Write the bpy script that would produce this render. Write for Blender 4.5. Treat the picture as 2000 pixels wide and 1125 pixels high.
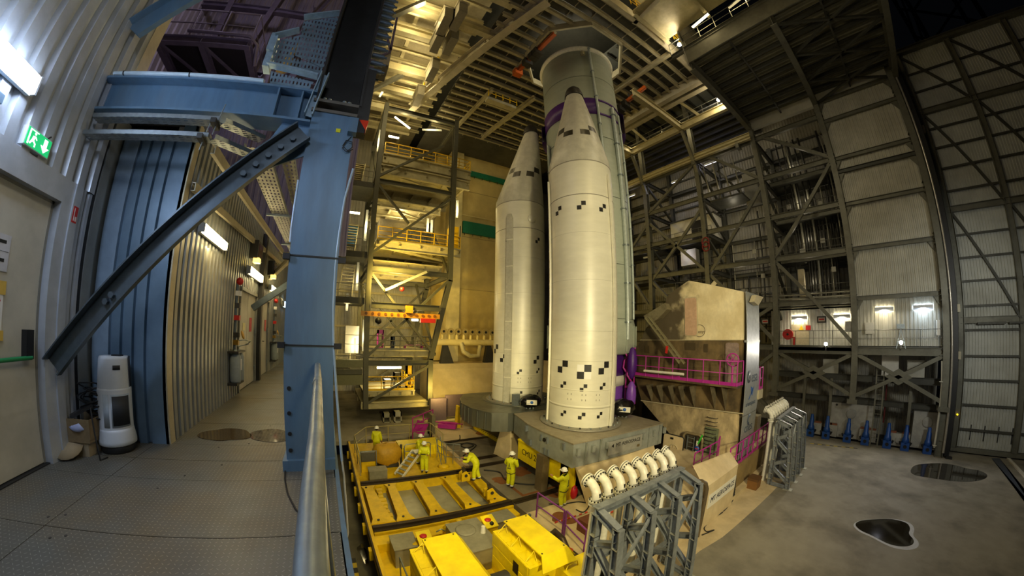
import bpy, bmesh, math, random
from mathutils import Vector, Matrix
import numpy as np
random.seed(7)
S = bpy.context.scene
COL = S.collection
for o in list(bpy.data.objects):
    bpy.data.objects.remove(o)

# ------------------------------------------------------------------ camera
# fisheye lens (stereographic), standing at the origin; X runs across the hall, Y along the walkway, Z up
FPX, TILT, ROLL, CX, CY, YAW = 619.72, 0.0461, -0.0249, 921.92, 621.78, -0.4411
_R = np.array([[1, 0, 0], [0, math.cos(TILT), -math.sin(TILT)], [0, math.sin(TILT), math.cos(TILT)]]) @ \
     np.array([[math.cos(ROLL), 0, math.sin(ROLL)], [0, 1, 0], [-math.sin(ROLL), 0, math.cos(ROLL)]])
_M = np.array([[math.cos(YAW), -math.sin(YAW), 0], [math.sin(YAW), math.cos(YAW), 0], [0, 0, 1]])
_C = _M @ _R
cd = bpy.data.cameras.new('camera')
cam = bpy.data.objects.new('camera', cd)
COL.objects.link(cam)
S.camera = cam
cam.matrix_world = Matrix(((_C[0, 0], _C[0, 2], -_C[0, 1], 0), (_C[1, 0], _C[1, 2], -_C[1, 1], 0), (_C[2, 0], _C[2, 2], -_C[2, 1], 0), (0, 0, 0, 1)))
cd.type = 'PANO'
cd.panorama_type = 'FISHEYE_LENS_POLYNOMIAL'
cd.sensor_fit = 'HORIZONTAL'
cd.sensor_width = 36.0
cd.sensor_height = 20.25
cd.fisheye_fov = math.pi * 1.9
cd.fisheye_polynomial_k0 = 0.0
cd.fisheye_polynomial_k1 = -0.08990166540394466
cd.fisheye_polynomial_k2 = 6.3416790162131e-05
cd.fisheye_polynomial_k3 = 6.125215857589601e-05
cd.fisheye_polynomial_k4 = -1.1174091884582596e-06
cd.shift_x = (1000 - CX) / 2000
cd.shift_y = (CY - 562.5) / 1125
cd.clip_start = 0.02
cd.clip_end = 500


def ray(px, py):
    dx, dy = px - CX, CY - py
    r = math.hypot(dx, dy) + 1e-9
    th = 2 * math.atan(r / (2 * FPX))
    s = math.sin(th) / r
    return _C @ np.array([dx * s, math.cos(th), dy * s])


def at(px, py, X=None, Y=None, Z=None):
    """the point of a plane X=, Y= or Z= seen at a pixel of the photograph"""
    d = ray(px, py)
    k = X / d[0] if X is not None else Y / d[1] if Y is not None else Z / d[2]
    return Vector((d[0] * k, d[1] * k, d[2] * k))

# ------------------------------------------------------------------ helpers
def V(*a):
    return Vector(a)


def lin(h):
    h = h.lstrip('#')
    c = [int(h[i:i + 2], 16) / 255 for i in (0, 2, 4)]
    return [x / 12.92 if x <= .04045 else ((x + .055) / 1.055) ** 2.4 for x in c]


class MB:
    """collects faces; build() links them as one mesh object"""
    def __init__(self):
        self.v = []; self.f = []; self.sm = []; self.mi = []; self.m = 0

    def add(self, vs, fs, smooth=False):
        n = len(self.v)
        self.v += [tuple(x) for x in vs]
        for f in fs:
            self.f.append([i + n for i in f]); self.sm.append(smooth); self.mi.append(self.m)
        return self

    def hexa(self, p):
        return self.add(p, [(0, 3, 2, 1), (4, 5, 6, 7), (0, 1, 5, 4), (1, 2, 6, 5), (2, 3, 7, 6), (3, 0, 4, 7)])

    def box(self, x0, x1, y0, y1, z0, z1):
        x0, x1 = min(x0, x1), max(x0, x1); y0, y1 = min(y0, y1), max(y0, y1); z0, z1 = min(z0, z1), max(z0, z1)
        return self.hexa([(x0, y0, z0), (x1, y0, z0), (x1, y1, z0), (x0, y1, z0), (x0, y0, z1), (x1, y0, z1), (x1, y1, z1), (x0, y1, z1)])

    def bar(self, p, q, w, h=None, up=(0, 0, 1)):
        """rectangular bar from p to q, w wide, h along up"""
        h = w if h is None else h
        p, q = Vector(p), Vector(q); d = (q - p)
        if d.length < 1e-6: return self
        d.normalize(); u = Vector(up)
        if abs(d.dot(u)) > .98: u = V(0, 1, 0) if abs(d.y) < .9 else V(1, 0, 0)
        s = d.cross(u).normalized(); u = s.cross(d).normalized()
        s *= w / 2; u *= h / 2
        return self.hexa([p - s - u, p + s - u, p + s + u, p - s + u, q - s - u, q + s - u, q + s + u, q - s + u][0:0] or
                         [p - s - u, q - s - u, q + s - u, p + s - u, p - s + u, q - s + u, q + s + u, p + s + u])

    def ibeam(self, p, q, h, w, t=.02, tw=None, up=(0, 0, 1)):
        p, q = Vector(p), Vector(q); d = (q - p).normalized(); u = Vector(up)
        if abs(d.dot(u)) > .98: u = V(0, 1, 0) if abs(d.y) < .9 else V(1, 0, 0)
        s = d.cross(u).normalized(); u = s.cross(d).normalized()
        o = u * (h / 2 - t / 2)
        self.bar(p + o, q + o, w, t, u); self.bar(p - o, q - o, w, t, u)
        return self.bar(p, q, tw or t * .7, h - 2 * t, u)

    def channel(self, p, q, h, w, t=.012, up=(0, 0, 1), flip=1):
        p, q = Vector(p), Vector(q); d = (q - p).normalized(); u = Vector(up)
        if abs(d.dot(u)) > .98: u = V(0, 1, 0) if abs(d.y) < .9 else V(1, 0, 0)
        s = d.cross(u).normalized(); u = s.cross(d).normalized()
        o = u * (h / 2 - t / 2)
        self.bar(p + o, q + o, w, t, u); self.bar(p - o, q - o, w, t, u)
        e = s * (flip * (w / 2 - t / 2))
        return self.bar(p + e, q + e, t, h, u)

    def cyl(self, p, q, r, n=12, r2=None, caps=True, smooth=True):
        p, q = Vector(p), Vector(q); d = (q - p)
        if d.length < 1e-7: return self
        d.normalize(); a = V(0, 0, 1) if abs(d.z) < .9 else V(1, 0, 0)
        s = d.cross(a).normalized(); u = s.cross(d).normalized(); r2 = r if r2 is None else r2
        vs = []
        for k in range(n):
            t = 2 * math.pi * k / n; e = s * math.cos(t) + u * math.sin(t)
            vs += [p + e * r, q + e * r2]
        self.add(vs, [(2 * k, 2 * ((k + 1) % n), 2 * ((k + 1) % n) + 1, 2 * k + 1) for k in range(n)], smooth)
        if caps:
            self.add([vs[2 * k] for k in range(n)], [tuple(range(n))])
            self.add([vs[2 * k + 1] for k in range(n)], [tuple(range(n - 1, -1, -1))])
        return self

    def tube(self, pts, r, n=8, close=False, caps=True):
        pts = [Vector(p) for p in pts]; m = len(pts); rings = []; prev = None
        for i, p in enumerate(pts):
            if close: d = pts[(i + 1) % m] - pts[i - 1]
            else: d = pts[min(i + 1, m - 1)] - pts[max(i - 1, 0)]
            d.normalize()
            if prev is None: a = V(0, 0, 1) if abs(d.z) < .9 else V(1, 0, 0); s = d.cross(a).normalized()
            else: s = (prev - d * prev.dot(d)).normalized()
            prev = s; u = s.cross(d)
            rr = r[i] if isinstance(r, (list, tuple)) else r
            rings.append([p + (s * math.cos(2 * math.pi * k / n) + u * math.sin(2 * math.pi * k / n)) * rr for k in range(n)])
        vs = [x for R in rings for x in R]; fs = []
        for i in range(m if close else m - 1):
            j = (i + 1) % m
            fs += [(i * n + k, i * n + (k + 1) % n, j * n + (k + 1) % n, j * n + k) for k in range(n)]
        self.add(vs, fs, True)
        if caps and not close:
            self.add(rings[0], [tuple(range(n - 1, -1, -1))]); self.add(rings[-1], [tuple(range(n))])
        return self

    def lathe(self, prof, c, n=32, a0=0, a1=None, axis=(0, 0, 1), smooth=True):
        """prof: (radius, height) pairs turned about axis through c"""
        c = Vector(c); ax = Vector(axis).normalized()
        a = V(1, 0, 0) if abs(ax.x) < .9 else V(0, 1, 0)
        u = (a - ax * a.dot(ax)).normalized(); w = ax.cross(u)
        full = a1 is None; a1 = 2 * math.pi + a0 if full else a1; N = n if full else n + 1
        vs = []
        for k in range(N):
            t = a0 + (a1 - a0) * k / n; e = u * math.cos(t) + w * math.sin(t)
            vs += [c + e * r + ax * h for r, h in prof]
        m = len(prof)
        for i in range(m - 1):
            fs = [(k * m + i, ((k + 1) % N) * m + i, ((k + 1) % N) * m + i + 1, k * m + i + 1) for k in range(n)]
            if i == 0: base = len(self.v); self.add(vs, fs, smooth)
            else:
                for f in fs: self.f.append([j + base for j in f]); self.sm.append(smooth); self.mi.append(self.m)
        return self

    def prism(self, poly, d):
        """polygon of 3D points extruded by vector d"""
        poly = [Vector(p) for p in poly]; d = Vector(d); n = len(poly)
        vs = poly + [p + d for p in poly]
        return self.add(vs, [tuple(range(n - 1, -1, -1)), tuple(range(n, 2 * n))] + [(i, (i + 1) % n, n + (i + 1) % n, n + i) for i in range(n)])

    def quad(self, a, b, c, d):
        return self.add([a, b, c, d], [(0, 1, 2, 3)])

    def ball(self, c, r, n=10, m=6, sc=(1, 1, 1)):
        c = Vector(c); vs = []; fs = []
        for i in range(m + 1):
            t = math.pi * i / m
            for k in range(n):
                a = 2 * math.pi * k / n
                vs.append(c + V(math.sin(t) * math.cos(a) * r * sc[0], math.sin(t) * math.sin(a) * r * sc[1], math.cos(t) * r * sc[2]))
        for i in range(m):
            fs += [(i * n + k, (i + 1) * n + k, (i + 1) * n + (k + 1) % n, i * n + (k + 1) % n) for k in range(n)]
        return self.add(vs, fs, True)

    def corrugated(self, p, q, zlo, zhi, out, pitch=.25, depth=.04, flat=.5, slope=.12):
        """trapezoid sheet from p to q (plan points), ribs standing out along `out`"""
        p, q, out = Vector(p), Vector(q), Vector(out); L = (q - p).length; d = (q - p) / L
        pr = []; s = 0
        while s < L:
            for ds, o in ((0, 0), (pitch * (1 - flat - 2 * slope) , 0), (pitch * (1 - flat - slope), depth), (pitch * (1 - slope), depth)):
                if s + ds < L: pr.append((s + ds, o))
            s += pitch
        pr.append((L, pr[-1][1]))
        vs = []
        for s, o in pr:
            b = p + d * s + out * o
            vs += [(b.x, b.y, zlo), (b.x, b.y, zhi)]
        return self.add(vs, [(2 * i, 2 * i + 2, 2 * i + 3, 2 * i + 1) for i in range(len(pr) - 1)])

    def build(self, name, mat, parent=None, kind=None, label=None, cat=None, group=None, fix=True):
        me = bpy.data.meshes.new(name)
        if parent is None and self.v and kind is None:
            a = np.array(self.v); o0 = Vector(((a[:, 0].min() + a[:, 0].max()) / 2, (a[:, 1].min() + a[:, 1].max()) / 2, a[:, 2].min()))
        elif parent is None: o0 = V(0, 0, 0)
        else: o0 = wpos(parent)
        me.from_pydata([(x - o0.x, y - o0.y, z - o0.z) for x, y, z in self.v], [], self.f)
        me.polygons.foreach_set('use_smooth', self.sm)
        mats = mat if isinstance(mat, (list, tuple)) else [mat]
        for m in mats: me.materials.append(m)
        if len(mats) > 1: me.polygons.foreach_set('material_index', self.mi)
        me.update()
        if fix:
            bm = bmesh.new(); bm.from_mesh(me); bmesh.ops.recalc_face_normals(bm, faces=bm.faces); bm.to_mesh(me); bm.free()
        o = bpy.data.objects.new(name, me); COL.objects.link(o)
        if parent is None: o.location = o0
        else: o.parent = parent
        return tag(o, label, cat, group, kind)


def wpos(o):
    p = V(0, 0, 0)
    while o is not None: p = p + o.location; o = o.parent
    return p


def tag(o, label=None, cat=None, group=None, kind=None):
    if label: o['label'] = label
    if cat: o['category'] = cat
    if group: o['group'] = group
    if kind: o['kind'] = kind
    return o


def thing(name, label, cat, loc=(0, 0, 0), group=None):
    o = bpy.data.objects.new(name, None); COL.objects.link(o)
    o.empty_display_size = .1
    o.location = loc
    return tag(o, label, cat, group)


def copy_tree(o, parent=None):
    c = o.copy(); COL.objects.link(c)
    if parent is not None: c.parent = parent
    for ch in o.children: copy_tree(ch, c)
    return c


def text(name, s, size, p, xdir, ydir, mat, parent, align='CENTER', depth=.004):
    cu = bpy.data.curves.new(name, 'FONT'); cu.body = s; cu.size = size; cu.align_x = align; cu.align_y = 'CENTER'; cu.extrude = depth
    cu.resolution_u = 3
    tmp = bpy.data.objects.new(name, cu); COL.objects.link(tmp); me = bpy.data.meshes.new_from_object(tmp.evaluated_get(bpy.context.evaluated_depsgraph_get())); bpy.data.objects.remove(tmp)
    o = bpy.data.objects.new(name, me); COL.objects.link(o); o.data.materials.clear(); o.data.materials.append(mat)
    x = Vector(xdir).normalized(); y = Vector(ydir).normalized(); z = x.cross(y); p = Vector(p)
    if parent is not None: o.parent = parent; p = p - wpos(parent)
    o.matrix_local = Matrix(((x.x, y.x, z.x, p.x), (x.y, y.y, z.y, p.y), (x.z, y.z, z.z, p.z), (0, 0, 0, 1)))
    return o


# ------------------------------------------------------------------ materials
MATS = {}


def mat(name, col='888888', rough=.5, metal=0., dirt=None, amt=.5, scale=2., bump=0., bscale=30., spec=.5, coat=0., lo=.45, hi=.7, stretch=None, diamond=0., emit=None, alpha=None, grain=.12):
    """painted or bare surface: base colour with fine grain, patches of a second colour (dirt) and fine relief"""
    if name in MATS: return MATS[name]
    m = bpy.data.materials.new(name); MATS[name] = m; m.use_nodes = True
    nt = m.node_tree; N = nt.nodes; L = nt.links; b = N['Principled BSDF']
    c = lin(col) + [1]
    b.inputs['Roughness'].default_value = rough; b.inputs['Metallic'].default_value = metal
    b.inputs['Specular IOR Level'].default_value = spec; b.inputs['Coat Weight'].default_value = coat
    b.inputs['Base Color'].default_value = c
    if emit is not None:
        b.inputs['Emission Color'].default_value = lin(emit[0]) + [1]; b.inputs['Emission Strength'].default_value = emit[1]
    g = N.new('ShaderNodeNewGeometry'); pos = g.outputs['Position']
    if stretch:
        mp = N.new('ShaderNodeMapping'); mp.inputs['Scale'].default_value = stretch; L.new(pos, mp.inputs['Vector']); pos = mp.outputs[0]
    def noise(sc, det=4.):
        n = N.new('ShaderNodeTexNoise'); n.inputs['Scale'].default_value = sc; n.inputs['Detail'].default_value = det; n.inputs['Roughness'].default_value = .6
        L.new(pos, n.inputs['Vector']); return n.outputs['Fac']
    out = None
    if grain:
        r = N.new('ShaderNodeMapRange'); L.new(noise(scale * 3.1), r.inputs[0]); r.inputs[1].default_value = .3; r.inputs[2].default_value = .7
        r.inputs[3].default_value = 1 - grain; r.inputs[4].default_value = 1 + grain
        mx = N.new('ShaderNodeVectorMath'); mx.operation = 'SCALE'; mx.inputs[0].default_value = c[:3]; L.new(r.outputs[0], mx.inputs['Scale']); out = mx.outputs[0]
    if dirt:
        r = N.new('ShaderNodeMapRange'); L.new(noise(scale, 6.), r.inputs[0]); r.inputs[1].default_value = lo; r.inputs[2].default_value = hi; r.inputs[3].default_value = 0; r.inputs[4].default_value = amt
        mx = N.new('ShaderNodeMix'); mx.data_type = 'RGBA'; L.new(r.outputs[0], mx.inputs[0])
        if out: L.new(out, mx.inputs[6])
        else: mx.inputs[6].default_value = c
        mx.inputs[7].default_value = lin(dirt) + [1]; out = mx.outputs[2]
        rr = N.new('ShaderNodeMapRange'); L.new(r.outputs[0], rr.inputs[0]); rr.inputs[3].default_value = rough; rr.inputs[4].default_value = min(1, rough + .2); L.new(rr.outputs[0], b.inputs['Roughness'])
    if out: L.new(out, b.inputs['Base Color'])
    hgt = None
    if diamond:
        def mth(op, a, b2=None):
            n = N.new('ShaderNodeMath'); n.operation = op
            for i, x in enumerate((a, b2)):
                if x is None: continue
                if isinstance(x, (int, float)): n.inputs[i].default_value = x
                else: L.new(x, n.inputs[i])
            return n.outputs[0]
        sp = N.new('ShaderNodeSeparateXYZ'); L.new(g.outputs['Position'], sp.inputs[0])
        u = mth('MULTIPLY', sp.outputs[0], diamond); v = mth('MULTIPLY', sp.outputs[1], diamond)
        par = mth('MODULO', mth('ADD', mth('ADD', mth('FLOOR', u), mth('FLOOR', v)), 1000.), 2.)
        fu = mth('SUBTRACT', mth('FRACT', u), .5); fv = mth('SUBTRACT', mth('FRACT', v), .5)
        a = mth('ADD', fu, fv); d = mth('SUBTRACT', fu, fv)
        sgn = mth('SUBTRACT', 1., par)
        la = mth('ADD', mth('MULTIPLY', a, par), mth('MULTIPLY', d, sgn)); sh = mth('ADD', mth('MULTIPLY', d, par), mth('MULTIPLY', a, sgn))
        e = mth('ADD', mth('POWER', mth('MULTIPLY', la, 1.25), 2.), mth('POWER', mth('MULTIPLY', sh, 5.), 2.))
        hgt = mth('MINIMUM', mth('MAXIMUM', mth('SUBTRACT', .35, e), 0.), .15)
        if out:
            mw = N.new('ShaderNodeMix'); mw.data_type = 'RGBA'; mw.blend_type = 'MULTIPLY'; mw.inputs[0].default_value = 1; L.new(out, mw.inputs[6]); wr = N.new('ShaderNodeMapRange'); L.new(hgt, wr.inputs[0]); wr.inputs[1].default_value = 0; wr.inputs[2].default_value = .12; wr.inputs[3].default_value = .78; wr.inputs[4].default_value = 1.75; L.new(wr.outputs[0], mw.inputs[7]); L.new(mw.outputs[2], b.inputs['Base Color'])
    if bump and hgt is None: hgt = noise(bscale)
    if hgt is not None:
        bp = N.new('ShaderNodeBump'); bp.inputs['Strength'].default_value = bump; bp.inputs['Distance'].default_value = .025 if diamond else .01; L.new(hgt, bp.inputs['Height']); L.new(bp.outputs[0], b.inputs['Normal'])
    if alpha is not None: b.inputs['Alpha'].default_value = alpha
    return m


def glow(name, col, strength):
    if name in MATS: return MATS[name]
    m = bpy.data.materials.new(name); MATS[name] = m; m.use_nodes = True
    b = m.node_tree.nodes['Principled BSDF']; b.inputs['Base Color'].default_value = lin(col) + [1]
    b.inputs['Emission Color'].default_value = lin(col) + [1]; b.inputs['Emission Strength'].default_value = strength
    return m


def perforated(name, col, pitch=.025, axes=(0, 1)):
    """galvanised sheet with rows of slots (openings, so the light passes)"""
    if name in MATS: return MATS[name]
    m = mat(name, col, .45, .7, dirt='5d6468', amt=.5, scale=6)
    nt = m.node_tree; N = nt.nodes; L = nt.links; b = N['Principled BSDF']
    g = N.new('ShaderNodeNewGeometry'); sp = N.new('ShaderNodeSeparateXYZ'); L.new(g.outputs['Position'], sp.inputs[0])
    fac = []
    for k, (ax, pt, w) in enumerate(((axes[0], pitch * 2, .27), (axes[1], pitch, .2))):
        a = N.new('ShaderNodeMath'); a.operation = 'MULTIPLY'; L.new(sp.outputs[ax], a.inputs[0]); a.inputs[1].default_value = 1 / pt
        c = N.new('ShaderNodeMath'); c.operation = 'FRACT'; L.new(a.outputs[0], c.inputs[0])
        d = N.new('ShaderNodeMath'); d.operation = 'COMPARE'; L.new(c.outputs[0], d.inputs[0]); d.inputs[1].default_value = .5; d.inputs[2].default_value = w
        fac.append(d.outputs[0])
    mu = N.new('ShaderNodeMath'); mu.operation = 'MULTIPLY'; L.new(fac[0], mu.inputs[0]); L.new(fac[1], mu.inputs[1])
    iv = N.new('ShaderNodeMath'); iv.operation = 'SUBTRACT'; iv.inputs[0].default_value = 1; L.new(mu.outputs[0], iv.inputs[1])
    L.new(iv.outputs[0], b.inputs['Alpha'])
    return m


def light(kind, p, power, col, size=.3, target=None, size_y=None, spot=None, blend=.5):
    l = bpy.data.lights.new(kind.lower() + '_lamp', kind); o = bpy.data.objects.new(l.name, l); COL.objects.link(o)
    l.energy = power; l.color = lin(col); o.location = p
    if kind == 'AREA':
        l.size = size
        if size_y: l.shape = 'RECTANGLE'; l.size_y = size_y
    else: l.shadow_soft_size = size
    if kind == 'SPOT': l.spot_size = math.radians(spot or 90); l.spot_blend = blend
    if target is not None: o.rotation_euler = (Vector(target) - Vector(p)).to_track_quat('-Z', 'Y').to_euler()
    return o


def railing(pts, h=1.1, r=.02, mid=1, post=1.2, mat_=None, name='railing', label=None, cat='railing', group=None, parent=None, toe=0., sect='round', toemat=None, partname=None, n=6):
    """guard rail along a polyline: posts, top rail, middle rails, toe board as parts"""
    pts = [Vector(p) for p in pts]
    root = parent if parent is not None else thing(name, label, cat, pts[0], group)
    up = V(0, 0, h)
    b = MB(); b.tube([p + up for p in pts], r, n); b.build('top_rail', mat_, root)
    for k in range(mid):
        z = V(0, 0, h * (k + 1) / (mid + 1)); b = MB(); b.tube([p + z for p in pts], r * .75, n); b.build('middle_rail', mat_, root)
    spots = []
    for i in range(len(pts) - 1):
        L = (pts[i + 1] - pts[i]).length; k = max(1, round(L / post))
        spots += [pts[i].lerp(pts[i + 1], j / k) for j in range(k)]
    spots.append(pts[-1])
    for p in spots:
        b = MB(); b.cyl(p, p + up, r, n); b.build('post', mat_, root)
    if toe:
        b = MB()
        for i in range(len(pts) - 1): b.bar(pts[i] + V(0, 0, toe / 2), pts[i + 1] + V(0, 0, toe / 2), .01, toe)
        b.build('toe_board', toemat or mat_, root)
    return root

# ------------------------------------------------------------------ light of the hall
W = bpy.data.worlds.new('night'); S.world = W; W.use_nodes = True
W.node_tree.nodes['Background'].inputs[0].default_value = (.02, .023, .03, 1)
W.node_tree.nodes['Background'].inputs[1].default_value = .05
S.view_settings.view_transform = 'Standard'; S.view_settings.look = 'None'; S.view_settings.gamma = 1; S.view_settings.use_curve_mapping = False
S.view_settings.exposure = 0.0
WARM, SODIUM, COOL, BLUE = 'ffe2a0', 'ffd27a', 'e8f2ff', 'b8d4ff'
G = -7.5          # hall floor
PAD = -7.3        # launch pad top
WK = -1.5         # walkway floor
# walkway lamps, and an unseen fill added behind the camera
light('AREA', (-2.86, 1.9, 2.0), 34, 'c8dcff', .12, (-2.2, 2.2, -1), 1.0)
light('AREA', (-.5, -1.2, 3.2), 48, 'e0e9fa', .8, (-1.0, 2.6, -.6))
for y, p in ((5.4, 12), (8.7, 10), (11.3, 10), (14.2, 8)):
    light('AREA', (-1.86, y, 1.25), p, 'ffdf98', .15, (-1.0, y, -1.5), .8)
# flood lamps of the hall (on the gallery behind the camera, on the lower structures and at the right wall) and unseen lamps added as fill
light('SPOT', (1.6, -9, 1.5), 9000, 'ffedb4', .6, (13.0, 13, -2.0), spot=75, blend=.8)
light('SPOT', (3.0, 4.5, 3.0), 2300, 'ffea98', .4, (5.5, 13, -7.3), spot=100, blend=.8)
light('SPOT', (4, -6, 3), 4200, 'fff0c8', .8, (18, 8, 0), spot=80, blend=.8)  # unseen spot added to brighten the mast
light('SPOT', (3.5, 8.5, -3.2), 1100, 'ffe8a4', .5, (12, 18, -.5), spot=50, blend=1.0)  # unseen spot added to brighten the foot of the rear booster
light('AREA', (4, 24, 4.0), 1300, 'ffd968', 1.2, (16, 34, 4))
light('AREA', (8.5, 24, -5.0), 260, 'ffd968', .8, (13, 31, -4))
light('AREA', (14, 2, 17), 420, 'fff0c8', 2.0, (22, 3, -7))
light('SPOT', (29.3, 3.2, -.9), 420, 'fff4d8', .1, (15, 1, -7.5), spot=150)
light('SPOT', (29.3, -2.0, -.9), 420, 'f4f4ff', .1, (15, -4, -7.5), spot=150)

light('SPOT', (12, -9, 3), 3600, 'f4f4ea', .8, (32, -5, 0), spot=62, blend=1.0)
light('POINT', (9, 1, 11), 620, 'ffe6a8', .6)  # ambient fill added for the ceiling and the upper rocket
light('POINT', (15.5, 14.65, 21.4), 420, 'fff4d8', .3)
for z in (4.6, 8.2, 11.6, 15): light('POINT', (33, 4.6, z), 26, 'fff0d0', .2); light('POINT', (33, 11, z), 40, 'fff0d0', .2)
light('POINT', (2.2, 7, -4), 60, 'ffe9b0', .4)
# ------------------------------------------------------------------ materials of the near structures
wall_white = mat('wall_white', 'b4bac0', .32, .3, dirt='8d8f8c', amt=.4, scale=1.2)
wall_blue = mat('wall_blue', '6d8496', .4, .2, dirt='4c6478', amt=.4, scale=1.5)
wall_grey = mat('wall_grey', '90938f', .38, .35, dirt='7c7a72', amt=.4, scale=1.4)
blue_steel = mat('blue_steel', '5b7a94', .42, .15, dirt='6f7d84', amt=.45, scale=1.6, stretch=(2.2, 2.2, .5))
dark_steel = mat('dark_steel', '3b3a37', .5, .3, dirt='2a2926', amt=.5, scale=2)
grey_steel = mat('grey_steel', '5d6a74', .42, .35, dirt='454d52', amt=.5, scale=2)
galv = mat('galvanised', '98a2a6', .38, .75, dirt='7d8689', amt=.6, scale=9)
trim_cream = mat('trim_cream', 'b9ae8e', .45, .1)
door_paint = mat('door_paint', 'b3b0a2', .45, .05, dirt='9b988b', amt=.4, scale=1)
black_rub = mat('black_rubber', '17181a', .55)
paper = mat('paper', 'd9d8d4', .7, grain=.05)
plate_m = mat('chequer_plate', '76766f', .42, .35, dirt='86734f', amt=.6, scale=.9, lo=.45, hi=.72, diamond=24, bump=.9)
lamp_cool = glow('lamp_cool', 'd4e4ff', 60)
lamp_warm = glow('lamp_warm', 'ffe9ae', 22)
lamp_blue = glow('lamp_blue', 'bfe0ff', 8)
white_plastic = mat('white_plastic', 'cdd3d8', .35, grain=.05)
yellow_tag = mat('yellow_tag', 'e8e010', .6, grain=.03)
red_paint = mat('red_paint', 'b8201c', .45)
green_bar = mat('green_bar', '1f7a45', .4)

# ------------------------------------------------------------------ walkway floor of chequer plates
fl = thing('floor_walkway', None, None, (0, 0, 0)); fl['kind'] = 'structure'
ys = [-2.5, -1.6, -.65, .3, 1.27, 2.24, 3.2, 3.71, 4.24, 5.2, 6.15, 7.1, 8.05, 9.0, 10.0, 11.0, 12.0, 13.0, 14.0, 15.0, 16.0, 17.0, 18.0]
for i in range(len(ys) - 1):
    a, c = ys[i] + .004, ys[i + 1] - .004
    if c < 4.3:
        MB().box(-3.4, -2.262, a, c, WK - .008, WK).build('floor_plate', plate_m, fl)
        MB().box(-2.254, .04, a, c, WK - .008, WK + .001 * (i % 2)).build('floor_plate', plate_m, fl)
    else:
        MB().box(-2.12, .04, a, c, WK - .008, WK + .001 * (i % 2)).build('floor_plate', plate_m, fl)
MB().box(-3.4, .04, -2.5, 18, WK - .06, WK - .02).build('floor_slab', dark_steel, fl)
b = MB()
for i in range(70):
    b.cyl((random.uniform(-2.9, -.2), random.choice(ys[2:14]) + random.choice((-.05, .05)), WK), (0, 0, 0), 0)
for x, y in ((-1.5, 3.3), (-1.2, 3.6), (-1.65, 3.0), (-2.1, 2.1), (-2.2, 2.42), (-.9, 1.2), (-1.4, 4.15), (-.9, 5.1), (-2.0, 2.15), (-2.32, 2.36), (-1.05, 4.3), (-.6, 6.0)):
    b.cyl((x, y, WK), (x, y, WK + .004), .012, 8)
bo = b.build('floor_bolt', dark_steel, fl); bo['kind'] = 'stuff'
eg = MB(); eg.ibeam((.055, -2.5, WK - .13), (.055, 18, WK - .13), .26, .05, .016)
eg.build('trim_1', blue_steel, None, 'structure')

def puddle(name, label, pts, z, m, group=None, h=.004):
    b = MB(); b.prism([(x, y, z) for x, y in pts], (0, 0, h)); return tag(b.build(name, m, None), label, 'puddle', group)
def blob(cx, cy, rx, ry, seed, n=36, rough=.12, rot=0):
    r = random.Random(seed); ph = [r.uniform(0, 6.28) for _ in range(5)]; out = []
    for k in range(n):
        a = 2 * math.pi * k / n; s = 1 + rough * sum(math.sin((j + 2) * a + ph[j]) / (j + 1) for j in range(5))
        x, y = rx * s * math.cos(a), ry * s * math.sin(a)
        out.append((cx + x * math.cos(rot) - y * math.sin(rot), cy + x * math.sin(rot) + y * math.cos(rot)))
    return out
wet = mat('wet_brown', '4a3c22', .12, 0, grain=.2, diamond=21, bump=.3)
wet2 = mat('wet_clear', '6a6250', .06, 0, grain=.2, diamond=21, bump=.5)
puddle('puddle', 'brown wet patch on the walkway plates by the ribbed wall', blob(-1.46, 4.66, .33, .3, 3), WK + .002, wet)
puddle('puddle', 'glinting wet patch on the walkway plates beside the blue column', blob(-.83, 4.64, .3, .27, 5), WK + .002, wet2)

# ------------------------------------------------------------------ walls of the walkway
MB().corrugated((-3.12, -2.5, 0), (-3.12, 3.84, 0), 1.42, 6.5, (1, 0, 0), .22, .06).build('wall_left', wall_white, None, 'structure')
MB().corrugated((-3.12, 3.62, 0), (-3.12, 3.84, 0), WK, 1.42, (1, 0, 0), .12, .04).build('wall_left_jamb', wall_white, None, 'structure')
MB().box(-3.3, -3.14, -2.5, 3.84, 1.42, 6.5).build('wall_left_core', wall_white, None, 'structure')
b = MB(); b.bar((-3.1, 3.87, WK), (-3.1, 3.87, 6.5), .05, .05); b.build('trim_2', black_rub, None, 'structure')
b = MB(); b.bar((-3.09, 3.97, WK), (-3.09, 3.97, 2.7), .06, .16, (0, 1, 0)); b.build('trim_3', wall_grey, None, 'structure')
b = MB(); b.box(-3.1, -2.86, 4.2, 4.3, WK, 2.5); b.build('trim_4', mat('pale_blue', '8fa3b4', .45, .2), None, 'structure')
b = MB(); b.corrugated((-2.86, 4.25, 0), (-2.25, 4.25, 0), WK, 2.5, (0, -1, 0), .17, .045, .62, .06); b.build('wall_back', wall_blue, None, 'structure')
b = MB(); b.box(-2.27, -2.06, 4.2, 4.26, WK, 2.62); b.build('trim_5', wall_blue, None, 'structure')
b = MB(); b.box(-2.1, -2.04, 4.2, 4.34, WK, 2.62); b.build('trim_6', trim_cream, None, 'structure')
b = MB(); b.corrugated((-2.1, 4.34, 0), (-2.1, 7.55, 0), WK, 2.7, (1, 0, 0), .17, .05, .5, .12); b.build('wall_corridor', wall_grey, None, 'structure')
b = MB(); b.corrugated((-2.1, 9.45, 0), (-2.1, 9.75, 0), WK, 2.7, (1, 0, 0), .17, .05, .5, .12)
b.corrugated((-2.1, 11.3, 0), (-2.1, 18, 0), WK, 2.7, (1, 0, 0), .17, .05, .5, .12)
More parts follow.
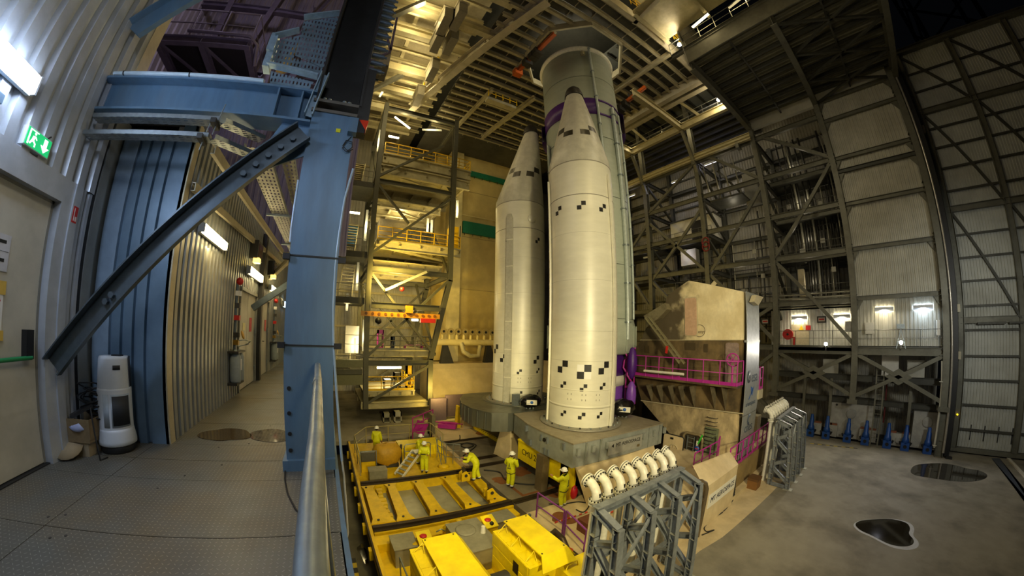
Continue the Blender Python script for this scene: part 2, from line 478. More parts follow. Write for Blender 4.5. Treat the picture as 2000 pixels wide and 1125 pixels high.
b.corrugated((-2.1, 7.55, 0), (-2.1, 9.45, 0), .86, 2.7, (1, 0, 0), .17, .05, .5, .12); b.corrugated((-2.1, 9.75, 0), (-2.1, 11.3, 0), .86, 2.7, (1, 0, 0), .17, .05, .5, .12)
b.build('wall_corridor_far', wall_grey, None, 'structure')
MB().box(-4.5, -2.1, 4.3, 18, 2.62, 2.75).build('ceiling_corridor', dark_steel, None, 'structure')
MB().box(-2.4, -2.2, 4.3, 18, WK, 2.62).build('wall_corridor_core', wall_grey, None, 'structure')
MB().box(-2.4, .2, 18, 18.1, WK, 3.2).build('wall_corridor_end', mat('end_blue', '6f8fae', .5), None, 'structure')
b = MB(); b.bar((-3.08, 3.95, 2.7), (-3.08, 3.95, 6.5), .06, .22, (0, 1, 0)); b.build('trim_7', trim_cream, None, 'structure')

MB().box(-3.3, -3.13, 3.9, 4.3, WK, 2.6).build('wall_recess', wall_grey, None, 'structure')
# emergency door in the near wall
d1 = thing('door_1', None, None, (-3.15, 2, WK)); d1['kind'] = 'structure'
MB().box(-3.3, -3.16, .6, 3.32, WK + .02, 1.14).build('leaf', door_paint, d1)
b = MB(); b.box(-3.32, -3.06, 3.34, 3.5, WK, 1.42); b.build('door_frame', wall_white, d1)
b = MB(); b.box(-3.32, -3.06, .3, 3.34, 1.16, 1.42); b.build('door_frame', wall_white, d1)
b = MB(); b.box(-3.1, -3.04, 3.5, 3.62, WK, 1.42); b.build('door_frame', wall_white, d1)
b = MB(); b.box(-3.18, -3.155, .6, 3.36, 1.13, 1.17); b.box(-3.18, -3.155, 3.31, 3.35, WK, 1.17); b.build('rebate', mat('rebate', '7c7a70', .5), d1)
b = MB(); b.box(-3.16, -3.09, 3.12, 3.22, -.42, -.14); b.build('bar_housing', black_rub, d1)
b = MB(); b.tube([(-3.1, .6, -.405), (-3.1, 3.2, -.405)], .022, 10); b.build('push_bar', green_bar, d1)
MB().box(-3.3, -3.1, .3, 3.4, WK, WK + .012).build('threshold', black_rub, d1)
# notices taped to the door
pw = at(30, 610, X=-3.15)
n1 = thing('notice', 'white notice with red lines taped to the grey emergency door', 'notice', (-3.15, 2.78, -.05))
MB().box(-3.158, -3.15, 2.45, 2.86, -.2, .22).build('sheet', paper, n1)
for z, y0, y1 in ((.14, 2.5, 2.8), (.1, 2.5, 2.83), (.02, 2.5, 2.78), (-.02, 2.5, 2.76), (-.09, 2.5, 2.8), (-.12, 2.5, 2.79), (.185, 2.62, 2.68)): b = MB(); b.box(-3.15, -3.148, y0, y1, z, z + .016); b.build('printed_line', red_paint, n1)
b = MB(); b.box(-3.15, -3.146, 2.8, 2.88, .16, .28); b.build('tape', mat('tape_yellow', 'c9a84a', .6), n1)
b = MB(); b.box(-3.15, -3.146, 2.8, 2.88, -.24, -.15); b.build('tape', MATS['tape_yellow'], n1)
n2 = thing('notice', 'grey two-line notice on the emergency door above the taped sheet', 'notice', (-3.15, 2.7, .5))
MB().box(-3.157, -3.15, 2.4, 2.87, .36, .68).build('sheet', mat('paper_grey', 'b5b6ba', .7), n2)
for z, y0, y1 in ((.6, 2.5, 2.82), (.49, 2.58, 2.76), (.44, 2.47, 2.82), (.53, 2.41, 2.86)): b = MB(); b.box(-3.15, -3.148, y0, y1, z, z + (.03 if z != .53 else .004)); b.build('printed_line', black_rub, n2)
fs = thing('fire_sign', 'small red fire sign on the door frame edge', 'sign', (-3.05, 3.55, 1.1))
MB().box(-3.045, -3.036, 3.52, 3.6, 1.0, 1.18).build('panel', red_paint, fs)
b = MB(); b.box(-3.036, -3.034, 3.54, 3.55, 1.02, 1.16); b.box(-3.036, -3.034, 3.565, 3.59, 1.02, 1.07); b.build('print', paper, fs)

# exit sign
ex = thing('exit_sign', 'green lit exit sign with running man and down arrow above the door', 'sign', (-3.06, 2.82, 1.4))
e0, e1 = at(38, 300, X=-3.02), at(74, 312, X=-3.02)
y0, y1, z0, z1 = 2.62, 2.96, 1.45, 1.63
MB().box(-3.1, -3.03, y0, y1, z0, z1).build('case', white_plastic, ex)
MB().box(-3.03, -3.024, y0 + .008, y1 - .008, z0 + .008, z1 - .008).build('face', glow('exit_green', '18a860', 1.1), ex)
xw = glow('exit_white', 'f0fff6', 1.3)
b = MB(); X = -3.022
def q(pts): b.prism([(X, y0 + u * (y1 - y0), z0 + v * (z1 - z0)) for u, v in pts], (.002, 0, 0))
q([(.68, .85), (.82, .85), (.82, .45), (.92, .45), (.75, .12), (.58, .45), (.68, .45)]); b.build('arrow', xw, ex)
b = MB(); q([(.08, .1), (.13, .1), (.13, .85), (.42, .85), (.42, .9), (.08, .9)])
q([(.24, .62), (.34, .66), (.42, .52), (.40, .48), (.33, .57), (.31, .42), (.40, .3), (.40, .12), (.36, .12), (.35, .27), (.26, .34), (.2, .16), (.15, .18), (.22, .42)])
b.lathe([(0, 0), (.013, 0), (.013, .002), (0, .002)], (X, y0 + .31 * (y1 - y0), z0 + .77 * (z1 - z0)), 10, axis=(1, 0, 0)); b.build('running_figure', xw, ex)
b = MB(); b.tube([(-3.06, 2.9, 1.63), (-3.06, 2.95, 1.68), (-3.09, 2.97, 1.7)], .008, 6); b.build('cable', black_rub, ex)

# lamps on the walls
def wall_lamp(label, p, L, d, up, m, w=.14, dep=.09, group=None):
    p, d, up = Vector(p), Vector(d).normalized(), Vector(up).normalized()
    t = thing('fluorescent_lamp', label, 'lamp', p, group); n = d.cross(up)
    b = MB(); b.bar(p - d * L / 2 - n * .03, p + d * L / 2 - n * .03, .05, w, up); b.build('housing', white_plastic, t)
    b = MB(); b.bar(p - d * L / 2 * .97 + n * .015, p + d * L / 2 * .97 + n * .015, .06, w * .85, up); b.build('diffuser', m, t)
    b = MB(); b.bar(p - d * L / 2 - d * .02, p - d * L / 2, .1, w * .9, up); b.build('end_cap', white_plastic, t)
    b = MB(); b.bar(p + d * L / 2, p + d * L / 2 + d * .02, .1, w * .9, up); b.build('end_cap', white_plastic, t)
    return t
wall_lamp('bright cool white wall lamp above the emergency door', (-3.0, 1.88, 1.93), 1.2, (0, 1, 0), (0, 0, 1), lamp_cool, .2)
b = MB(); b.box(-3.06, -3.0, .8, 2.25, 1.6, 1.68); b.build('trim_8', wall_blue, None, 'structure')
wall_lamp('warm wall lamp nearest the blue column brace', (-1.98, 5.42, 1.36), 1.15, (0, 1, 0), (0, 0, 1), lamp_warm, .15, group=None)
wall_lamp('warm lamp over the first corridor door', (-1.95, 8.55, 1.27), 1.5, (0, 1, 0), (0, 0, 1), lamp_warm, .2)
wall_lamp('warm lamp over the second corridor door', (-1.95, 11.3, 1.22), 1.2, (0, 1, 0), (0, 0, 1), lamp_warm, .2)
wall_lamp('small bluish lamp at the far end of the corridor', (-1.95, 14.3, .95), .7, (0, 1, 0), (0, 0, 1), lamp_blue, .25)

# corridor doors
def cdoor(n, y0, y1):
    t = thing('door_%d' % n, None, None, (-2.1, (y0 + y1) / 2, WK)); t['kind'] = 'structure'
    m = (y0 + y1) / 2
    MB().box(-2.14, -2.08, y0 + .06, m - .01, WK + .02, .78).build('leaf', door_paint, t)
    MB().box(-2.14, -2.08, m + .01, y1 - .06, WK + .02, .78).build('leaf', door_paint, t)
    for a, c, z0, z1 in ((y0, y0 + .06, WK, .86), (y1 - .06, y1, WK, .86), (y0, y1, .78, .86)): MB().box(-2.14, -2.02, a, c, z0, z1).build('door_frame', wall_grey, t)
    MB().box(-2.08, -2.0, y0 - .02, y0 + .3, .78, .86).build('door_closer', galv, t)
    b = MB(); b.tube([(-2.06, m - .1, -.45), (-2.0, m - .1, -.45), (-2.0, m - .22, -.45)], .012, 6); b.build('handle', black_rub, t)
    for z in (-1.2, -.2, .45): MB().box(-2.06, -2.03, y1 - .1, y1 - .05, z, z + .14).build('hinge', galv, t)
    MB().box(-2.075, -2.07, m + .25, m + .5, -.15, .2).build('notice', mat('pink_notice', 'c0404a', .6), t)
    MB().box(-2.075, -2.07, m - .42, m - .2, -.12, .06).build('notice', mat('cream_notice', 'd8cf9a', .6), t)
cdoor(2, 7.6, 9.4); cdoor(3, 9.8, 11.25)
b = MB(); b.bar((-2.0, 9.6, WK), (-2.0, 9.6, 2.6), .12, .2, (0, 1, 0)); b.build('trim_9', dark_steel, None, 'structure')
for y, lab in ((8.4, 'glass-fronted alarm box over the first corridor door'), (10.9, 'glass-fronted alarm box over the second corridor door')):
    t = thing('alarm_box', lab, 'box', (-2, y, 1.6))
    MB().box(-2.05, -1.85, y - .3, y + .3, 1.6, 2.05).build('case', dark_steel, t)
    MB().box(-1.85, -1.84, y - .22, y + .22, 1.66, 1.98).build('window', mat('amber_glass', '4a1e16', .15), t)
    MB().box(-1.95, -1.8, y - .3, y - .1, 1.5, 1.62).build('lamp', glow('amber', 'ffe07a', 1.6), t)
def manifold(label, y, s=1):
    t = thing('valve_station', label, 'fire valve', (-2.0, y, WK))
    MB().tube([(-1.98, y, -.55), (-1.98, y, .95)], .03, 8).build('riser', grey_steel, t)
    b = MB(); b.ball((-1.94, y, .9), .08, 10, 6); b.build('alarm_bell', red_paint, t)
    for z, m, w in ((.6, paper, .09), (.35, dark_steel, .07), (.1, red_paint, .1), (-.25, dark_steel, .09), (-.4, MATS.get('brass') or mat('brass', 'b08a3a', .35, .8), .08)):
        MB().box(-2.0, -1.92 + w * .3, y - w * .6, y + w * .6, z, z + .1).build('valve_box', m, t)
    b = MB(); b.lathe([(0, 0), (.09, 0), (.09, .02), (0, .02)], (-1.86, y + .15, -.2), 12, axis=(1, 0, .3)); b.build('hand_wheel', mat('ochre', 'b88a2a', .5), t)
    b = MB(); b.tube([(-1.95, y, -.32), (-1.8, y + .1, -.3), (-1.75, y + .45, -.34), (-1.85, y + .5, -.42), (-1.95, y + .1, -.44)], .012, 6); b.build('hose', galv, t)
    for k in (-1, 1):
        b = MB(); b.lathe([(0, 0), (.1, 0), (.115, .03), (.115, .5), (.08, .58), (.03, .6), (.03, .66), (0, .66)], (-1.92, y + k * .13, -1.15), 14); c = b.build('gas_bottle', mat('bottle_grey', '8d9698', .4), t)
        if k < 0: MB().box(-1.808, -1.803, y - .17, y - .08, -.9, -.68).build('bottle_label', paper, c)
    MB().box(-2.05, -1.85, y - .28, y + .28, -1.2, -1.15).build('bracket', dark_steel, t)
    MB().box(-2.05, -1.82, y - .28, y + .28, -.56, -.52).build('bracket', dark_steel, t)
manifold('fire valve station with two grey bottles before the first corridor door', 7.1)
manifold('fire valve station with two grey bottles beyond the second corridor door', 12.0)

# ------------------------------------------------------------------ blue column with its beam and braces
colm = thing('steel_column', 'big blue steel column standing at the walkway edge', 'column', (-.2, 3.65, WK))
b = MB(); b.box(-.46, .05, 3.45, 3.47, WK + .1, 2.52); b.box(-.46, -.44, 3.47, 3.9, WK + .1, 2.52); b.box(.03, .05, 3.47, 3.9, -6, 2.52); b.box(-.46, .05, 3.88, 3.9, -6, 2.52); b.box(-.3, .05, 3.45, 3.47, -6, WK + .1)
b.build('shaft', blue_steel, colm)
MB().box(-.5, .05, 3.4, 3.95, WK + .001, WK + .12).build('base_plate', blue_steel, colm)
b = MB()
for z in (-.62, -.88, -1.1, -1.28): b.cyl((-.4 + .01 * z, 3.452, z), (-.4 + .01 * z, 3.44, z), .022, 10)
b.build('bolt_hole', black_rub, colm)
for z, dz in ((.72, .02), (-.18, .0)):
    b = MB(); b.box(-.48, .07, 3.44, 3.452, z - .008 + dz, z + .008 + dz); s = b.build('cable_strap', black_rub, colm)
    MB().box(-.52, -.45, 3.4, 3.47, z - .03, z + .03).build('strap_clip', black_rub, s); MB().box(.05, .13, 3.42, 3.47, z - .03, z + .03).build('strap_clip', black_rub, s)
pipe_blue = mat('conduit', 'a9c0d4', .3, .1, grain=.04)
b = MB(); b.tube([at(690, 330, Y=3.46), at(673, 388, Y=3.46), at(660, 473, Y=3.46), at(655, 519, Y=3.46), at(650.5, 600, Y=3.46), at(651.5, 680, Y=3.46), at(655.5, 740, Y=3.46), at(660, 800, Y=3.46), at(668, 900, Y=3.46)], .014, 8); b.build('conduit', pipe_blue, colm)
b = MB(); b.tube([at(583, 352, Y=3.46), at(570, 440, Y=3.46), at(567, 473, Y=3.46)], .013, 8); b.build('conduit', pipe_blue, colm)
b = MB(); b.tube([at(668, 900, Y=3.46), at(672, 930, Y=3.4), at(676, 990, Y=3.2), at(679, 1040, Y=2.9), at(672, 1080, Y=2.6), at(685, 1125, Y=2.3)], .012, 8); b.build('conduit', mat('conduit_grey', 'b9b7ac', .4), colm)
MB().box(.06, .2, 3.46, 3.85, 2.45, 3.3).build('side_plate', dark_steel, colm)
# upper open H section
b = MB(); b.box(-.46, -.43, 3.45, 3.9, 2.66, 11); b.box(.06, .09, 3.45, 3.9, 2.66, 11); b.box(-.43, .06, 3.68, 3.7, 2.66, 11); b.build('upper_section', dark_steel, colm)  # dark colour stands in for the unlit upper length of the column
b = MB(); b.box(-.48, .06, 3.43, 3.9, 2.62, 2.66); b.box(-.48, .06, 3.43, 3.9, 2.48, 2.52); b.box(-.42, .0, 3.7, 3.75, 2.52, 2.62); b.build('end_plate', mat('bare_plate', '6f6a60', .45, .4), colm)
for x in (-.36, -.3, -.12, -.06):
    b = MB(); b.cyl((x, 3.5, 2.66), (x, 3.5, 2.72), .025, 8); b.build('bolt', galv, colm)
for k in range(26):
    for j in range(2):
        b = MB(); z = 3.32 + k * .14; b.cyl((.1, 3.5 + j * .16, z), (.26 - .05 * j, 3.5 + j * .16, z), .034, 8); b.cyl((.26 - .05 * j, 3.5 + j * .16, z), (.3 - .05 * j, 3.5 + j * .16, z), .02, 6); b.build('flange_bolt', grey_steel, colm)
b = MB(); b.box(-.155, -.105, 3.444, 3.45, 2.235, 2.285)
tag(b.build('tag', yellow_tag), 'small yellow square sticker on the blue column', 'sticker')
bl = thing('beacon', 'red and black hazard lamp box on the corner of the blue column', 'beacon', (.1, 3.45, 2.3))
MB().box(-.02, .08, 3.36, 3.46, 2.22, 2.42).build('bracket', blue_steel, bl)
MB().box(.08, .17, 3.38, 3.5, 2.24, 2.42).build('case', black_rub, bl)
b = MB(); b.prism([(.09, 3.375, 2.41), (.2, 3.375, 2.42), (.18, 3.375, 2.28)], (0, .1, 0)); b.build('lens', mat('red_lens', 'd83a1a', .3), bl)
b = MB(); b.tube([(.03, 3.44, 2.2), (-.02, 3.42, 2.1), (-.05, 3.42, 2.02), (0, 3.42, 1.98), (.06, 3.42, 2.05), (.05, 3.42, 2.12), (-.02, 3.42, 2.13), (-.05, 3.42, 2.05), (.02, 3.42, 1.99), (.07, 3.43, 2.03)], .006, 6); b.build('cable', black_rub, bl)
# beam to the wall
bm_ = thing('blue_beam', 'blue steel beam from the ribbed wall to the blue column', 'beam', (-1.8, 3.55, 2.3))
MB().ibeam((-3.1, 3.55, 2.52), (-.46, 3.55, 2.52), .46, .3, .03).build('girder', blue_steel, bm_)
for x in (-.9, -.62):
    MB().box(x - .01, x + .01, 3.41, 3.7, 2.3, 2.74).build('stiffener', blue_steel, bm_)
MB().box(-.62, -.46, 3.42, 3.68, 2.3, 2.32).build('end_plate', blue_steel, bm_)
b = MB(); b.tube([(-2.98, 3.4, 2.775), (-1.1, 3.4, 2.775)], .028, 10); p_ = b.build('conduit', mat('pale_conduit', 'b7ccd8', .35), bm_)
for x in (-2.85, -2.0):
    b = MB(); b.cyl((x, 3.4, 2.775), (x + .015, 3.4, 2.775), .033, 10); b.build('strap', black_rub, p_)
# gusset and braces
b = MB(); b.prism([(-.46, 3.5, 2.3), (-.78, 3.5, 2.3), (-1.02, 3.5, 1.72), (-.9, 3.5, 1.66), (-.46, 3.5, 1.9)], (0, .02, 0)); b.build('gusset_plate', blue_steel, colm)
brace_m = mat('brace_steel', '59656d', .32, .5, dirt='414a50', amt=.5, scale=3)
def brace(label, p, q, w, m, bolts=(), up=(0, 0, 1)):
    t = thing('diagonal_brace', label, 'brace', p); p, q = Vector(p), Vector(q); d = (q - p).normalized()
    u = V(0, -1, 0).cross(d).normalized();  u = -u if u.z < 0 else u
    b = MB(); b.bar(p, q, .015, w, u); b.build('web', m, t)
    b = MB(); o = u * (w / 2); b.bar(p + o + V(0, -.05, 0), q + o + V(0, -.05, 0), .1, .016, u); b.build('flange', m, t)
    b = MB(); b.bar(p - o + V(0, -.035, 0), q - o + V(0, -.035, 0), .07, .016, u); b.build('flange', m, t)
    for s in bolts:
        c = p.lerp(q, s); b = MB(); b.cyl(c, c + V(0, -.05, 0), .035, 6, smooth=False); b.build('bolt', m, t)
    return t
brace('long grey diagonal brace from the blue column down to the ribbed wall', (-.5, 3.4, 2.13), (-2.98, 3.4, -.5), .22, brace_m, (.04, .085, .13, .175, .22, .72, .745))
b_ = brace('blue diagonal brace rising from the ribbed wall above the beam', (-2.98, 3.4, 3.42), (-.46, 3.4, 6.6), .3, blue_steel, (.3, .34))

# cable trays
perf_xy = perforated('perforated_xy', 'a7aeb0', .045, (0, 1)); perf_xz = perforated('perforated_xz', '8fa6b4', .045, (2, 0)); perf_yx = perforated('perforated_yx', 'b5b3a8', .06, (1, 0))
def tray(label, p, q, w, h, m, m2, group=None):
    p, q = Vector(p), Vector(q); t = thing('cable_tray', label, 'cable tray', p, group); d = (q - p).normalized(); s = d.cross(V(0, 0, 1)).normalized() * (w / 2)
    MB().bar(p, q, w, .004).build('perforated_bottom', m, t)
    for k in (-1, 1):
        MB().bar(p + s * k + V(0, 0, h / 2), q + s * k + V(0, 0, h / 2), .004, h).build('side_wall', m2, t)
    return t
tray('lower galvanised cable tray running along under the blue beam', (-3.05, 3.42, 1.94), (-1.52, 3.42, 1.94), .14, .05, perf_xy, galv)
tray('upper galvanised cable tray running along under the blue beam', (-3.0, 3.42, 2.15), (-1.45, 3.42, 2.15), .14, .05, perf_xy, galv)
t = tray('cable tray bend turning from the lower tray into the corridor', (-1.5, 3.42, 1.94), (-1.15, 3.8, 1.98), .14, .05, perf_xy, galv)
t = tray('cable tray bend turning from the upper tray into the corridor', (-1.43, 3.42, 2.15), (-1.05, 3.8, 2.2), .14, .05, perf_xy, galv)
tray('wide perforated cable tray running down the corridor', (-1.1, 3.8, 2.1), (-1.1, 13, 2.1), .3, .06, perf_yx, galv)
tray('narrow perforated cable tray beside the wide one in the corridor', (-.78, 4.2, 2.25), (-.78, 13, 2.25), .18, .06, perf_yx, galv)
for i, y in enumerate((6.2, 8.4)):
    b = MB(); b.bar((-1.35, y, 2.07), (-.6, y, 2.07), .05, .04)
    tag(b.build('tray_bracket', galv), ('nearer', 'farther')[i] + ' steel bracket carrying the corridor cable trays', 'bracket')
for i, (x, y, z) in enumerate(((-1.5, 3.4, 2.3), (-1.6, 3.4, 2.1))):
    t = thing('tray_hanger', ('upper', 'lower')[i] + ' threaded hanger clamp at the end of the cable tray', 'hanger', (x, y, z - .3))
    b = MB(); b.tube([(x, y, z - .3), (x + .05, y, z + .1)], .006, 6); b.build('rod', galv, t)
    MB().box(x - .03, x + .03, y - .09, y + .09, z - .2, z - .14).build('clamp', dark_steel, t)
b = MB(); b.channel((-1.98, 4.3, 1.75), (-1.98, 13.5, 2.4), .12, .06); tag(b.build('wall_rail', mat('beige_steel', 'a39a7f', .45, .2)), 'beige steel channel sloping along the corridor wall', 'rail')
b = MB(); b.channel((-1.7, 4.0, 2.15), (-1.7, 11, 2.45), .14, .06); tag(b.build('wall_rail', MATS['beige_steel']), 'second beige steel channel over the corridor by the roof edge', 'rail')
b = MB(); b.ibeam((-2.05, 11, 1.55), (-.46, 9.0, 2.6), .14, .12); tag(b.build('corridor_brace', MATS['beige_steel']), 'beige diagonal strut crossing the end of the corridor', 'brace')
b = MB(); b.channel((-2.05, 8.9, .45), (-.5, 8.9, 1.6), .16, .1); tag(b.build('corridor_brace', brace_m), 'lower grey diagonal strut behind the blue column in the corridor', 'brace')
# perforated boxes left of the upper column
pt = thing('perforated_duct', 'stepped perforated cable duct beside the upper column', 'cable duct', (-.8, 3.55, 2.8))
MB().prism([(-.46, 3.5, 4.2), (-.9, 3.5, 3.98), (-.86, 3.5, 3.33), (-.47, 3.5, 3.2)], (0, .004, 0)).build('upper_plate', perf_xz, pt)
MB().prism([(-.89, 3.52, 3.72), (-1.16, 3.52, 3.55), (-1.14, 3.52, 3.1), (-.5, 3.52, 3.0), (-.48, 3.52, 3.25), (-.87, 3.52, 3.3)], (0, .004, 0)).build('lower_plate', perf_xz, pt)
MB().prism([(-.55, 3.54, 2.98), (-1.1, 3.54, 3.06), (-1.05, 3.54, 2.78), (-.6, 3.54, 2.76)], (0, .004, 0)).build('bottom_plate', perf_xz, pt)
for p_, q_, w_ in (((-.47, 3.45, 4.22), (-.9, 3.45, 4.0), .02), ((-.9, 3.45, 3.74), (-1.17, 3.45, 3.57), .02), ((-.5, 3.45, 3.0), (-1.14, 3.45, 3.08), .03)): b = MB(); b.bar(p_, q_, .1, w_); b.build('side_wall', mat('pale_galv', 'a3bccb', .4, .5, dirt='7f95a2', amt=.5, scale=8), pt)
MB().box(-1.22, -1.13, 3.44, 3.6, 3.32, 3.62).build('end_collar', MATS['pale_galv'], pt); MB().box(-1.2, -1.12, 3.44, 3.6, 3.05, 3.28).build('end_collar', MATS['pale_galv'], pt)
b = MB(); b.channel((-.5, 3.43, 2.4), (-.42, 3.43, 3.05), .1, .08, up=(1, 0, 0)); b.build('riser', MATS['pale_galv'], pt)

# handrail
hr = thing('handrail', 'galvanised tube handrail along the walkway edge by the camera', 'handrail', (-.05, 1.7, WK))
b = MB(); b.tube([(-.04, -1.5, -.335), (-.04, 1.0, -.335), (-.07, 2.2, -.335), (-.1, 3.05, -.335), (-.105, 3.2, -.35), (-.105, 3.26, -.4), (-.105, 3.27, -.5), (-.105, 3.27, -.92)], .026, 20); b.build('top_rail', galv, hr)
b = MB(); b.tube([(-.07, 2.2, -.335), (-.07, 2.02, -.335)], .0275, 20); b.build('sleeve', galv, hr)
b = MB(); b.tube([(-.06, -1.5, -.92), (-.07, 2.2, -.92), (-.105, 3.27, -.92)], .02, 12); b.build('middle_rail', galv, hr)
for y in (-1.0, 1.0, 3.27):
    b = MB(); b.cyl((-.04 if y < 3 else -.105, y, WK), (-.04 if y < 3 else -.105, y, -.34), .022, 12); b.build('post', galv, hr)
b = MB(); b.tube([at(558, 905, Z=-1.49), at(556, 935, Z=-1.49), at(562, 965, Z=-1.49), at(578, 995, Z=-1.49), at(592, 1010, Z=-1.49), at(615, 1030, Z=-1.49)], .008, 6)
tag(b.build('cable', black_rub), 'thin black cable lying on the plates at the column foot', 'cable')

# heater and box of cables
hc = at(240, 868, Z=WK)
hx, hy = -2.6, 3.93
ht = thing('air_cleaner', 'white cylindrical air cleaner with a dark grille by the blue wall', 'air cleaner', (hx, hy, WK))
c = V(hx, hy, WK)
MB().lathe([(0, 0), (.19, 0), (.2, .02), (.2, .1), (0, .1)], c, 28).build('base', black_rub, ht)
MB().lathe([(.19, .08), (.225, .1), (.225, .14), (.205, .25), (.2, .28), (.0, .28)], c, 32).build('foot_ring', white_plastic, ht)
MB().lathe([(.2, .27), (.2, .72), (.195, .74), (0, .74)], c, 32).build('body', white_plastic, ht)
MB().lathe([(.19, .72), (.193, .74), (.175, 1.06), (.165, 1.09), (0, 1.09)], c, 32).build('hood', white_plastic, ht)
a = math.atan2(-hy, -hx) - .12
MB().lathe([(.204, .33), (.207, .33), (.207, .66), (.204, .66)], c, 14, a - .05, a + .95).build('grille', mat('grille_dark', '24282d', .6), ht)
MB().lathe([(.2, .31), (.205, .31), (.205, .68), (.2, .68)], c, 14, a - .12, a + 1.02).build('grille_frame', mat('plastic_grey', 'a8b4be', .4), ht)
MB().lathe([(.2, .31), (.204, .31), (.204, .68), (.2, .68)], c, 6, a - .6, a - .25).build('side_panel', MATS['plastic_grey'], ht)
MB().lathe([(.184, .95), (.19, .95), (.187, 1.0), (.181, 1.0)], c, 8, a + .05, a + .5).build('vent', black_rub, ht)
MB().lathe([(.192, .75), (.2, .75), (.185, 1.09), (.17, 1.09)], c, 8, a + 1.2, a + 1.75).build('handle', black_rub, ht)
MB().box(hx - .02, hx + .1, hy - .02, hy + .05, WK + 1.09, WK + 1.105).build('control_panel', black_rub, ht)
card = mat('cardboard', '7d6a4a', .8, dirt='6a5a3e', amt=.4, scale=6); card2 = mat('pale_cardboard', '9a8a6c', .75)
kx, ky = -2.93, 3.74
bx = thing('junk_box', 'torn cardboard box of cables beside the air cleaner', 'box', (kx, ky, WK))
MB().box(kx - .2, kx + .14, ky - .12, ky + .2, WK, WK + .16).build('lower_box', card2, bx)
b = MB()
for x0, x1, y0, y1 in ((kx - .2, kx + .18, ky - .14, ky - .13), (kx - .2, kx + .18, ky + .2, ky + .21), (kx - .21, kx - .2, ky - .14, ky + .21), (kx + .18, kx + .19, ky - .14, ky + .21)): b.box(x0, x1, y0, y1, WK + .2, WK + .42)
b.box(kx - .2, kx + .18, ky - .14, ky + .2, WK + .16, WK + .2); b.build('carton', card, bx)
b = MB(); b.lathe([(0, 0), (.16, .0), (.17, .02), (0, .03)], (kx - .08, ky - .18, WK + .1), 16, axis=(.1, -.5, .8)); b.build('carton_flap', card2, bx)
b = MB(); r = random.Random(4); b.ball((kx + .03, ky - .08, WK + .33), .1, 9, 6, (1.3, .9, .6)); b.v = [(x + r.uniform(-.02, .02), y + r.uniform(-.02, .02), z + r.uniform(-.02, .02)) for x, y, z in b.v]
tag(b.build('plastic_bag', mat('bag_plastic', '9aa3c4', .3)), 'crumpled translucent plastic bag lying in the cardboard box', 'bag')
b = MB(); b.bar((kx - .08, ky - .1, WK + .43), (kx + .12, ky + .05, WK + .55), .1, .04)
tag(b.build('adapter', mat('adapter_black', '2a2c31', .35)), 'flat black power adapter lying on the box of cables', 'adapter')
for k, lab in enumerate(('black cable coil heaped highest on the cardboard box', 'black cable coil slumped at the side of the cardboard box')):
    r = random.Random(k + 11); pts = []
    for i in range(70):
        a_ = i * .55; rr = .13 + .04 * math.sin(i * .7 + k); pts.append((kx + .06 + .09 * k + rr * math.cos(a_), ky + .1 + rr * .6 * math.sin(a_), WK + .5 + .1 * math.sin(i * .31 + k) + .003 * i - .06 * k))
    b = MB(); b.tube(pts, .009, 5); tag(b.build('cable_coil', black_rub), lab, 'cable')
b = MB(); b.tube([(kx + .2, ky - .1, WK + .55), (kx + .27, ky - .16, WK + .3), (kx + .33, ky - .2, WK + .01), (kx + .36, ky - .1, WK + .01)], .009, 6)
tag(b.build('cable', black_rub), 'single black cable hanging from the box to the plates', 'cable')

# ------------------------------------------------------------------ hall floor, trench and launch pad
concrete = mat('concrete', '8b8575', .62, 0, dirt='4f4b41', amt=.85, scale=.42, lo=.45, hi=.74, bump=.15, bscale=14)
trench_m = mat('trench', '5d594c', .35, 0, dirt='2d2a22', amt=.8, scale=.5, lo=.35, hi=.6)
cream = mat('cream_paint', 'c9b791', .6, 0, dirt='9a8460', amt=.6, scale=.6, lo=.45, hi=.75)
pad_m = mat('pad_plate', '857c6b', .5, .15, dirt='5e5a52', amt=.7, scale=.55, lo=.4, hi=.65)
rust_m = mat('rust', '7a4a22', .8, 0, dirt='4d3320', amt=.5, scale=3)
asphalt_line = mat('floor_strip', '3d4450', .5)
yellow = mat('machine_yellow', 'dcb808', .45, .05, dirt='a57c10', amt=.55, scale=1.3, lo=.48, hi=.75)
yellow_clean = mat('hood_yellow', 'eed60c', .4, .0, dirt='c5a414', amt=.5, scale=.9)
rail_m = mat('rail_steel', '3a3026', .45, .5, dirt='2a221a', amt=.5, scale=4)
magenta = mat('magenta_paint', 'a5248a', .42)
purple = mat('purple_paint', '7d3a8c', .42)
red_white = mat('tape_red', 'c03028', .5)
white_p = mat('white_paint', 'd6d3c6', .45, grain=.06)
black_m = mat('black_paint', '141414', .5)
MB().box(7.25, 70, -40, 5.4, G - .3, G).build('floor_hall', concrete, None, 'structure')
MB().box(16, 70, 5.4, 60, G - .3, G - .002).build('floor_hall_back', concrete, None, 'structure')
MB().box(-6, 16, 21.6, 60, G - .3, G - .001).build('floor_hall_side', concrete, None, 'structure')
MB().box(-6, 7.25, -12, 22, -8.9, -8.6).build('floor_trench', trench_m, None, 'structure')
MB().box(-6, -.3, -12, 22, -8.6, -1.95).build('wall_trench', mat('pit_wall', '3a4048', .6), None, 'structure')
pad = MB().box(7.25, 22, 5.4, 24, -8.7, PAD).build('floor_pad', pad_m, None, 'structure')
MB().box(7.26, 22, 4.95, 5.4, -8.6, PAD + .002).build('floor_pad_kerb', cream, None, 'structure')
MB().box(7.25, 12.6, 5.4, 9.75, PAD, PAD + .006).build('floor_pad_cream', cream, None, 'structure')
MB().box(7.25, 10.2, 19.3, 23, PAD, PAD + .006).build('floor_pad_cream_far', cream, None, 'structure')
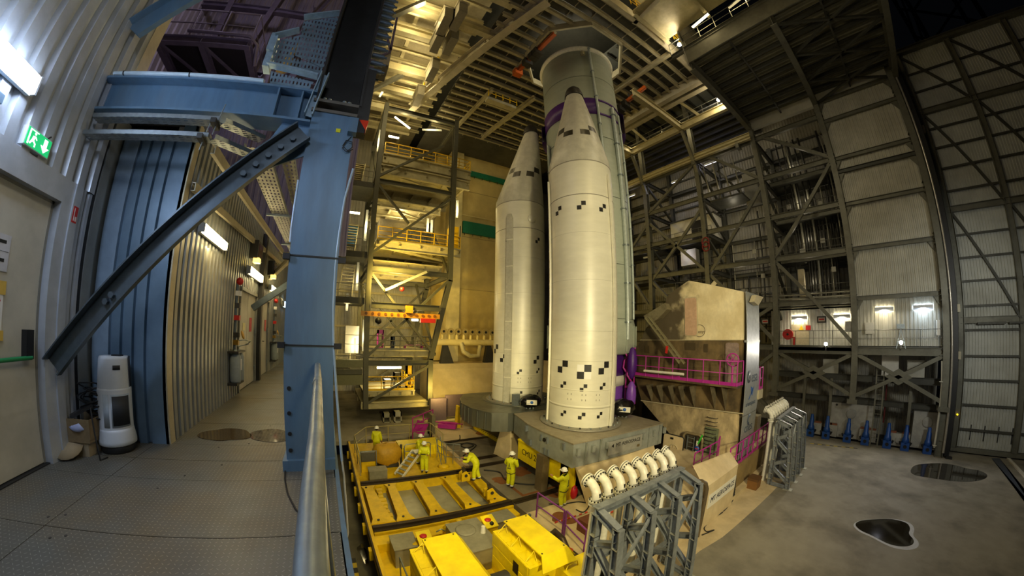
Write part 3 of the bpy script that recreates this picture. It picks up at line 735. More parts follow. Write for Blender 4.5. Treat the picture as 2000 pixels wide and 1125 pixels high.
MB().prism([(7.4, 4.95, G), (23, 4.95, G), (23, 3.6, G), (18, 3.75, G), (12.4, 4.0, G), (11, 4.2, G), (7.4, 4.3, G)], (0, 0, .008)).build('floor_strip_cream', cream, None, 'structure')
# rails let into the pad
for y in (10.75, 14.9, 15.9, 19.2):
    x1 = 15 if y < 15 else 14
    b = MB(); b.box(7.25, x1, y - .05, y + .05, PAD, PAD + .03); b.box(7.25, x1, y - .2, y - .05, PAD, PAD + .012); b.box(7.25, x1, y + .05, y + .2, PAD, PAD + .012)
    tag(b.build('pad_rail', rail_m), {10.75: 'dark rail set in the pad nearest the purple guard rail', 14.9: 'dark rail set in the pad in line with the far transporter rail', 15.9: 'dark rail set in the pad just beyond the transporter rail', 19.2: 'farthest dark rail set in the launch pad'}[y], 'rail')
for i, (x, y, w, h) in enumerate(((9.4, 13.3, .55, .45), (9.6, 11.7, .16, .14), (10.9, 20.3, .9, .5), (11.6, 18.2, .8, .5), (8.3, 8.7, .5, .4), (9.6, 10.3, .5, .3), (7.9, 12.9, .5, .3))):
    b = MB(); b.prism([(px_, py_, PAD + .002) for px_, py_ in blob(x, y, w, h, 20 + i, rough=.25)], (0, 0, .003 + .0007 * i)); s = b.build('trim_%d' % (20 + i), rust_m, None, 'structure')
# yellow and rusty outline of the pad hatch
b = MB(); b.box(7.9, 8.05, 11.0, 12.6, PAD + .002, PAD + .008); b.box(8.05, 10.6, 11.0, 11.15, PAD + .002, PAD + .008); b.box(10.45, 10.6, 11.15, 12.6, PAD + .002, PAD + .008); b.build('trim_30', rust_m, None, 'structure')
b = MB(); b.box(10.9, 12.6, 11.5, 13.0, PAD + .002, PAD + .01); b.build('trim_31', black_m, None, 'structure')
# warning tape stretched on the pad
wt = thing('warning_tape', 'red and white warning tape lying along the pad edge', 'tape', (9.5, 8.5, PAD))
b = MB(); b.bar((7.75, 8.55, PAD + .06), (11.3, 8.31, PAD + .06), .02, .05); b.build('band', white_p, wt)
for k in range(12): b = MB(); b.bar((7.75 + k * .3, 8.55 - .02 * k, PAD + .06), (7.9 + k * .3, 8.54 - .02 * k, PAD + .06), .024, .054); b.build('stripe', red_white, wt)
b = MB(); r_ = random.Random(5)
for k in range(14): b.bar((10.25 + r_.uniform(-.35, .35), 8.0 + r_.uniform(-.25, .25), PAD + .02 + .004 * k), (10.25 + r_.uniform(-.35, .35), 8.0 + r_.uniform(-.25, .25), PAD + .03 + .004 * k), .05, .01)
tag(b.build('tape_heap', mat('tape_bright', 'd8362c', .5)), 'crumpled heap of red tape on the cream pad floor', 'tape')

def hose(label, pts, r=.035, m=None, z=None):
    P = [Vector(p) for p in pts]; out = []
    for i in range(len(P) - 1):
        p0, p1, p2, p3 = P[max(i - 1, 0)], P[i], P[i + 1], P[min(i + 2, len(P) - 1)]
        for k in range(5):
            t = k / 5; out.append(.5 * ((2 * p1) + (p2 - p0) * t + (2 * p0 - 5 * p1 + 4 * p2 - p3) * t * t + (3 * p1 - p0 - 3 * p2 + p3) * t ** 3))
    out.append(P[-1]); b = MB(); b.tube(out, r, 6)
    return tag(b.build('hose', m or black_rub), label, 'hose')
def zp(*pp, z=PAD + .035): return [at(x, y, Z=z) for x, y in pp]
hose('black hose running from the transporter past the standing worker to the pallet', zp((945, 918), (975, 922), (985, 935), (1000, 942), (1030, 946), (1060, 945), (1072, 942), (1060, 950), (1052, 946), (1062, 940), (1085, 925)))
hose('black hose looping over the far part of the launch pad', zp((898, 850), (896, 860), (872, 866), (885, 868), (912, 866), (925, 870), (912, 875), (900, 870), (912, 865), (930, 870), (912, 885), (905, 890)))
hose('thin black hose lying by the booted worker and the red bag', zp((1072, 984), (1100, 984), (1130, 980), (1150, 985), (1140, 1000), (1125, 995)), .025)
hose('black cable with loops on the cream floor by the white banner', [at(x, y, Z=G + .03) for x, y in ((1371, 1045), (1395, 1035), (1380, 1038), (1377, 1028), (1400, 1008), (1412, 1000), (1402, 1006), (1400, 998), (1413, 998), (1425, 985), (1432, 975), (1436, 955))], .02)

# floor marks of the hall
wet_c = mat('wet_concrete', '2b2820', .05, 0, grain=.2); foam = mat('pale_residue', 'b9bcc2', .5, grain=.1); damp = mat('damp_concrete', '5a564c', .3, 0)
pz1 = [at(x, y, Z=G) for x, y in ((1664, 1024), (1680, 1016), (1712, 1014), (1742, 1013), (1760, 1016), (1780, 1022), (1787, 1034), (1782, 1046), (1795, 1058), (1794, 1070), (1775, 1075), (1745, 1071), (1722, 1060), (1700, 1048), (1676, 1038))]
def smooth(P):
    for _ in range(3): P = [q_ for i in range(len(P)) for q_ in (P[i].lerp(P[(i + 1) % len(P)], .25), P[i].lerp(P[(i + 1) % len(P)], .75))]
    return P
pz1 = smooth(pz1)
def shrink(P, k): c = sum(P, V(0, 0, 0)) / len(P); return [c + (p - c) * k for p in P]
t = thing('puddle', 'dark puddle with a pale dried rim on the hall floor', 'puddle', pz1[3])
MB().prism([p + V(0, 0, .001) for p in pz1], (0, 0, .003)).build('rim', foam, t)
pz2 = [p + V(.06, .08, 0) for p in shrink(pz1, .9)]
MB().prism([p + V(0, 0, .004) for p in pz2], (0, 0, .003)).build('water', wet_c, t)
pz3 = [at(x, y, Z=G) for x, y in ((1776, 927), (1782, 910), (1800, 906), (1838, 904), (1870, 909), (1890, 916), (1912, 918), (1930, 927), (1925, 936), (1895, 942), (1860, 940), (1820, 934))]
b = MB(); b.prism([p + V(0, 0, .001) for p in smooth(pz3)], (0, 0, .003)); tag(b.build('puddle', wet_c), 'large dark wet patch on the hall floor by the big door', 'puddle')
MB().prism([at(1936, 895, Z=G), at(1952, 895, Z=G), (23.5, -8.3, G), (22.5, -8.9, G), at(2040, 1062, Z=G) if False else V(16, -8.9, G), V(16, -8.25, G)][0:2] + [V(16, -8.2, G), V(16, -8.7, G)], (0, 0, .003)).build('trim_32', asphalt_line, None, 'structure')
hz = thing('hazard_stripe', 'yellow and black hazard stripe on the floor by the blue pumps', 'floor marking', at(1580, 868, Z=G))
a0, a1 = at(1582, 866, Z=G), at(1675, 876, Z=G)
for k in range(12):
    p, q_ = a0.lerp(a1, k / 12), a0.lerp(a1, (k + 1) / 12); b = MB(); b.bar(p + V(0, 0, .004), q_ + V(0, 0, .004), .16, .006); b.build('stripe', (mat('stripe_yellow', 'a8921c', .6), black_m)[k % 2], hz)
# hazard kerb in the trench
kb = thing('hazard_kerb', 'black and yellow kerb at the bottom of the trench', 'kerb', (.55, 8, -8.6))
for k in range(26):
    b = MB(); b.box(.35, .6, 3.5 + k * .28, 3.5 + k * .28 + .28, -8.6, -8.45); b.build('kerb_block', (MATS['stripe_yellow'], black_m)[k % 2], kb)
for i, (x, y, rx, ry) in enumerate(((.85, 9.3, .22, .5), (.92, 7.4, .2, .9), (.95, 11.2, .2, .5))):
    puddle('puddle', ('glossy puddle in the trench level with the near rail', 'long glossy puddle in the trench by the engine covers', 'glossy puddle in the trench below the rail ends')[i], blob(x, y, rx, ry, 40 + i, rough=.3), -8.599, wet_c)

# ------------------------------------------------------------------ rocket
tank = mat('tank_white', 'dedbc9', .38, .05, dirt='c4bfa8', amt=.25, scale=.4, stretch=(1, 1, 3), grain=.05)
core_m = mat('core_white', 'aeb6a8', .4, .08, dirt='979f95', amt=.3, scale=.7, stretch=(.6, .6, 3), grain=.06)
mark_b = mat('mark_black', '1c1b1a', .5, grain=.02); mark_w = mat('mark_white', 'ecebe4', .5, grain=.02)
seam_m = mat('seam', '8e8a7c', .5); fairing = mat('fairing_grey', 'b9b6a6', .45, dirt='a5a292', amt=.4, scale=2)
cover_purple = mat('purple_cover', '4b1878', .42, 0, dirt='3a1060', amt=.5, scale=5, bump=.5, bscale=9)
bag_black = mat('black_bag', '0f0f10', .25, 0, bump=.8, bscale=7)
BR, BZ0, BZ1 = 1.70, -4.35, 8.75

def rings(b, prof, n=48):
    """prof: (x, y, z, r) rings lofted"""
    vs = []; m = len(prof)
    for x, y, z, r in prof:
        vs += [(x + r * math.cos(2 * math.pi * k / n), y + r * math.sin(2 * math.pi * k / n), z) for k in range(n)]
    return b.add(vs, [(i * n + k, i * n + (k + 1) % n, (i + 1) * n + (k + 1) % n, (i + 1) * n + k) for i in range(m - 1) for k in range(n)], True)
def patch(b, cx, cy, r, a0, a1, z0, z1, n=4, off=.004):
    vs = []
    for k in range(n + 1):
        a = a0 + (a1 - a0) * k / n
        vs += [(cx + (r + off) * math.cos(a), cy + (r + off) * math.sin(a), z0), (cx + (r + off) * math.cos(a), cy + (r + off) * math.sin(a), z1)]
    return b.add(vs, [(2 * i, 2 * i + 2, 2 * i + 3, 2 * i + 1) for i in range(n)], True)

def booster(label, cx, cy, marks, tipdir, ducts):
    t = thing('booster', label, 'rocket booster', (cx, cy, BZ0), 'solid boosters')
    b = MB(); rings(b, [(cx, cy, BZ0, BR), (cx, cy, BZ1, BR)]); b.build('casing', tank, t)
    tx, ty = cx + tipdir[0] * .93, cy + tipdir[1] * .93; TZ = 14.9
    prof = [(cx, cy, BZ1, BR), (cx, cy, BZ1 + .4, BR - .02)]
    for s in (.2, .5, 1.0): prof.append((cx + (tx - cx) * s, cy + (ty - cy) * s, BZ1 + .4 + (TZ - BZ1 - .4) * s, BR - .02 + (.56 - BR) * s))
    b = MB(); rings(b, prof); b.build('nose_cone', mat('nose_white', 'c4c1b2', .4, .05, dirt='a9a696', amt=.4, scale=1), t)
    b = MB(); rings(b, [(tx, ty, TZ - .02, .6), (tx, ty, TZ + .25, .57), (tx, ty, TZ + .6, .45), (tx, ty, TZ + .85, .22), (tx, ty, TZ + .9, .01)], 24); b.build('nose_cover', mat('nose_black', '1e1916', .5, 0, bump=.6, bscale=8), t)
    for z, h in ((8.75, .025), (6.85, .02), (-2.55, .02), (-3.35, .06)):
        b = MB(); b.lathe([(BR, -h), (BR + .008, -h), (BR + .008, h), (BR, h)], (cx, cy, z), 48); b.build('joint_ring', seam_m if z > 0 else tank, t)
    for z in (-1.2, .2, 2.6, 4.9):
        b = MB(); b.lathe([(BR, -.006), (BR + .003, -.006), (BR + .003, .006), (BR, .006)], (cx, cy, z), 48); b.build('joint_ring', fairing, t)
    toward = math.atan2(-cy, -cx)
    for a, z, w, full in marks:
        da = w / BR
        c = toward + a
        def pp(i, j, m):
            b = MB(); patch(b, cx, cy, BR, c + (i - 1) * da, c + i * da, z + (j - 1) * w, z + j * w); b.build('checker_mark', m, t)
        pp(1, 1, mark_b); pp(0, 0, mark_b)
        if full: pp(0, 1, mark_w); pp(1, 0, mark_w)
    # checker marks on the cone
    for a in (-.78, .78):
        for i in (0, 1):
            s0 = .42 - .075 * i; s1 = s0 - .075; vs = []
            for s in (s0, s1):
                x, y, z, r = cx + (tx - cx) * s, cy + (ty - cy) * s, BZ1 + .4 + (TZ - BZ1 - .4) * s, BR - .02 + (.56 - BR) * s
                for k in range(5):
                    an = toward + a + (i if a > 0 else -i) * .42 * -1 + (k / 4 - .5) * .42
                    vs.append((x + (r + .006) * math.cos(an), y + (r + .006) * math.sin(an), z))
            b = MB(); b.add(vs, [(k, k + 1, 6 + k, 5 + k) for k in range(4)], True); b.build('cone_mark', mat('mark_bronze', '2e2a20', .35, .3), t)
    # base flange and studs
    b = MB(); b.lathe([(BR - .2, -.06), (2.05, -.06), (2.1, -.04), (2.1, .0), (2.05, .03), (BR, .03)], (cx, cy, BZ0 - .0), 56); b.build('base_flange', mat('flange_grey', '8a877c', .45, .4), t)
    for k in range(24):
        a = 2 * math.pi * k / 24; b = MB(); x, y = cx + 1.9 * math.cos(a), cy + 1.9 * math.sin(a); b.cyl((x, y, BZ0 + .02), (x, y, BZ0 + .09), .04, 8); b.build('stud', mark_b if k % 3 == 0 else galv, t)
    for a, z in ((-.35, -3.0), (.05, -3.0), (.45, -3.0), (-.35, -2.75), (.05, -2.75), (.45, -2.75)):
        for e in (-.05, .05):
            b = MB(); patch(b, cx, cy, BR, toward + a + e, toward + a + e + .02, z - .04, z + .04, 1); b.build('rivet_pair', seam_m, t)
    for a, z0, z1, w, m in ducts:
        c = toward + a; e = V(math.cos(c), math.sin(c), 0); s = V(-e.y, e.x, 0)
        b = MB(); p = V(cx, cy, 0) + e * (BR + .03)
        b.prism([p + s * -w + V(0, 0, z0), p + s * w + V(0, 0, z0), p + s * w + V(0, 0, z1 - .3), p + s * w * .5 + V(0, 0, z1), p - s * w * .5 + V(0, 0, z1), p - s * w + V(0, 0, z1 - .3)], e * .09)
        d = b.build('cable_duct', m, t)
        z = z0 + 1.6
        while z < z1 - .5:
            b = MB(); b.prism([p + s * -(w + .02) + V(0, 0, z), p + s * (w + .02) + V(0, 0, z), p + s * (w + .02) + V(0, 0, z + .06), p - s * (w + .02) + V(0, 0, z + .06)], e * .1); b.build('duct_joint', tank, d); z += 1.75
    return t
FM = [(.04, -1.68, .33, True), (.62, -1.5, .3, False), (-.6, -1.5, .3, False), (.04, -2.42, .17, False), (.6, -2.35, .16, False), (-.55, -2.35, .16, False), (.03, -3.75, .17, False), (.55, -3.72, .15, False), (-.5, -3.72, .15, False), (-.0, 6.25, .22, False), (.66, 6.2, .22, False), (-.75, 6.2, .22, False)]
booster('front white booster with bronze checks, nearest the camera', 11.87, 11.75, FM, (.78, .63), [(.98, BZ0, 8.2, .07, tank), (-1.25, BZ0, 8.2, .06, tank)])
LM = [(.75, -1.6, .25, False), (-.6, -1.55, .25, False), (.85, -2.3, .16, False), (0.05, -2.35, .16, False), (.92, -3.7, .15, False), (.1, -3.72, .15, False), (.75, 6.1, .2, False), (-.45, 6.15, .2, False), (-1.05, -1.0, .3, False)]
bb = booster('rear white booster with a grey cable duct, left of the front one', 11.96, 17.87, LM, (.80, -.6), [(-.38, BZ0, 7.8, .22, fairing)])
b = MB(); c_ = math.atan2(-17.87, -11.96) + .48; e = V(math.cos(c_), math.sin(c_), 0); b.lathe([(0, 0), (.3, 0), (.28, .04), (0, .05)], V(11.96, 17.87, 7.5) + e * BR, 20, axis=e); b.build('access_cover', tank, bb)
# core stage
KX, KY, KR = 15.5, 14.65, 2.72
co = thing('core_stage', 'tall greenish white core stage with a purple belt behind the boosters', 'rocket stage', (KX, KY, .8))
b = MB(); rings(b, [(KX, KY, .9, KR), (KX, KY, 20.3, KR), (KX, KY, 20.3, KR - .05), (KX, KY, 18, KR - .05)], 64); b.build('tank', core_m, co)
b = MB(); b.lathe([(KR - .05, 20.25), (KR + .12, 20.28), (KR + .18, 20.42), (KR + .14, 20.6), (KR - .02, 20.66), (KR - .06, 20.4)], (KX, KY, 0), 64); b.build('top_cover', mat('plastic_wrap', 'e2e0cf', .25, 0, bump=.5, bscale=12), co)
b = MB(); rings(b, [(KX, KY, 20.3, KR - .06), (KX, KY, 20.2, .02)], 40); b.build('lid', mat('wrap_dark', '98978a', .5), co)
for z in (17.7, 12.6, 8.4, 4.2, 1.0):
    b = MB(); b.lathe([(KR, -.02), (KR + .012, -.02), (KR + .012, .02), (KR, .02)], (KX, KY, z), 64); b.build('joint_ring', mat('core_seam', '6d746a', .5), co)
ta = math.atan2(-KY, -KX)
b = MB(); b.lathe([(KR, 14.35), (KR + .05, 14.35), (KR + .06, 15.65), (KR, 15.65)], (KX, KY, 0), 40, ta - 1.9, ta + .42); b.build('purple_belt', cover_purple, co)
b = MB(); b.lathe([(KR, 15.5), (KR + .04, 15.5), (KR + .04, 15.65), (KR, 15.65)], (KX, KY, 0), 12, ta + .42, ta + 1.35); b.lathe([(KR, 14.35), (KR + .04, 14.35), (KR + .04, 14.5), (KR, 14.5)], (KX, KY, 0), 12, ta + .42, ta + 1.35); b.build('belt_strap', cover_purple, co)
b = MB(); b.lathe([(KR, 13.9), (KR + .3, 13.9), (KR + .35, 15.5), (KR, 15.8)], (KX, KY, 0), 10, ta + 1.35, ta + 1.9); b.build('purple_belt_pack', cover_purple, co)
b = MB(); b.lathe([(KR, 13.7), (KR + .3, 13.8), (KR + .3, 15.0), (KR, 15.2)], (KX, KY, 0), 10, ta - 1.9, ta - 1.3); b.build('purple_belt_pack', cover_purple, co)
for a, z0, z1, r, in ((.42, 1.0, 20.5, .09), (.85, -.2, 15.2, .14), (1.12, 1.0, 15.0, .07), (-1.02, -4, 12.9, .1)):
    x, y = KX + (KR + .12) * math.cos(ta + a), KY + (KR + .12) * math.sin(ta + a)
    b = MB(); b.tube([(x, y, z0), (x, y, z1)], r, 10); pi_ = b.build('feed_line', mat('feed_line', 'aeb8b4', .35, .2), co)
    z = z0 + 1
    while z < z1:
        b = MB(); b.cyl((x, y, z - .04), (x, y, z + .04), r * 1.5, 10); b.build('clamp', galv, pi_); z += 2.3
b = MB(); b.lathe([(KR, .9), (KR + .1, .5), (KR + .12, -.2), (KR + .06, -1.0), (KR - .5, -1.15), (KR - .7, -1.15)], (KX, KY, 0), 40); b.build('engine_skirt', core_m, co)
for k in range(20):
    a = 2 * math.pi * k / 20; b = MB(); x, y = KX + (KR + .14) * math.cos(a), KY + (KR + .14) * math.sin(a); b.bar((x, y, -.9), (x, y, .6), .05); b.build('stringer', core_m, co)
b = MB(); b.lathe([(.5, -1.1), (2.2, -1.2), (2.25, -2.4), (1.2, -2.5)], (KX, KY, 0), 28); b.build('engine_cover', cover_purple, co)
b = MB(); b.lathe([(1.0, -2.4), (2.3, -2.4), (2.3, -3.0), (1.0, -3.0)], (KX, KY, 0), 28); b.build('white_band', white_p, co)
b = MB(); b.lathe([(1.0, -3.0), (2.2, -3.0), (2.3, -4.3), (1.9, -4.45), (1.0, -4.45)], (KX, KY, 0), 28); b.build('nozzle_cover', mat('violet_cover', '7a45b0', .4, 0, bump=.5, bscale=6), co)
# bright edge pieces on the core top
b = MB(); b.box(KX + (KR + .05) * math.cos(ta + .25) - .12, KX + (KR + .05) * math.cos(ta + .25) + .12, KY + (KR + .05) * math.sin(ta + .25) - .12, KY + (KR + .05) * math.sin(ta + .25) + .12, 19.7, 20.1); b.build('sensor_box', mat('sensor', '9a9474', .5), co)

# ------------------------------------------------------------------ pallets below the boosters
pal = mat('pallet_grey', '8e938f', .5, .2, dirt='767a72', amt=.5, scale=1.2); pal2 = mat('pallet_metal', '7d8078', .35, .6, dirt='5f625a', amt=.6, scale=1.0, stretch=(1, 1, .3)); pal_top = mat('pallet_top', '8d8470', .5, .1, dirt='726b5a', amt=.5, scale=1.5)
p1 = thing('booster_pallet', 'grey ribbed pallet with company lettering under the front booster', 'pallet', (11.9, 11.7, -5.6), 'booster pallets')
top1 = [(9.35, 13.6), (9.1, 12.6), (9.0, 11.4), (9.05, 9.25), (15.1, 8.85), (15.3, 14.4), (9.6, 14.6)]
MB().prism([(x, y, -4.46) for x, y in top1], (0, 0, .05)).build('deck', pal_top, p1)
b = MB(); b.prism([(x * .99 + .12, y * .99 + .117, -5.5) for x, y in top1], (0, 0, 1.04)); b.build('body', pal, p1)
d = (V(15.1, 8.85, 0) - V(9.05, 9.25, 0)).normalized(); n_ = V(d.y, -d.x, 0)
for k in range(15):
    if 5 <= k <= 9: continue
    p = V(9.05, 9.25, -5.5) + d * (.25 + .42 * k); b = MB(); b.prism([p, p + n_ * .12 + V(0, 0, 1.04), p + V(0, 0, 1.04)], d * .05) if k % 2 else b.bar(p + n_ * .05 + V(0, 0, .55), p + n_ * .05 + V(0, 0, .85), .16, .1, n_); b.build('rib' if k % 2 else 'lug', pal, p1)
pn = V(9.05, 9.25, -4.95) + d * 3.1 + n_ * .1
b = MB(); b.bar(pn - d * 1.15, pn + d * 1.1, .06, .62, (0, 0, 1)); b.build('name_board', mat('board_grey', '8a8a84', .5), p1)
text('lettering', 'MT AEROSPACE', .24, pn + n_ * .035 + V(0, 0, .1) + d * .12, d, (0, 0, 1), black_m, p1)
b = MB(); c = pn + n_ * .035 + V(0, 0, .1) - d * 1.0; b.prism([c, c + d * .14 + V(0, 0, .09), c + d * .14 - V(0, 0, .09)], n_ * .005); b.build('logo', black_m, p1)
b = MB(); b.bar(pn + d * .75 + V(0, 0, -.2), pn + d * .95 + V(0, 0, -.2), .07, .12); b.build('name_plate', mat('brass_plate', '5c5136', .5), p1)
for y, z in ((9.8, -4.7), (10.9, -4.75), (11.35, -4.75), (12.6, -4.65), (12.2, -5.25), (10.8, -5.3), (11.05, -5.3)):
    b = MB(); b.box(8.98, 9.2, y - .05, y + .05, z - .14, z + .14); b.build('lug', mat('lug_grey', '6f767c', .5, .3), p1)
b = MB(); b.cyl((9.2, 11.1, -4.78), (8.98, 11.1, -4.78), .09, 12); b.build('port', black_m, p1)
p2 = thing('booster_pallet', 'bare metal curved pallet under the rear booster', 'pallet', (11.9, 17.9, -5.6), 'booster pallets')
top2 = [(9.0, 20.6), (8.2, 19.6), (7.85, 18.2), (7.8, 16.6), (7.95, 15.4), (8.35, 14.3), (9.0, 13.75), (10.1, 15.0), (14.8, 15.2), (14.8, 20.9)]
top2 = [(9.4, 21.0), (8.5, 19.7), (8.0, 18.0), (7.85, 16.3), (8.3, 14.6), (9.0, 14.75), (15.3, 14.8), (15.3, 21.0)]
top2 = [(9.3, 20.8), (8.45, 19.5), (7.95, 18.0), (7.95, 16.6), (8.5, 15.2), (9.3, 14.75), (15.3, 14.75), (15.3, 20.8)]
MB().prism([(x, y, -4.46) for x, y in top2], (0, 0, .05)).build('deck', pal2, p2)
b = MB(); b.prism([(x * .985 + .18, y * .985 + .26, -5.5) for x, y in top2], (0, 0, 1.04)); b.build('body', pal2, p2)
for i in range(4):
    q0, q1 = V(*top2[i + 1], 0), V(*top2[i], 0)
    for k in (.3, .7):
        p = q0.lerp(q1, k); b = MB(); b.bar(p + V(0, 0, -5.45), p + V(0, 0, -4.5), .06, .06); b.build('rib', pal2, p2)
b = MB(); b.lathe([(1.75, 0), (2.3, 0), (2.35, .02), (2.3, .04), (1.75, .04)], (11.96, 17.87, -4.41), 48); b.build('ring', pal2, p2)
# piers and beams carrying the pallets
def solid(name, label, cat, m, *boxes, group=None):
    b = MB()
    for q_ in boxes: b.box(*q_)
    return tag(b.build(name, m), label, cat, group)
b = MB(); b.prism([(9.9, 9.0, PAD), (10.1, 8.3, PAD), (10.1, 9.0, -5.52), (9.5, 9.6, -5.52)], (4.5, 0, 0)); tag(b.build('pier', cream), 'cream sloped pier under the near edge of the front pallet', 'pier')
b = MB(); b.prism([(9.6, 14.8, PAD), (9.3, 16.2, PAD), (9.6, 15.9, -5.52), (9.7, 15.1, -5.52)], (4.5, 0, 0)); tag(b.build('pier', cream), 'cream pier between the two booster pallets', 'pier')
yb = thing('pallet_beam', 'yellow carrier beam marked CMU 209 under the front pallet', 'beam', (9.2, 11.5, PAD))
MB().box(9.3, 9.6, 9.6, 13.6, -6.6, -5.55).build('web', yellow_clean, yb)
text('lettering', 'CMU 209', .42, (9.29, 12.4, -6.1), (0, -1, 0), (0, 0, 1), black_m, yb)
MB().box(9.25, 9.65, 9.6, 13.6, -5.6, -5.52).build('flange', yellow_clean, yb)
b = MB(); b.box(9.3, 9.8, 9.7, 10.2, PAD, -5.6); b.build('foot', yellow, yb)
solid('steel_leg', 'brown steel leg under the yellow carrier beam', 'leg support', mat('leg_brown', '6d604a', .5, .3), (8.85, 9.22, 10.9, 11.4, PAD, -5.52))
yp = thing('service_platform', 'low yellow service platform with red and white edge under the rear pallet', 'platform', (11.5, 18.5, PAD))
q0, q1, q2, q3 = [at(x, y, Z=-7.1) for x, y in ((925, 832), (990, 868), (1037, 858), (1040, 838))]
q3 = q0 + (q2 - q1)
MB().prism([q0, q1, q2, q3], (0, 0, .05)).build('deck', mat('deck_dark', '4c463a', .6, .2, dirt='6a5c3c', amt=.5, scale=2), yp)
b = MB(); b.bar(q0 - V(0, 0, .1), q1 - V(0, 0, .1), .06, .36); b.build('edge_beam', yellow_clean, yp)
for k in range(12):
    p, q_ = q1.lerp(q2, k / 12), q1.lerp(q2, (k + 1) / 12); b = MB(); b.bar(p + V(0, 0, .06), q_ + V(0, 0, .06), .14, .04); b.build('edge_stripe', (red_white, white_p)[k % 2], yp)
for k in range(16):
    p = q0.lerp(q1, (k + .5) / 16); b = MB(); b.bar(p + V(0, 0, .05), p + (q1 - q0).normalized() * .12 + V(0, 0, .05), .08, .05); b.build('edge_tooth', black_m, yp)
for a_, c_ in ((.35, .7), (.5, .55), (.65, .5)):
    p = q0.lerp(q1, a_) + (q2 - q1) * c_; b = MB(); b.bar(p + V(0, 0, .06), p + (q2 - q1) * .35 + V(0, 0, .06), .08, .03); b.bar(p + V(0, 0, .06), p + (q1 - q0) * .2 + V(0, 0, .06), .06, .03); b.build('yellow_line', yellow, yp)
# black wrapped engine parts with a white label
def wrapped(label, c, w, h):
    c = Vector(c); t = thing('wrapped_engine_part', label, 'engine part', c, 'bagged parts'); d = V(-c.y, c.x, 0).normalized() * -1; f = V(-c.x, -c.y, 0).normalized()
    b = MB(); r_ = random.Random(int(c.y * 10)); b.ball(c + V(0, 0, h * .55), 1, 14, 8, (w, w * .7, h * .5)); b.v = [(x + r_.uniform(-.05, .05), y + r_.uniform(-.05, .05), z + r_.uniform(-.04, .04)) for x, y, z in b.v]; b.build('black_bag', bag_black, t)
    p = c + f * (w * .84) + V(0, 0, h * .6) + d * .1; b = MB(); b.bar(p - d * .3, p + d * .3, .02, .28, (0, 0, 1)); l = b.build('label', white_p, t)
    b = MB(); b.lathe([(0, 0), (.09, 0), (.09, .004), (0, .004)], p + f * .012, 14, axis=f); b.build('logo', mat('logo_blue', '2a5aa8', .5), l)
    b = MB(); b.bar(p - d * .27 + f * .012 - V(0, 0, .06), p - d * .02 + f * .012 - V(0, 0, .03), .004, .015); b.build('swoosh', mat('logo_blue', '2a5aa8', .5), l)
    for k in range(3):
        q_ = c + d * (.2 * k - .2); b = MB(); b.cyl(q_, q_ + V(0, 0, .25), .07, 8); b.build('bracket_foot', galv, t)
    return t
wrapped('black bagged part with a white label between the two boosters', (11.15, 15.25, -4.41), .7, .8)
wrapped('black bagged part with a white label right of the front booster', (14.35, 11.0, -4.41), .85, .95)
solid('hatch_cover', 'small grey box on the flange of the rear booster', 'box', galv, (10.3, 10.75, 15.75, 15.95, -4.3, -3.6))

# ------------------------------------------------------------------ burnt mast right of the rocket
def burnt(name, base, soot, y0, y1, amt):
    m = mat(name, base, .6, .05, dirt=soot, amt=.75, scale=1.1, lo=.38, hi=.62, stretch=(1, 1, .7)); nt = m.node_tree; N = nt.nodes; L = nt.links; b = N['Principled BSDF']
    src = b.inputs['Base Color'].links[0].from_socket
    g = N.new('ShaderNodeNewGeometry'); sp = N.new('ShaderNodeSeparateXYZ'); L.new(g.outputs['Position'], sp.inputs[0])
    ns = N.new('ShaderNodeTexNoise'); ns.inputs['Scale'].default_value = 1.3; ns.inputs['Detail'].default_value = 8; L.new(g.outputs['Position'], ns.inputs['Vector'])
    ad = N.new('ShaderNodeMath'); ad.operation = 'MULTIPLY_ADD'; L.new(ns.outputs['Fac'], ad.inputs[0]); ad.inputs[1].default_value = 3.2; L.new(sp.outputs[1], ad.inputs[2])
    r = N.new('ShaderNodeMapRange'); r.interpolation_type = 'SMOOTHSTEP'; L.new(ad.outputs[0], r.inputs[0]); r.inputs[1].default_value = y0 + 1.6; r.inputs[2].default_value = y1 + 1.6; r.inputs[3].default_value = 0; r.inputs[4].default_value = amt
    mx = N.new('ShaderNodeMix'); mx.data_type = 'RGBA'; L.new(r.outputs[0], mx.inputs[0]); L.new(src, mx.inputs[6]); mx.inputs[7].default_value = lin('3a2f1c') + [1]; L.new(mx.outputs[2], b.inputs['Base Color'])
    return m
mast_up = burnt('mast_cream', 'e6d9b2', 'c9b88c', 8.3, 9.4, .93)
mast_mid = burnt('mast_soot', '75623f', '2a2216', 9.0, 13.0, .55)
mast_low = burnt('mast_low', 'cbb78c', '6b6048', 9.2, 10.6, .35)
silver = mat('silver_sheet', 'aeb2b4', .35, .55, dirt='8c9194', amt=.4, scale=2)
grey_print = mat('grey_print', '4a5568', .5)
MX, MXB, MY = 17.0, 19.35, 5.5
fs2_ = mat('shade_screen_dark', '2b2823', .6, .2)
ms = thing('launch_mast', 'tall soot-stained cream mast with silver end beside the rocket', 'launch mast', (17.5, 7, -6.9))
def mp(pp, X=MX): return [at(x, y, X=X) for x, y in pp]
def slab(pp, name, m, d=2.35, X=MX):
    P = mp(pp, X); b = MB(); b.prism(P, (d, 0, 0)); return b.build(name, m, ms)
slab([(1345, 548), (1388, 556), (1450.5, 569.5), (1450.5, 664), (1252, 664), (1262, 640), (1298, 605), (1302, 580), (1318, 566)], 'upper_body', mast_up)
slab([(1252, 664.5), (1450.5, 664.5), (1447, 752), (1240, 735), (1241, 684)], 'middle_body', mast_mid, 2.3)
slab([(1240, 736), (1447, 753), (1441, 808), (1252, 780)], 'lower_head', mast_mid, 2.3, MX + .06)
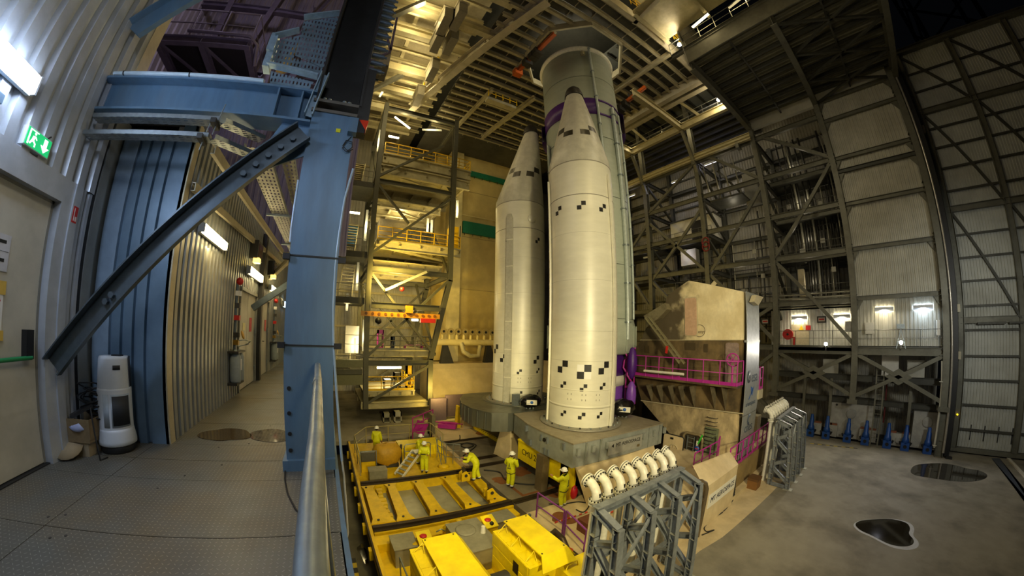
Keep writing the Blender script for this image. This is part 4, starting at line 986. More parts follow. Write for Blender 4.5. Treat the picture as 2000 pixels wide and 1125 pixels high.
slab([(1252, 781), (1441, 809), (1437, 908), (1385, 918), (1335, 890), (1325, 868)], 'lower_body', mast_low, 2.25, MX + .04)
nz = lambda px_, py_: at(px_, py_, Y=MY)
b = MB(); b.box(MX, MXB - .25, MY - .03, MY, at(1465, 665, Y=MY).z, at(1465, 572, Y=MY).z); b.build('silver_panel', silver, ms)
z_a, z_b, z_c, z_d = at(1465, 667, Y=MY).z, at(1465, 745, Y=MY).z, at(1460, 808, Y=MY).z, at(1450, 905, Y=MY).z
b = MB(); b.prism([(MX, MY - .03, z_c), (MXB - .2, MY - .03, z_c), (MXB + .25, MY - .03, z_b), (MXB + .2, MY - .03, z_b + .5), (MXB - .25, MY - .03, z_b + .6), (MXB - .25, MY - .03, z_a), (MX, MY - .03, z_a)], (0, .03, 0)); b.build('logo_panel', silver, ms)
b = MB(); b.prism([(MX + .1, MY - .03, z_d - .6), (MXB - .3, MY - .03, z_d + .4), (MXB - .2, MY - .03, z_c - .03), (MX, MY - .03, z_c - .03)], (0, .03, 0)); b.build('lower_panel', silver, ms)
b = MB(); b.box(MX - .01, MXB - .2, MY - .05, MY + .1, z_a - .04, z_a + .06); b.build('joint_strip', silver, ms)
b = MB(); b.bar(at(1452, 808, X=MX - .02), at(1252, 782, X=MX - .02), .06, .05); b.build('joint_strip', trim_cream, ms)
b = MB(); b.bar(at(1450, 664, X=MX - .02), at(1250, 664, X=MX - .02), .05, .035); b.build('joint_strip', trim_cream, ms)
cz = (MX + MXB - .2) / 2 - .05
text('lettering', 'esa', .8, (cz + .4, MY - .04, at(1466, 737, Y=MY).z), (1, 0, 0), (0, 0, 1), grey_print, ms)
b = MB(); b.lathe([(0, 0), (.3, 0), (.3, .004), (0, .004)], (cz - .55, MY - .04, at(1458, 737, Y=MY).z), 20, axis=(0, -1, 0)); e_ = b.build('logo', grey_print, ms)
b = MB(); b.lathe([(.1, 0), (.17, 0), (.17, .006), (.1, .006)], (cz - .5, MY - .045, at(1458, 737, Y=MY).z), 16, axis=(0, -1, 0)); b.build('logo_ring', silver, e_)
b = MB(); zz = at(1465, 768, Y=MY).z; b.prism([(cz - .15, MY - .04, zz + .35), (cz + .3, MY - .04, zz + .2), (cz + .15, MY - .04, zz - .15), (cz - .05, MY - .04, zz - .02)], (0, -.004, 0)); b.prism([(cz - .35, MY - .04, zz - .3), (cz + .35, MY - .04, zz + .28), (cz + .38, MY - .04, zz + .34), (cz - .4, MY - .04, zz - .24)], (0, -.004, 0)); b.build('logo', mat('logo_blue', '2a5aa8', .5), ms)
text('lettering', 'arianespace', .33, (cz, MY - .04, at(1464, 787, Y=MY).z), (1, 0, 0), (0, 0, 1), grey_print, ms)
b = MB(); zz = at(1460, 820, Y=MY).z; b.lathe([(.13, 0), (.3, 0), (.3, .004), (.13, .004)], (cz, MY - .04, zz), 14, .9, 5.0, axis=(0, -1, 0)); b.build('logo', grey_print, ms)
text('lettering', 'cnes', .68, (cz, MY - .04, at(1461, 833, Y=MY).z), (1, 0, 0), (0, 0, 1), grey_print, ms)
text('lettering', 'Latesys', .24, at(1365, 648, X=MX - .01), (0, -1, 0), (0, 0, 1), mat('faded_print', '6b5f48', .6), ms)
b = MB(); b.lathe([(.3, 0), (.33, 0), (.33, .004), (.3, .004)], at(1366, 646, X=MX - .006), 20, .6, 5.2, axis=(-1, 0, 0)); b.build('logo', MATS['faded_print'], ms)
def rounded(y0, y1, z0, z1, r=.12, n=4):
    P = []
    for cy_, cz_, a0 in ((y1 - r, z1 - r, 0), (y0 + r, z1 - r, 90), (y0 + r, z0 + r, 180), (y1 - r, z0 + r, 270)):
        for k in range(n + 1): a = math.radians(a0 + 90 * k / n); P.append((cy_ + r * math.cos(a), cz_ + r * math.sin(a)))
    return P
def door_on(pp, name, m, rim, X=MX, d=.06):
    a, c = at(*pp[0], X=X), at(*pp[1], X=X); y0, y1 = sorted((a.y, c.y)); z0, z1 = sorted((a.z, c.z))
    b = MB(); b.prism([(X - .03, y, z) for y, z in rounded(y0 - .05, y1 + .05, z0 - .05, z1 + .05)], (.03, 0, 0)); b.build('door_rim', rim, ms)
    b = MB(); b.prism([(X - d, y, z) for y, z in rounded(y0, y1, z0, z1)], (d - .03, 0, 0)); return b.build(name, m, ms)
door_on(((1338, 583), (1361, 655)), 'door_leaf', mat('door_pink', 'c2a084', .5, dirt='a98c6c', amt=.4, scale=2), trim_cream)
door_on(((1418, 669), (1441, 750)), 'door_leaf', mat('door_violet', '8d7b72', .5, dirt='4a4038', amt=.6, scale=3), mast_mid)
for pp in (((1338, 669), (1358, 684)), ((1338, 699), (1358, 709)), ((1375, 672), (1382, 688)), ((1260, 675), (1268, 690))):
    a, c = at(*pp[0], X=MX), at(*pp[1], X=MX); b = MB(); b.box(MX - .03, MX, a.y, c.y, a.z, c.z); b.build('panel', mat('soot_plate', '4a3e28', .5, .2), ms)
for y in (700, 716, 732):
    b = MB(); b.bar(at(1300, y, X=MX - .02), at(1415, y + 2, X=MX - .02), .03, .03); b.build('stiffener', mast_mid, ms)
for i, (x0, x1) in enumerate(((1262, 1292), (1282, 1312), (1305, 1335), (1325, 1352), (1347, 1375), (1388, 1412), (1410, 1430))):
    p0, p1 = at(x0, 752 + i * .8, X=16.3), at(x1, 790 + i * 2.5, X=MX + .05); b = MB()
    b.prism([(16.3, p0.y, p0.z), (MX + .1, p0.y, p0.z), (MX + .06, p0.y, p1.z)], (0, .04, 0)); b.build('bracket', mat('bracket_soot', '7d735c', .45, .3, dirt='3a3224', amt=.7, scale=2), ms)
# ladder rungs, cable arm, spout
for k in range(11):
    z = at(1388, 815 + k * 7.6, X=MX).z; b = MB(); yc = at(1388, 850, X=MX).y; b.tube([(MX + .05, yc - .28, z), (MX - .12, yc - .28, z), (MX - .12, yc + .28, z), (MX + .05, yc + .28, z)], .018, 5); b.build('rung', dark_steel, ms)
b = MB(); b.box(MX - .01, MX + .03, at(1388, 850, X=MX).y - .4, at(1388, 850, X=MX).y + .35, at(1388, 892, X=MX).z, at(1388, 835, X=MX).z); b.build('green_strip', mat('pale_green', '6d7558', .6, dirt='4a4a36', amt=.6, scale=3), ms)
b = MB(); b.prism(mp([(1257, 617), (1298, 592), (1303, 604), (1285, 622), (1262, 640), (1262, 625)], MX - .5), (1.6, 0, 0)); b.build('spout', mat('spout_metal', '8d8468', .4, .4, dirt='5a4e36', amt=.6, scale=3), ms)
q0, q1 = at(1264, 620, X=16.2), at(1332, 710, X=16.2)
for o in (-.14, .14):
    b = MB(); b.channel(q0 + V(0, o, 0), q1 + V(0, o, 0), .12, .08); b.build('cable_arm', mat('arm_grey', '98916f', .4, .4), ms)
for k in range(9):
    p = q0.lerp(q1, (k + .5) / 9); b = MB(); b.bar(p + V(0, -.14, 0), p + V(0, .14, 0), .05, .05); b.build('arm_rung', MATS['arm_grey'], ms)
b = MB(); b.bar(at(1301, 690, X=16.0), at(1303, 676, X=16.0), .09, .1); b.build('red_flag', red_paint, ms)
b = MB(); P_ = [at(1482, 581, Y=MY - .1), at(1468, 577, Y=MY - .1), at(1463, 590, Y=MY - .1), at(1472, 597, Y=MY - .1)]; b.prism(P_, (.0, -.25, 0)); b.build('lamp_hood', trim_cream, ms)
b = MB(); b.bar(at(1392, 552, X=18), at(1397, 557, X=18), .1, .25); b.build('lifting_eye', trim_cream, ms)
# gallery round the mast
zg = at(1447, 756, X=16.15).z
gm = MB(); gm.box(16.15, MX, 5.6, 11.8, zg - .1, zg); gm.build('gallery_deck', mast_mid, ms)
gr = railing([(MX, 5.62, zg), (16.15, 5.62, zg), (16.15, 11.75, zg)], 1.15, .03, 1, .82, magenta, 'gallery_railing', 'magenta guard rail of the gallery on the burnt mast', 'railing', toe=.16)
hw = thing('hand_wheel', 'magenta hand wheel above the gallery rail of the mast', 'hand wheel', at(1431, 700, X=16.3))
c_ = at(1431, 703, X=16.3); b = MB(); b.tube([c_ + V(0, .3 * math.cos(a), .3 * math.sin(a)) for a in [k * math.pi / 10 for k in range(20)]], .03, 6, close=True); b.build('rim', magenta, hw)
for k in range(3): b = MB(); a = k * math.pi / 3; e = V(0, .3 * math.cos(a), .3 * math.sin(a)); b.bar(c_ - e, c_ + e, .03); b.build('spoke', magenta, hw)
b = MB(); b.cyl(c_ + V(0, 0, -.3), c_ + V(0, 0, -1.2), .05, 8); b.build('stem', magenta, hw)
zr = at(1490, 757, Y=MY).z
railing([(MXB, 5.45, zr), (MXB + .55, 5.45, zr), (MXB + .55, 8.5, zr)], 1.15, .03, 1, .8, magenta, 'gallery_railing', 'magenta guard rail on the far side of the silver mast end', 'railing', toe=.12)
b = MB(); b.box(MXB - .2, MXB + .6, 5.4, 8.5, zr - .5, zr - .02); tag(b.build('gallery_bracket', trim_cream), 'cream bracket below the rail on the silver mast end', 'bracket')
b = MB(); b.tube([at(1335, 731, X=15.7), at(1258, 724, X=15.7)], .07, 8); tag(b.build('white_pipe', white_p), 'short white pipe lying on the mast gallery', 'pipe')
b = MB(); b.bar(at(1265, 733, X=16.4), at(1325, 737, X=16.4), .3, .12); tag(b.build('magenta_beam', magenta), 'magenta beam resting on the mast gallery', 'beam')
# the small magenta platform and gear between core and mast
t = thing('connector_arm', 'magenta and purple connector gear between core stage and mast', 'connector', (15.8, 11.5, -2))
MB().box(16.0, 16.6, 11.8, 12.2, -3.1, -3.0).build('platform', magenta, t)
b = MB(); b.ball((16.1, 11.8, -1.6), 1, 12, 8, (.32, .3, .95)); b.build('purple_cover', cover_purple, t)
b = MB(); b.ball((16.0, 11.7, -3.5), 1, 12, 8, (.3, .3, .85)); b.build('violet_cover', MATS['violet_cover'], t)
for y, z in ((11.8, -.7), (12.1, -.3), (11.9, -1.6), (12.2, -1.2)):
    b = MB(); b.tube([(16.4, y, z), (16.1, y + .2, z - .3), (15.9, y + .1, z - .7), (16.2, y, z - 1.1)], .06, 6); b.build('hose', magenta, t)
b = MB(); b.box(15.9, 16.2, 11.5, 11.7, -4.0, -3.6); b.build('bucket', magenta, t)
for y in (11.7, 12.3): b = MB(); b.bar((16.2, y, -4.4), (16.2, y, -1.0), .06); b.build('post', magenta, t)

# lower hatch of the mast with its open door
lh = thing('access_hatch', 'open oval hatch in the mast base with a ladder inside', 'hatch', at(1350, 905, X=16.9))
a, c = at(1336, 843, X=16.75), at(1366, 906, X=16.75); y0, y1, z0, z1 = c.y, a.y, c.z, a.z
P = rounded(y0, y1, z0, z1, .25, 5); b = MB(); b.tube([(16.75, y, z) for y, z in P], .07, 8, close=True); b.build('frame', mat('frame_beige', '8d7f60', .4, .3), lh)
b = MB(); b.prism([(16.82, y, z) for y, z in P], (.15, 0, 0)); b.build('opening', mat('hatch_dark', '3a3428', .6), lh)
for k in (-.2, .2): b = MB(); b.bar((16.74, (y0 + y1) / 2 + k + .1, z0 + .2), (16.74, (y0 + y1) / 2 + k + .1, z1 - .15), .05); b.build('ladder_rail', galv, lh)
for k in range(6): z = z0 + .3 + k * .24; b = MB(); b.bar((16.74, (y0 + y1) / 2 - .1, z), (16.74, (y0 + y1) / 2 + .3, z), .03); b.build('ladder_rung', galv, lh)
b = MB(); b.bar((16.7, y0 + .25, z0 + .3), (16.7, y0 + .25, z1 - .3), .05, .1); b.build('conduit', white_p, lh)
ld = thing('hatch_door', 'cream hatch door with a wheel standing open beside the hatch', 'hatch door', at(1313, 900, X=16.4))
a, c = at(1297, 846, X=16.4), at(1329, 903, X=16.4); P = rounded(c.y, a.y, c.z, a.z, .12)
b = MB(); b.prism([(16.4, y, z) for y, z in P], (.12, 0, 0)); b.build('leaf', cream, ld)
b = MB(); b.tube([(16.46, y, z) for y, z in P], .05, 6, close=True); b.build('seal', black_rub, ld)
cc = at(1315, 877, X=16.36); b = MB(); b.tube([cc + V(0, .25 * math.cos(k * math.pi / 8), .25 * math.sin(k * math.pi / 8)) for k in range(16)], .025, 6, close=True); b.build('wheel', trim_cream, ld)
for k in range(3): b = MB(); an = k * math.pi / 3 + .3; b.bar(cc - V(0, .25 * math.cos(an), .25 * math.sin(an)), cc + V(0, .25 * math.cos(an), .25 * math.sin(an)), .025); b.build('wheel_spoke', trim_cream, ld)
b = MB(); q_ = at(1312, 856, X=16.37); b.box(16.36, 16.4, q_.y - .09, q_.y + .09, q_.z - .05, q_.z + .05); b.build('plate', black_m, ld)
b = MB(); b.bar(at(1363, 867, X=16.3), at(1372, 850, X=16.3), .07, .07); tag(b.build('green_rod', mat('bright_green', '2fae2a', .5)), 'bright green rod leaning on the hatch frame', 'rod')
b = MB(); c_ = at(1361, 876, X=16.3); b.lathe([(0, 0), (.14, 0), (.14, .03), (0, .03)], c_, 14, axis=(-1, 0, 0)); s_ = tag(b.build('round_sign', mat('sign_blue', '3050a0', .5)), 'small round blue and red sign on the hatch frame', 'sign')
b = MB(); b.bar(c_ + V(-.035, -.08, 0), c_ + V(-.035, .08, 0), .01, .05); b.build('bar', red_paint, s_)
railing([at(1352, 925, X=14.6) , at(1398, 900, X=16.2), at(1402, 890, X=16.6)], 1.0, .03, 1, .5, magenta, 'base_railing', 'magenta rail at the foot of the mast by the brown pipe', 'railing')
b = MB(); b.prism([at(1380, 945, X=14.2), at(1400, 905, X=15.0), at(1430, 920, X=15.2)], (.3, .1, 0)); tag(b.build('cream_fin', cream), 'cream triangular plate standing at the mast foot', 'plate')
ds = thing('shade_screen', 'added dark screen standing in for shade behind the foot of the mast', 'screen', (20, 13, G))
MB().box(20.2, 20.5, 10.2, 18, G, -1.6).build('sheet', fs2_, ds)  # dark sheet added so the ground behind the mast reads as shaded
for y in (11, 13.5, 16): MB().box(19.9, 20.2, y, y + .3, G, -1.6).build('post', dark_steel, ds)
# walls of the mast base with the white banner
w1 = MB(); w1.box(11.85, 15.25, 4.85, 4.94, G, -5.55); w1.build('wall_mast_base', cream, None, 'structure')
b = MB(); b.prism([(11.85, 4.85, -5.55), (15.25, 4.85, -5.55), (15.25, 5.3, -5.1), (12.2, 5.6, -5.0)], (0, .05, .02)); b.build('wall_mast_slope', cream, None, 'structure')
b = MB(); b.box(16.0, 24, 5.25, 5.4, G, -6.1); b.build('wall_mast_far', mat('wall_tan', '8f7a50', .6, dirt='6d5a38', amt=.5, scale=1), None, 'structure')
MB().box(15.25, 16.0, 5.2, 5.4, G, -6.0).build('wall_mast_recess', mat('wall_tan', '', 0), None, 'structure')
bn = thing('banner', 'white MT AEROSPACE banner on the cream wall of the mast base', 'banner', (13.9, 4.84, -6.5))
MB().box(12.35, 15.15, 4.82, 4.845, -6.6, -6.02).build('sheet', white_p, bn)
text('lettering', 'MT AEROSPACE', .34, (13.75, 4.815, -6.3), (1, 0, 0), (0, 0, 1), mat('ink_navy', '1c2440', .5), bn)
la = thing('wall_ladder', 'dark grey cage-less ladder against the mast base wall', 'ladder', (15.7, 5.15, G))
for x in (15.45, 15.85): b = MB(); b.bar((x, 5.0, G), (x, 5.15, -5.6), .06, .1); b.build('side_rail', dark_steel, la)
for k in range(7): z = G + .25 + k * .26; b = MB(); b.bar((15.45, 5.02 + k * .02, z), (15.85, 5.02 + k * .02, z), .14, .04); b.build('tread', dark_steel, la)
bp = thing('brown_pipe', 'brown bent pipe standing at the corner of the banner wall', 'pipe', (11.8, 4.8, G))
b = MB(); b.tube([(11.75, 4.75, G), (11.75, 4.75, -5.5), (11.7, 4.8, -5.3), (11.55, 4.9, -5.2), (11.3, 5.1, -5.2)], .09, 10); b.build('tube', mat('pipe_brown', '6d604c', .35, .5), bp)
b = MB(); b.tube([(11.55, 4.95, G), (11.55, 4.95, -5.6)], .06, 8); b.build('thin_tube', MATS['pipe_brown'], bp)
for z in (-7.4, -6.6, -5.9): b = MB(); b.box(11.5, 11.85, 4.7, 5.0, z, z + .04); b.build('bracket', MATS['pipe_brown'], bp)
cb = thing('crate', 'small brown crate on the cream strip below the magenta rail', 'crate', at(1471, 950, Z=G))
c_ = at(1471, 952, Z=G); MB().box(c_.x - .35, c_.x + .35, c_.y - .25, c_.y + .25, G + .009, G + .55).build('body', mat('crate_brown', '7d5628', .7), cb)
MB().box(c_.x - .37, c_.x + .37, c_.y - .27, c_.y + .27, G + .45, G + .57).build('lid', mat('crate_lid', '5d3f1c', .7), cb)
railing([(15.3, 5.3, -6.05), (24, 5.35, -6.05)], 1.1, .035, 1, .9, magenta, 'base_railing', 'magenta guard rail on the tan wall beyond the crate', 'railing', toe=.14)
solid('pale_gear', 'pale equipment box behind the magenta rail at the mast foot', 'equipment', trim_cream, (19.6, 20.4, 5.9, 6.6, -6.04, -4.9)); solid('pale_gear', 'taller pale equipment box behind the magenta rail by the far pipe stand', 'equipment', trim_cream, (21.2, 21.9, 5.9, 6.6, -6.04, -4.6))
MB().box(11.85, 24, 5.4, 9, PAD + .003, -6.05).build('floor_mast_base', cream, None, 'structure')

# ------------------------------------------------------------------ pipe stands
fr_m = mat('stand_grey', '8f959a', .42, .4, dirt='565b60', amt=.6, scale=3)
pipe_w = mat('pipe_white', 'd9d7cb', .35, 0, dirt='c5c0ac', amt=.3, scale=3)
def stand(label, ox, oy, group):
    t = thing('pipe_stand', label, 'pipe stand', (ox + 7.5, oy + 4.5, G), group)
    Z1, Z2, YB, YF = -4.12, -4.36, 4.72, 4.05
    xs = [5.62, 6.87, 8.12, 9.37]
    b = MB(); b.ibeam((ox + 5.5, oy + YB, Z1), (ox + 9.5, oy + YB, Z1), .22, .2, .02); b.build('top_beam', fr_m, t)
    for x in xs:
        x += ox; zb, zf = G + .03, G + .03; YF2 = YF - .28
        b = MB(); b.ibeam((x, oy + YB, zb), (x, oy + YB, Z1 - .1), .2, .2, .018, up=(0, 1, 0)); b.build('back_post', fr_m, t)
        b = MB(); b.ibeam((x, oy + YB, Z1 - .02), (x, oy + YF, Z2), .2, .2, .018); b.build('top_strut', fr_m, t)
        b = MB(); b.ibeam((x, oy + YF2, zf), (x, oy + YF, Z2 + .06), .2, .2, .018, up=(0, 1, 0)); b.build('front_post', fr_m, t)
        b = MB(); b.box(x - .1, x + .1, oy + YF - .11, oy + YF + .11, Z2 + .05, Z2 + .07); b.build('cap_plate', fr_m, t)
        zz = [Z2 - .45, Z2 - 1.05, Z2 - 1.75, Z2 - 2.5, G + .35]
        for k, z in enumerate(zz):
            yf = YF - .28 * (Z2 - z) / (Z2 - G)
            if k in (0, 2): b = MB(); b.ibeam((x, oy + YB, z - .25), (x, oy + yf, z + .1), .16, .16, .014); b.build('diagonal', fr_m, t)
            elif k in (1, 3): b = MB(); b.ibeam((x, oy + YB, z + .35), (x, oy + yf, z - .3), .16, .16, .014); b.build('diagonal', fr_m, t)
            for yy in (YB, yf):
                b = MB(); b.box(x - .1, x + .1, oy + yy - .1, oy + yy + .1, z - .01, z + .01); b.build('stiffener', mat('stiff_pale', 'a9a99e', .45, .3), t)
        b = MB(); b.ibeam((x, oy + YB, G + .1), (x, oy + YF2, G + .1), .14, .16, .014); b.build('foot_beam', fr_m, t)
        b = MB(); b.box(x - .2, x + .2, oy + YF2 - .25, oy + YF2 + .2, G, G + .03); b.build('foot_plate', mat('stiff_pale', '', 0), t)
    for i in range(3):
        x0, x1 = xs[i] + ox, xs[i + 1] + ox
        b = MB(); b.bar((x0, oy + YF - .05, Z2 - 1.4), (x1, oy + YF, Z2 - .1), .07, .07) if i != 1 else b.bar((x0, oy + YB, Z2 - .9), (x1, oy + YB, Z2 - .1), .07, .07); b.build('cross_brace', fr_m, t)
        for z in (Z2 - 1.2, Z2 - 2.3):
            b = MB(); b.ibeam((x0, oy + YB, z), (x1, oy + YB, z), .16, .14, .014); b.build('tie_beam', fr_m, t)
    return t
def elbows(ox, oy, stem, group):
    PX = [6.03, 6.48, 7.0, 7.55, 8.07, 8.6, 9.16, 9.66]
    nth = ['first', 'second', 'third', 'fourth', 'fifth', 'sixth', 'seventh', 'eighth']
    for i, x in enumerate(PX):
        x += ox; y = oy + 5.17; t = thing('elbow_pipe', '%s white flanged elbow pipe counted from the %s' % (nth[i], stem), 'pipe', (x, y, G), group)
        r = .125; R = .36; zt = -4.22
        b = MB(); b.tube([(x, y, -8.6 if ox == 0 and x < 7.2 and y > 5.4 else G), (x, y, zt - .05)], r, 14); b.build('riser', pipe_w, t)
        pts = [(x, y, zt + .05)] + [(x, y + R - R * math.cos(a), zt + .1 + R * math.sin(a)) for a in [k * math.pi / 2 * .9 / 7 for k in range(8)]]
        b = MB(); b.tube(pts, r, 14); b.build('elbow', pipe_w, t)
        for z in (zt - .06, zt + .02):
            b = MB(); b.cyl((x, y, z - .025), (x, y, z + .025), r * 1.55, 20); f_ = b.build('flange', pipe_w, t)
        for k in range(12):
            a = k * math.pi / 6; p = V(x + r * 1.33 * math.cos(a), y + r * 1.33 * math.sin(a), zt + .045); b = MB(); b.cyl(p, p + V(0, 0, .03), .02, 6); b.build('bolt', black_m, f_)
        e = Vector(pts[-1]); d = (Vector(pts[-1]) - Vector(pts[-2])).normalized()
        b = MB(); b.cyl(e, e + d * .04, r * 1.55, 20); b.build('flange', pipe_w, t)
        b = MB(); b.cyl(e + d * .04, e + d * .065, r * 1.5, 20); b.build('gasket', black_m, t)
        b = MB(); b.cyl(e + d * .065, e + d * .1, r * 1.55, 20); f_ = b.build('blind_flange', pipe_w, t)
        u = V(1, 0, 0); w = d.cross(u)
        for k in range(12):
            a = k * math.pi / 6; p = e + (u * math.cos(a) + w * math.sin(a)) * r * 1.33; b = MB(); b.cyl(p - d * .03, p, .02, 6); b.build('bolt', black_m, f_)
        b = MB(); q_ = V(x, y - r - .003, zt + .2) + V(0, .02, 0); b.box(q_.x - .025, q_.x + .025, q_.y - .01, q_.y + .01, q_.z - .05, q_.z + .06); b.build('name_plate', black_m, t)
stand('near grey pipe stand with four braced frames, right of the engine covers', 0, 0, None)
elbows(0, 0, 'left on the near pipe stand', 'elbow pipes of the near stand')
stand('far dark grey pipe stand of the same build on the hall floor', 13.2, -.55, None)
elbows(13.2, -.55, 'mast side on the far pipe stand', 'elbow pipes of the far stand')
# purple guard rails on the pad
railing([at(1047, 1010, Z=PAD), at(1097, 1048, Z=PAD)], 1.1, .035, 1, 2.0, purple, 'guard_railing', 'first purple guard rail panel on the pad edge', 'railing', n=8)
railing([at(1101, 1049, Z=PAD), at(1138, 1090, Z=PAD)], 1.1, .035, 1, 2.0, purple, 'guard_railing', 'second purple guard rail panel nearest the white pipes', 'railing', n=8)
railing([at(1144, 1092, Z=PAD), at(1160, 1068, Z=PAD)], 1.0, .03, 1, .5, purple, 'guard_railing', 'short purple guard rail panel against the first white pipe', 'railing', n=8)
b = MB(); b.prism([at(1130, 1050, Z=PAD + .1), at(1150, 1040, Z=PAD + .1), at(1150, 1000, Z=PAD + .3), at(1135, 1010, Z=PAD + .3)], (0, .1, .1)) if False else b.box(8.2, 8.9, 7.2, 7.8, PAD, PAD + .5)
tag(b.build('brown_box', mat('brown_box', '6a3a24', .7)), 'reddish brown box behind the purple rail by the pipes', 'box')

# ------------------------------------------------------------------ yellow transporter
TZ_ = -7.3
olive = mat('olive_grey', '8a8260', .5, .15, dirt='6f684a', amt=.5, scale=2); grey_lid = mat('grey_lid', '8d8a78', .5, .2, dirt='75725f', amt=.4, scale=2)
tr = thing('transporter', 'low yellow rail transporter frame with cross beams and dark rails', 'transporter', (4.2, 12.7, -8.3))
for y, n in ((14.75, 'rail'), (10.9, 'rail')):
    MB().box(1.35, 7.2, y - .3, y + .3, -7.8, TZ_ - .06).build('rail_girder', yellow, tr)
    MB().box(1.35, 7.25, y - .06, y + .06, TZ_ - .06, TZ_ + .05).build(n, rail_m, tr)
    MB().box(1.35, 7.25, y - .22, y + .22, TZ_ - .06, TZ_ - .02).build('rail_bed', rail_m, tr)
for i, (x0, x1, u0, u1) in enumerate(((1.44, 1.86, 1.44, 2.15), (2.52, 2.9, 2.42, 2.9), (3.84, 4.28, 3.78, 4.3), (5.36, 5.72, 5.32, 5.8), (6.68, 7.1, 6.5, 7.06))):
    ya, yb_ = 14.45, 11.2
    b = MB(); b.prism([(x0 - .12, ya, TZ_ - .1), (x1 + .12, ya, TZ_ - .1), (x1, ya - .35, TZ_ - .1), (u1, yb_ + .35, TZ_ - .1), (u1 + .12, yb_, TZ_ - .1), (u0 - .12, yb_, TZ_ - .1), (u0, yb_ + .35, TZ_ - .1), (x0, ya - .35, TZ_ - .1)], (0, 0, .08)); c_ = b.build('cross_beam', yellow, tr)
    b = MB(); b.hexa([(x0 + .1, yb_, -7.72), (x0 + .16, yb_, -7.72), (x0 + .16, ya, -7.72), (x0 + .1, ya, -7.72), (x0 + .1, yb_, TZ_ - .1), (x0 + .16, yb_, TZ_ - .1), (x0 + .16, ya, TZ_ - .1), (x0 + .1, ya, TZ_ - .1)]); b.build('beam_web', yellow, c_)
    MB().box(x0 - .02, x0 + .2, yb_, ya, -7.76, -7.72).build('lower_flange', yellow, c_)
    for xx, yy in ((x0 + .1, ya - .2), (u0 + .2, yb_ + .2)):
        b = MB(); b.cyl((xx, yy, TZ_ - .02), (xx, yy, TZ_ + .02), .05, 8); b.build('bolt', dark_steel, c_)
b = MB()
for k in range(9): b.box(2.0 + .02 * math.sin(k * 2), 2.24 + .05 * math.sin(k * 1.7), 11.4 + k * .33, 11.65 + k * .33, -7.78, -7.42)
b.build('side_lug', yellow, tr)['kind'] = 'stuff'
MB().box(1.2, 1.32, 4.5, 21, -8.2, TZ_ - .05).build('side_beam', yellow, tr); MB().box(1.14, 1.2, 4.5, 21, TZ_ - .2, TZ_ - .02).build('side_rail', rail_m, tr)
MB().box(1.32, 7.1, 4.6, 10.5, -8.2, -7.75).build('engine_deck', yellow, tr)
MB().box(1.32, 7.1, 15.1, 21.2, -8.2, -7.6).build('rear_deck', yellow, tr)
MB().box(1.3, 7.1, 9.95, 10.5, -7.75, -7.4).build('front_girder', yellow, tr)
MB().box(1.4, 7.05, 11.0, 14.7, -7.86, -7.8).build('pan', mat('pan_grey', 'a3a28c', .35, .2, dirt='7d7c66', amt=.6, scale=.8), tr)
for k in range(10):
    b = MB(); y = 5 + k * 1.6; b.box(1.02, 1.16, y, y + .25, -7.9, -7.5); b.build('side_bracket', yellow, tr)
# clamps standing on the cross beams
for i, (p, lab) in enumerate(((at(908, 938, Z=TZ_), 'yellow rail clamp on the transporter by the bent worker'), (at(958, 972, Z=TZ_), 'yellow rail clamp on the transporter near the front rail'))):
    t = thing('rail_clamp', lab, 'clamp', p)
    b = MB(); b.prism([p + V(-.22, -.12, 0), p + V(.22, -.12, 0), p + V(.22, -.12, .25), p + V(.05, -.12, .5), p + V(-.22, -.12, .4)], (0, .1, 0)); b.build('cheek', yellow, t)
    b = MB(); b.prism([p + V(-.2, .2, 0), p + V(.24, .2, 0), p + V(.24, .2, .22), p + V(-.05, .2, .45), p + V(-.2, .2, .35)], (0, .1, 0)); b.build('cheek', yellow, t)
    b = MB(); b.cyl(p + V(.0, -.15, .3), p + V(0, .35, .3), .08, 10); b.build('pin', dark_steel, t)
    b = MB(); b.bar(p + V(.05, .05, .25), p + V(-.1, .05, .7), .12, .14); b.build('lever', mat('lever_dark', '3a342c', .5, .3), t)

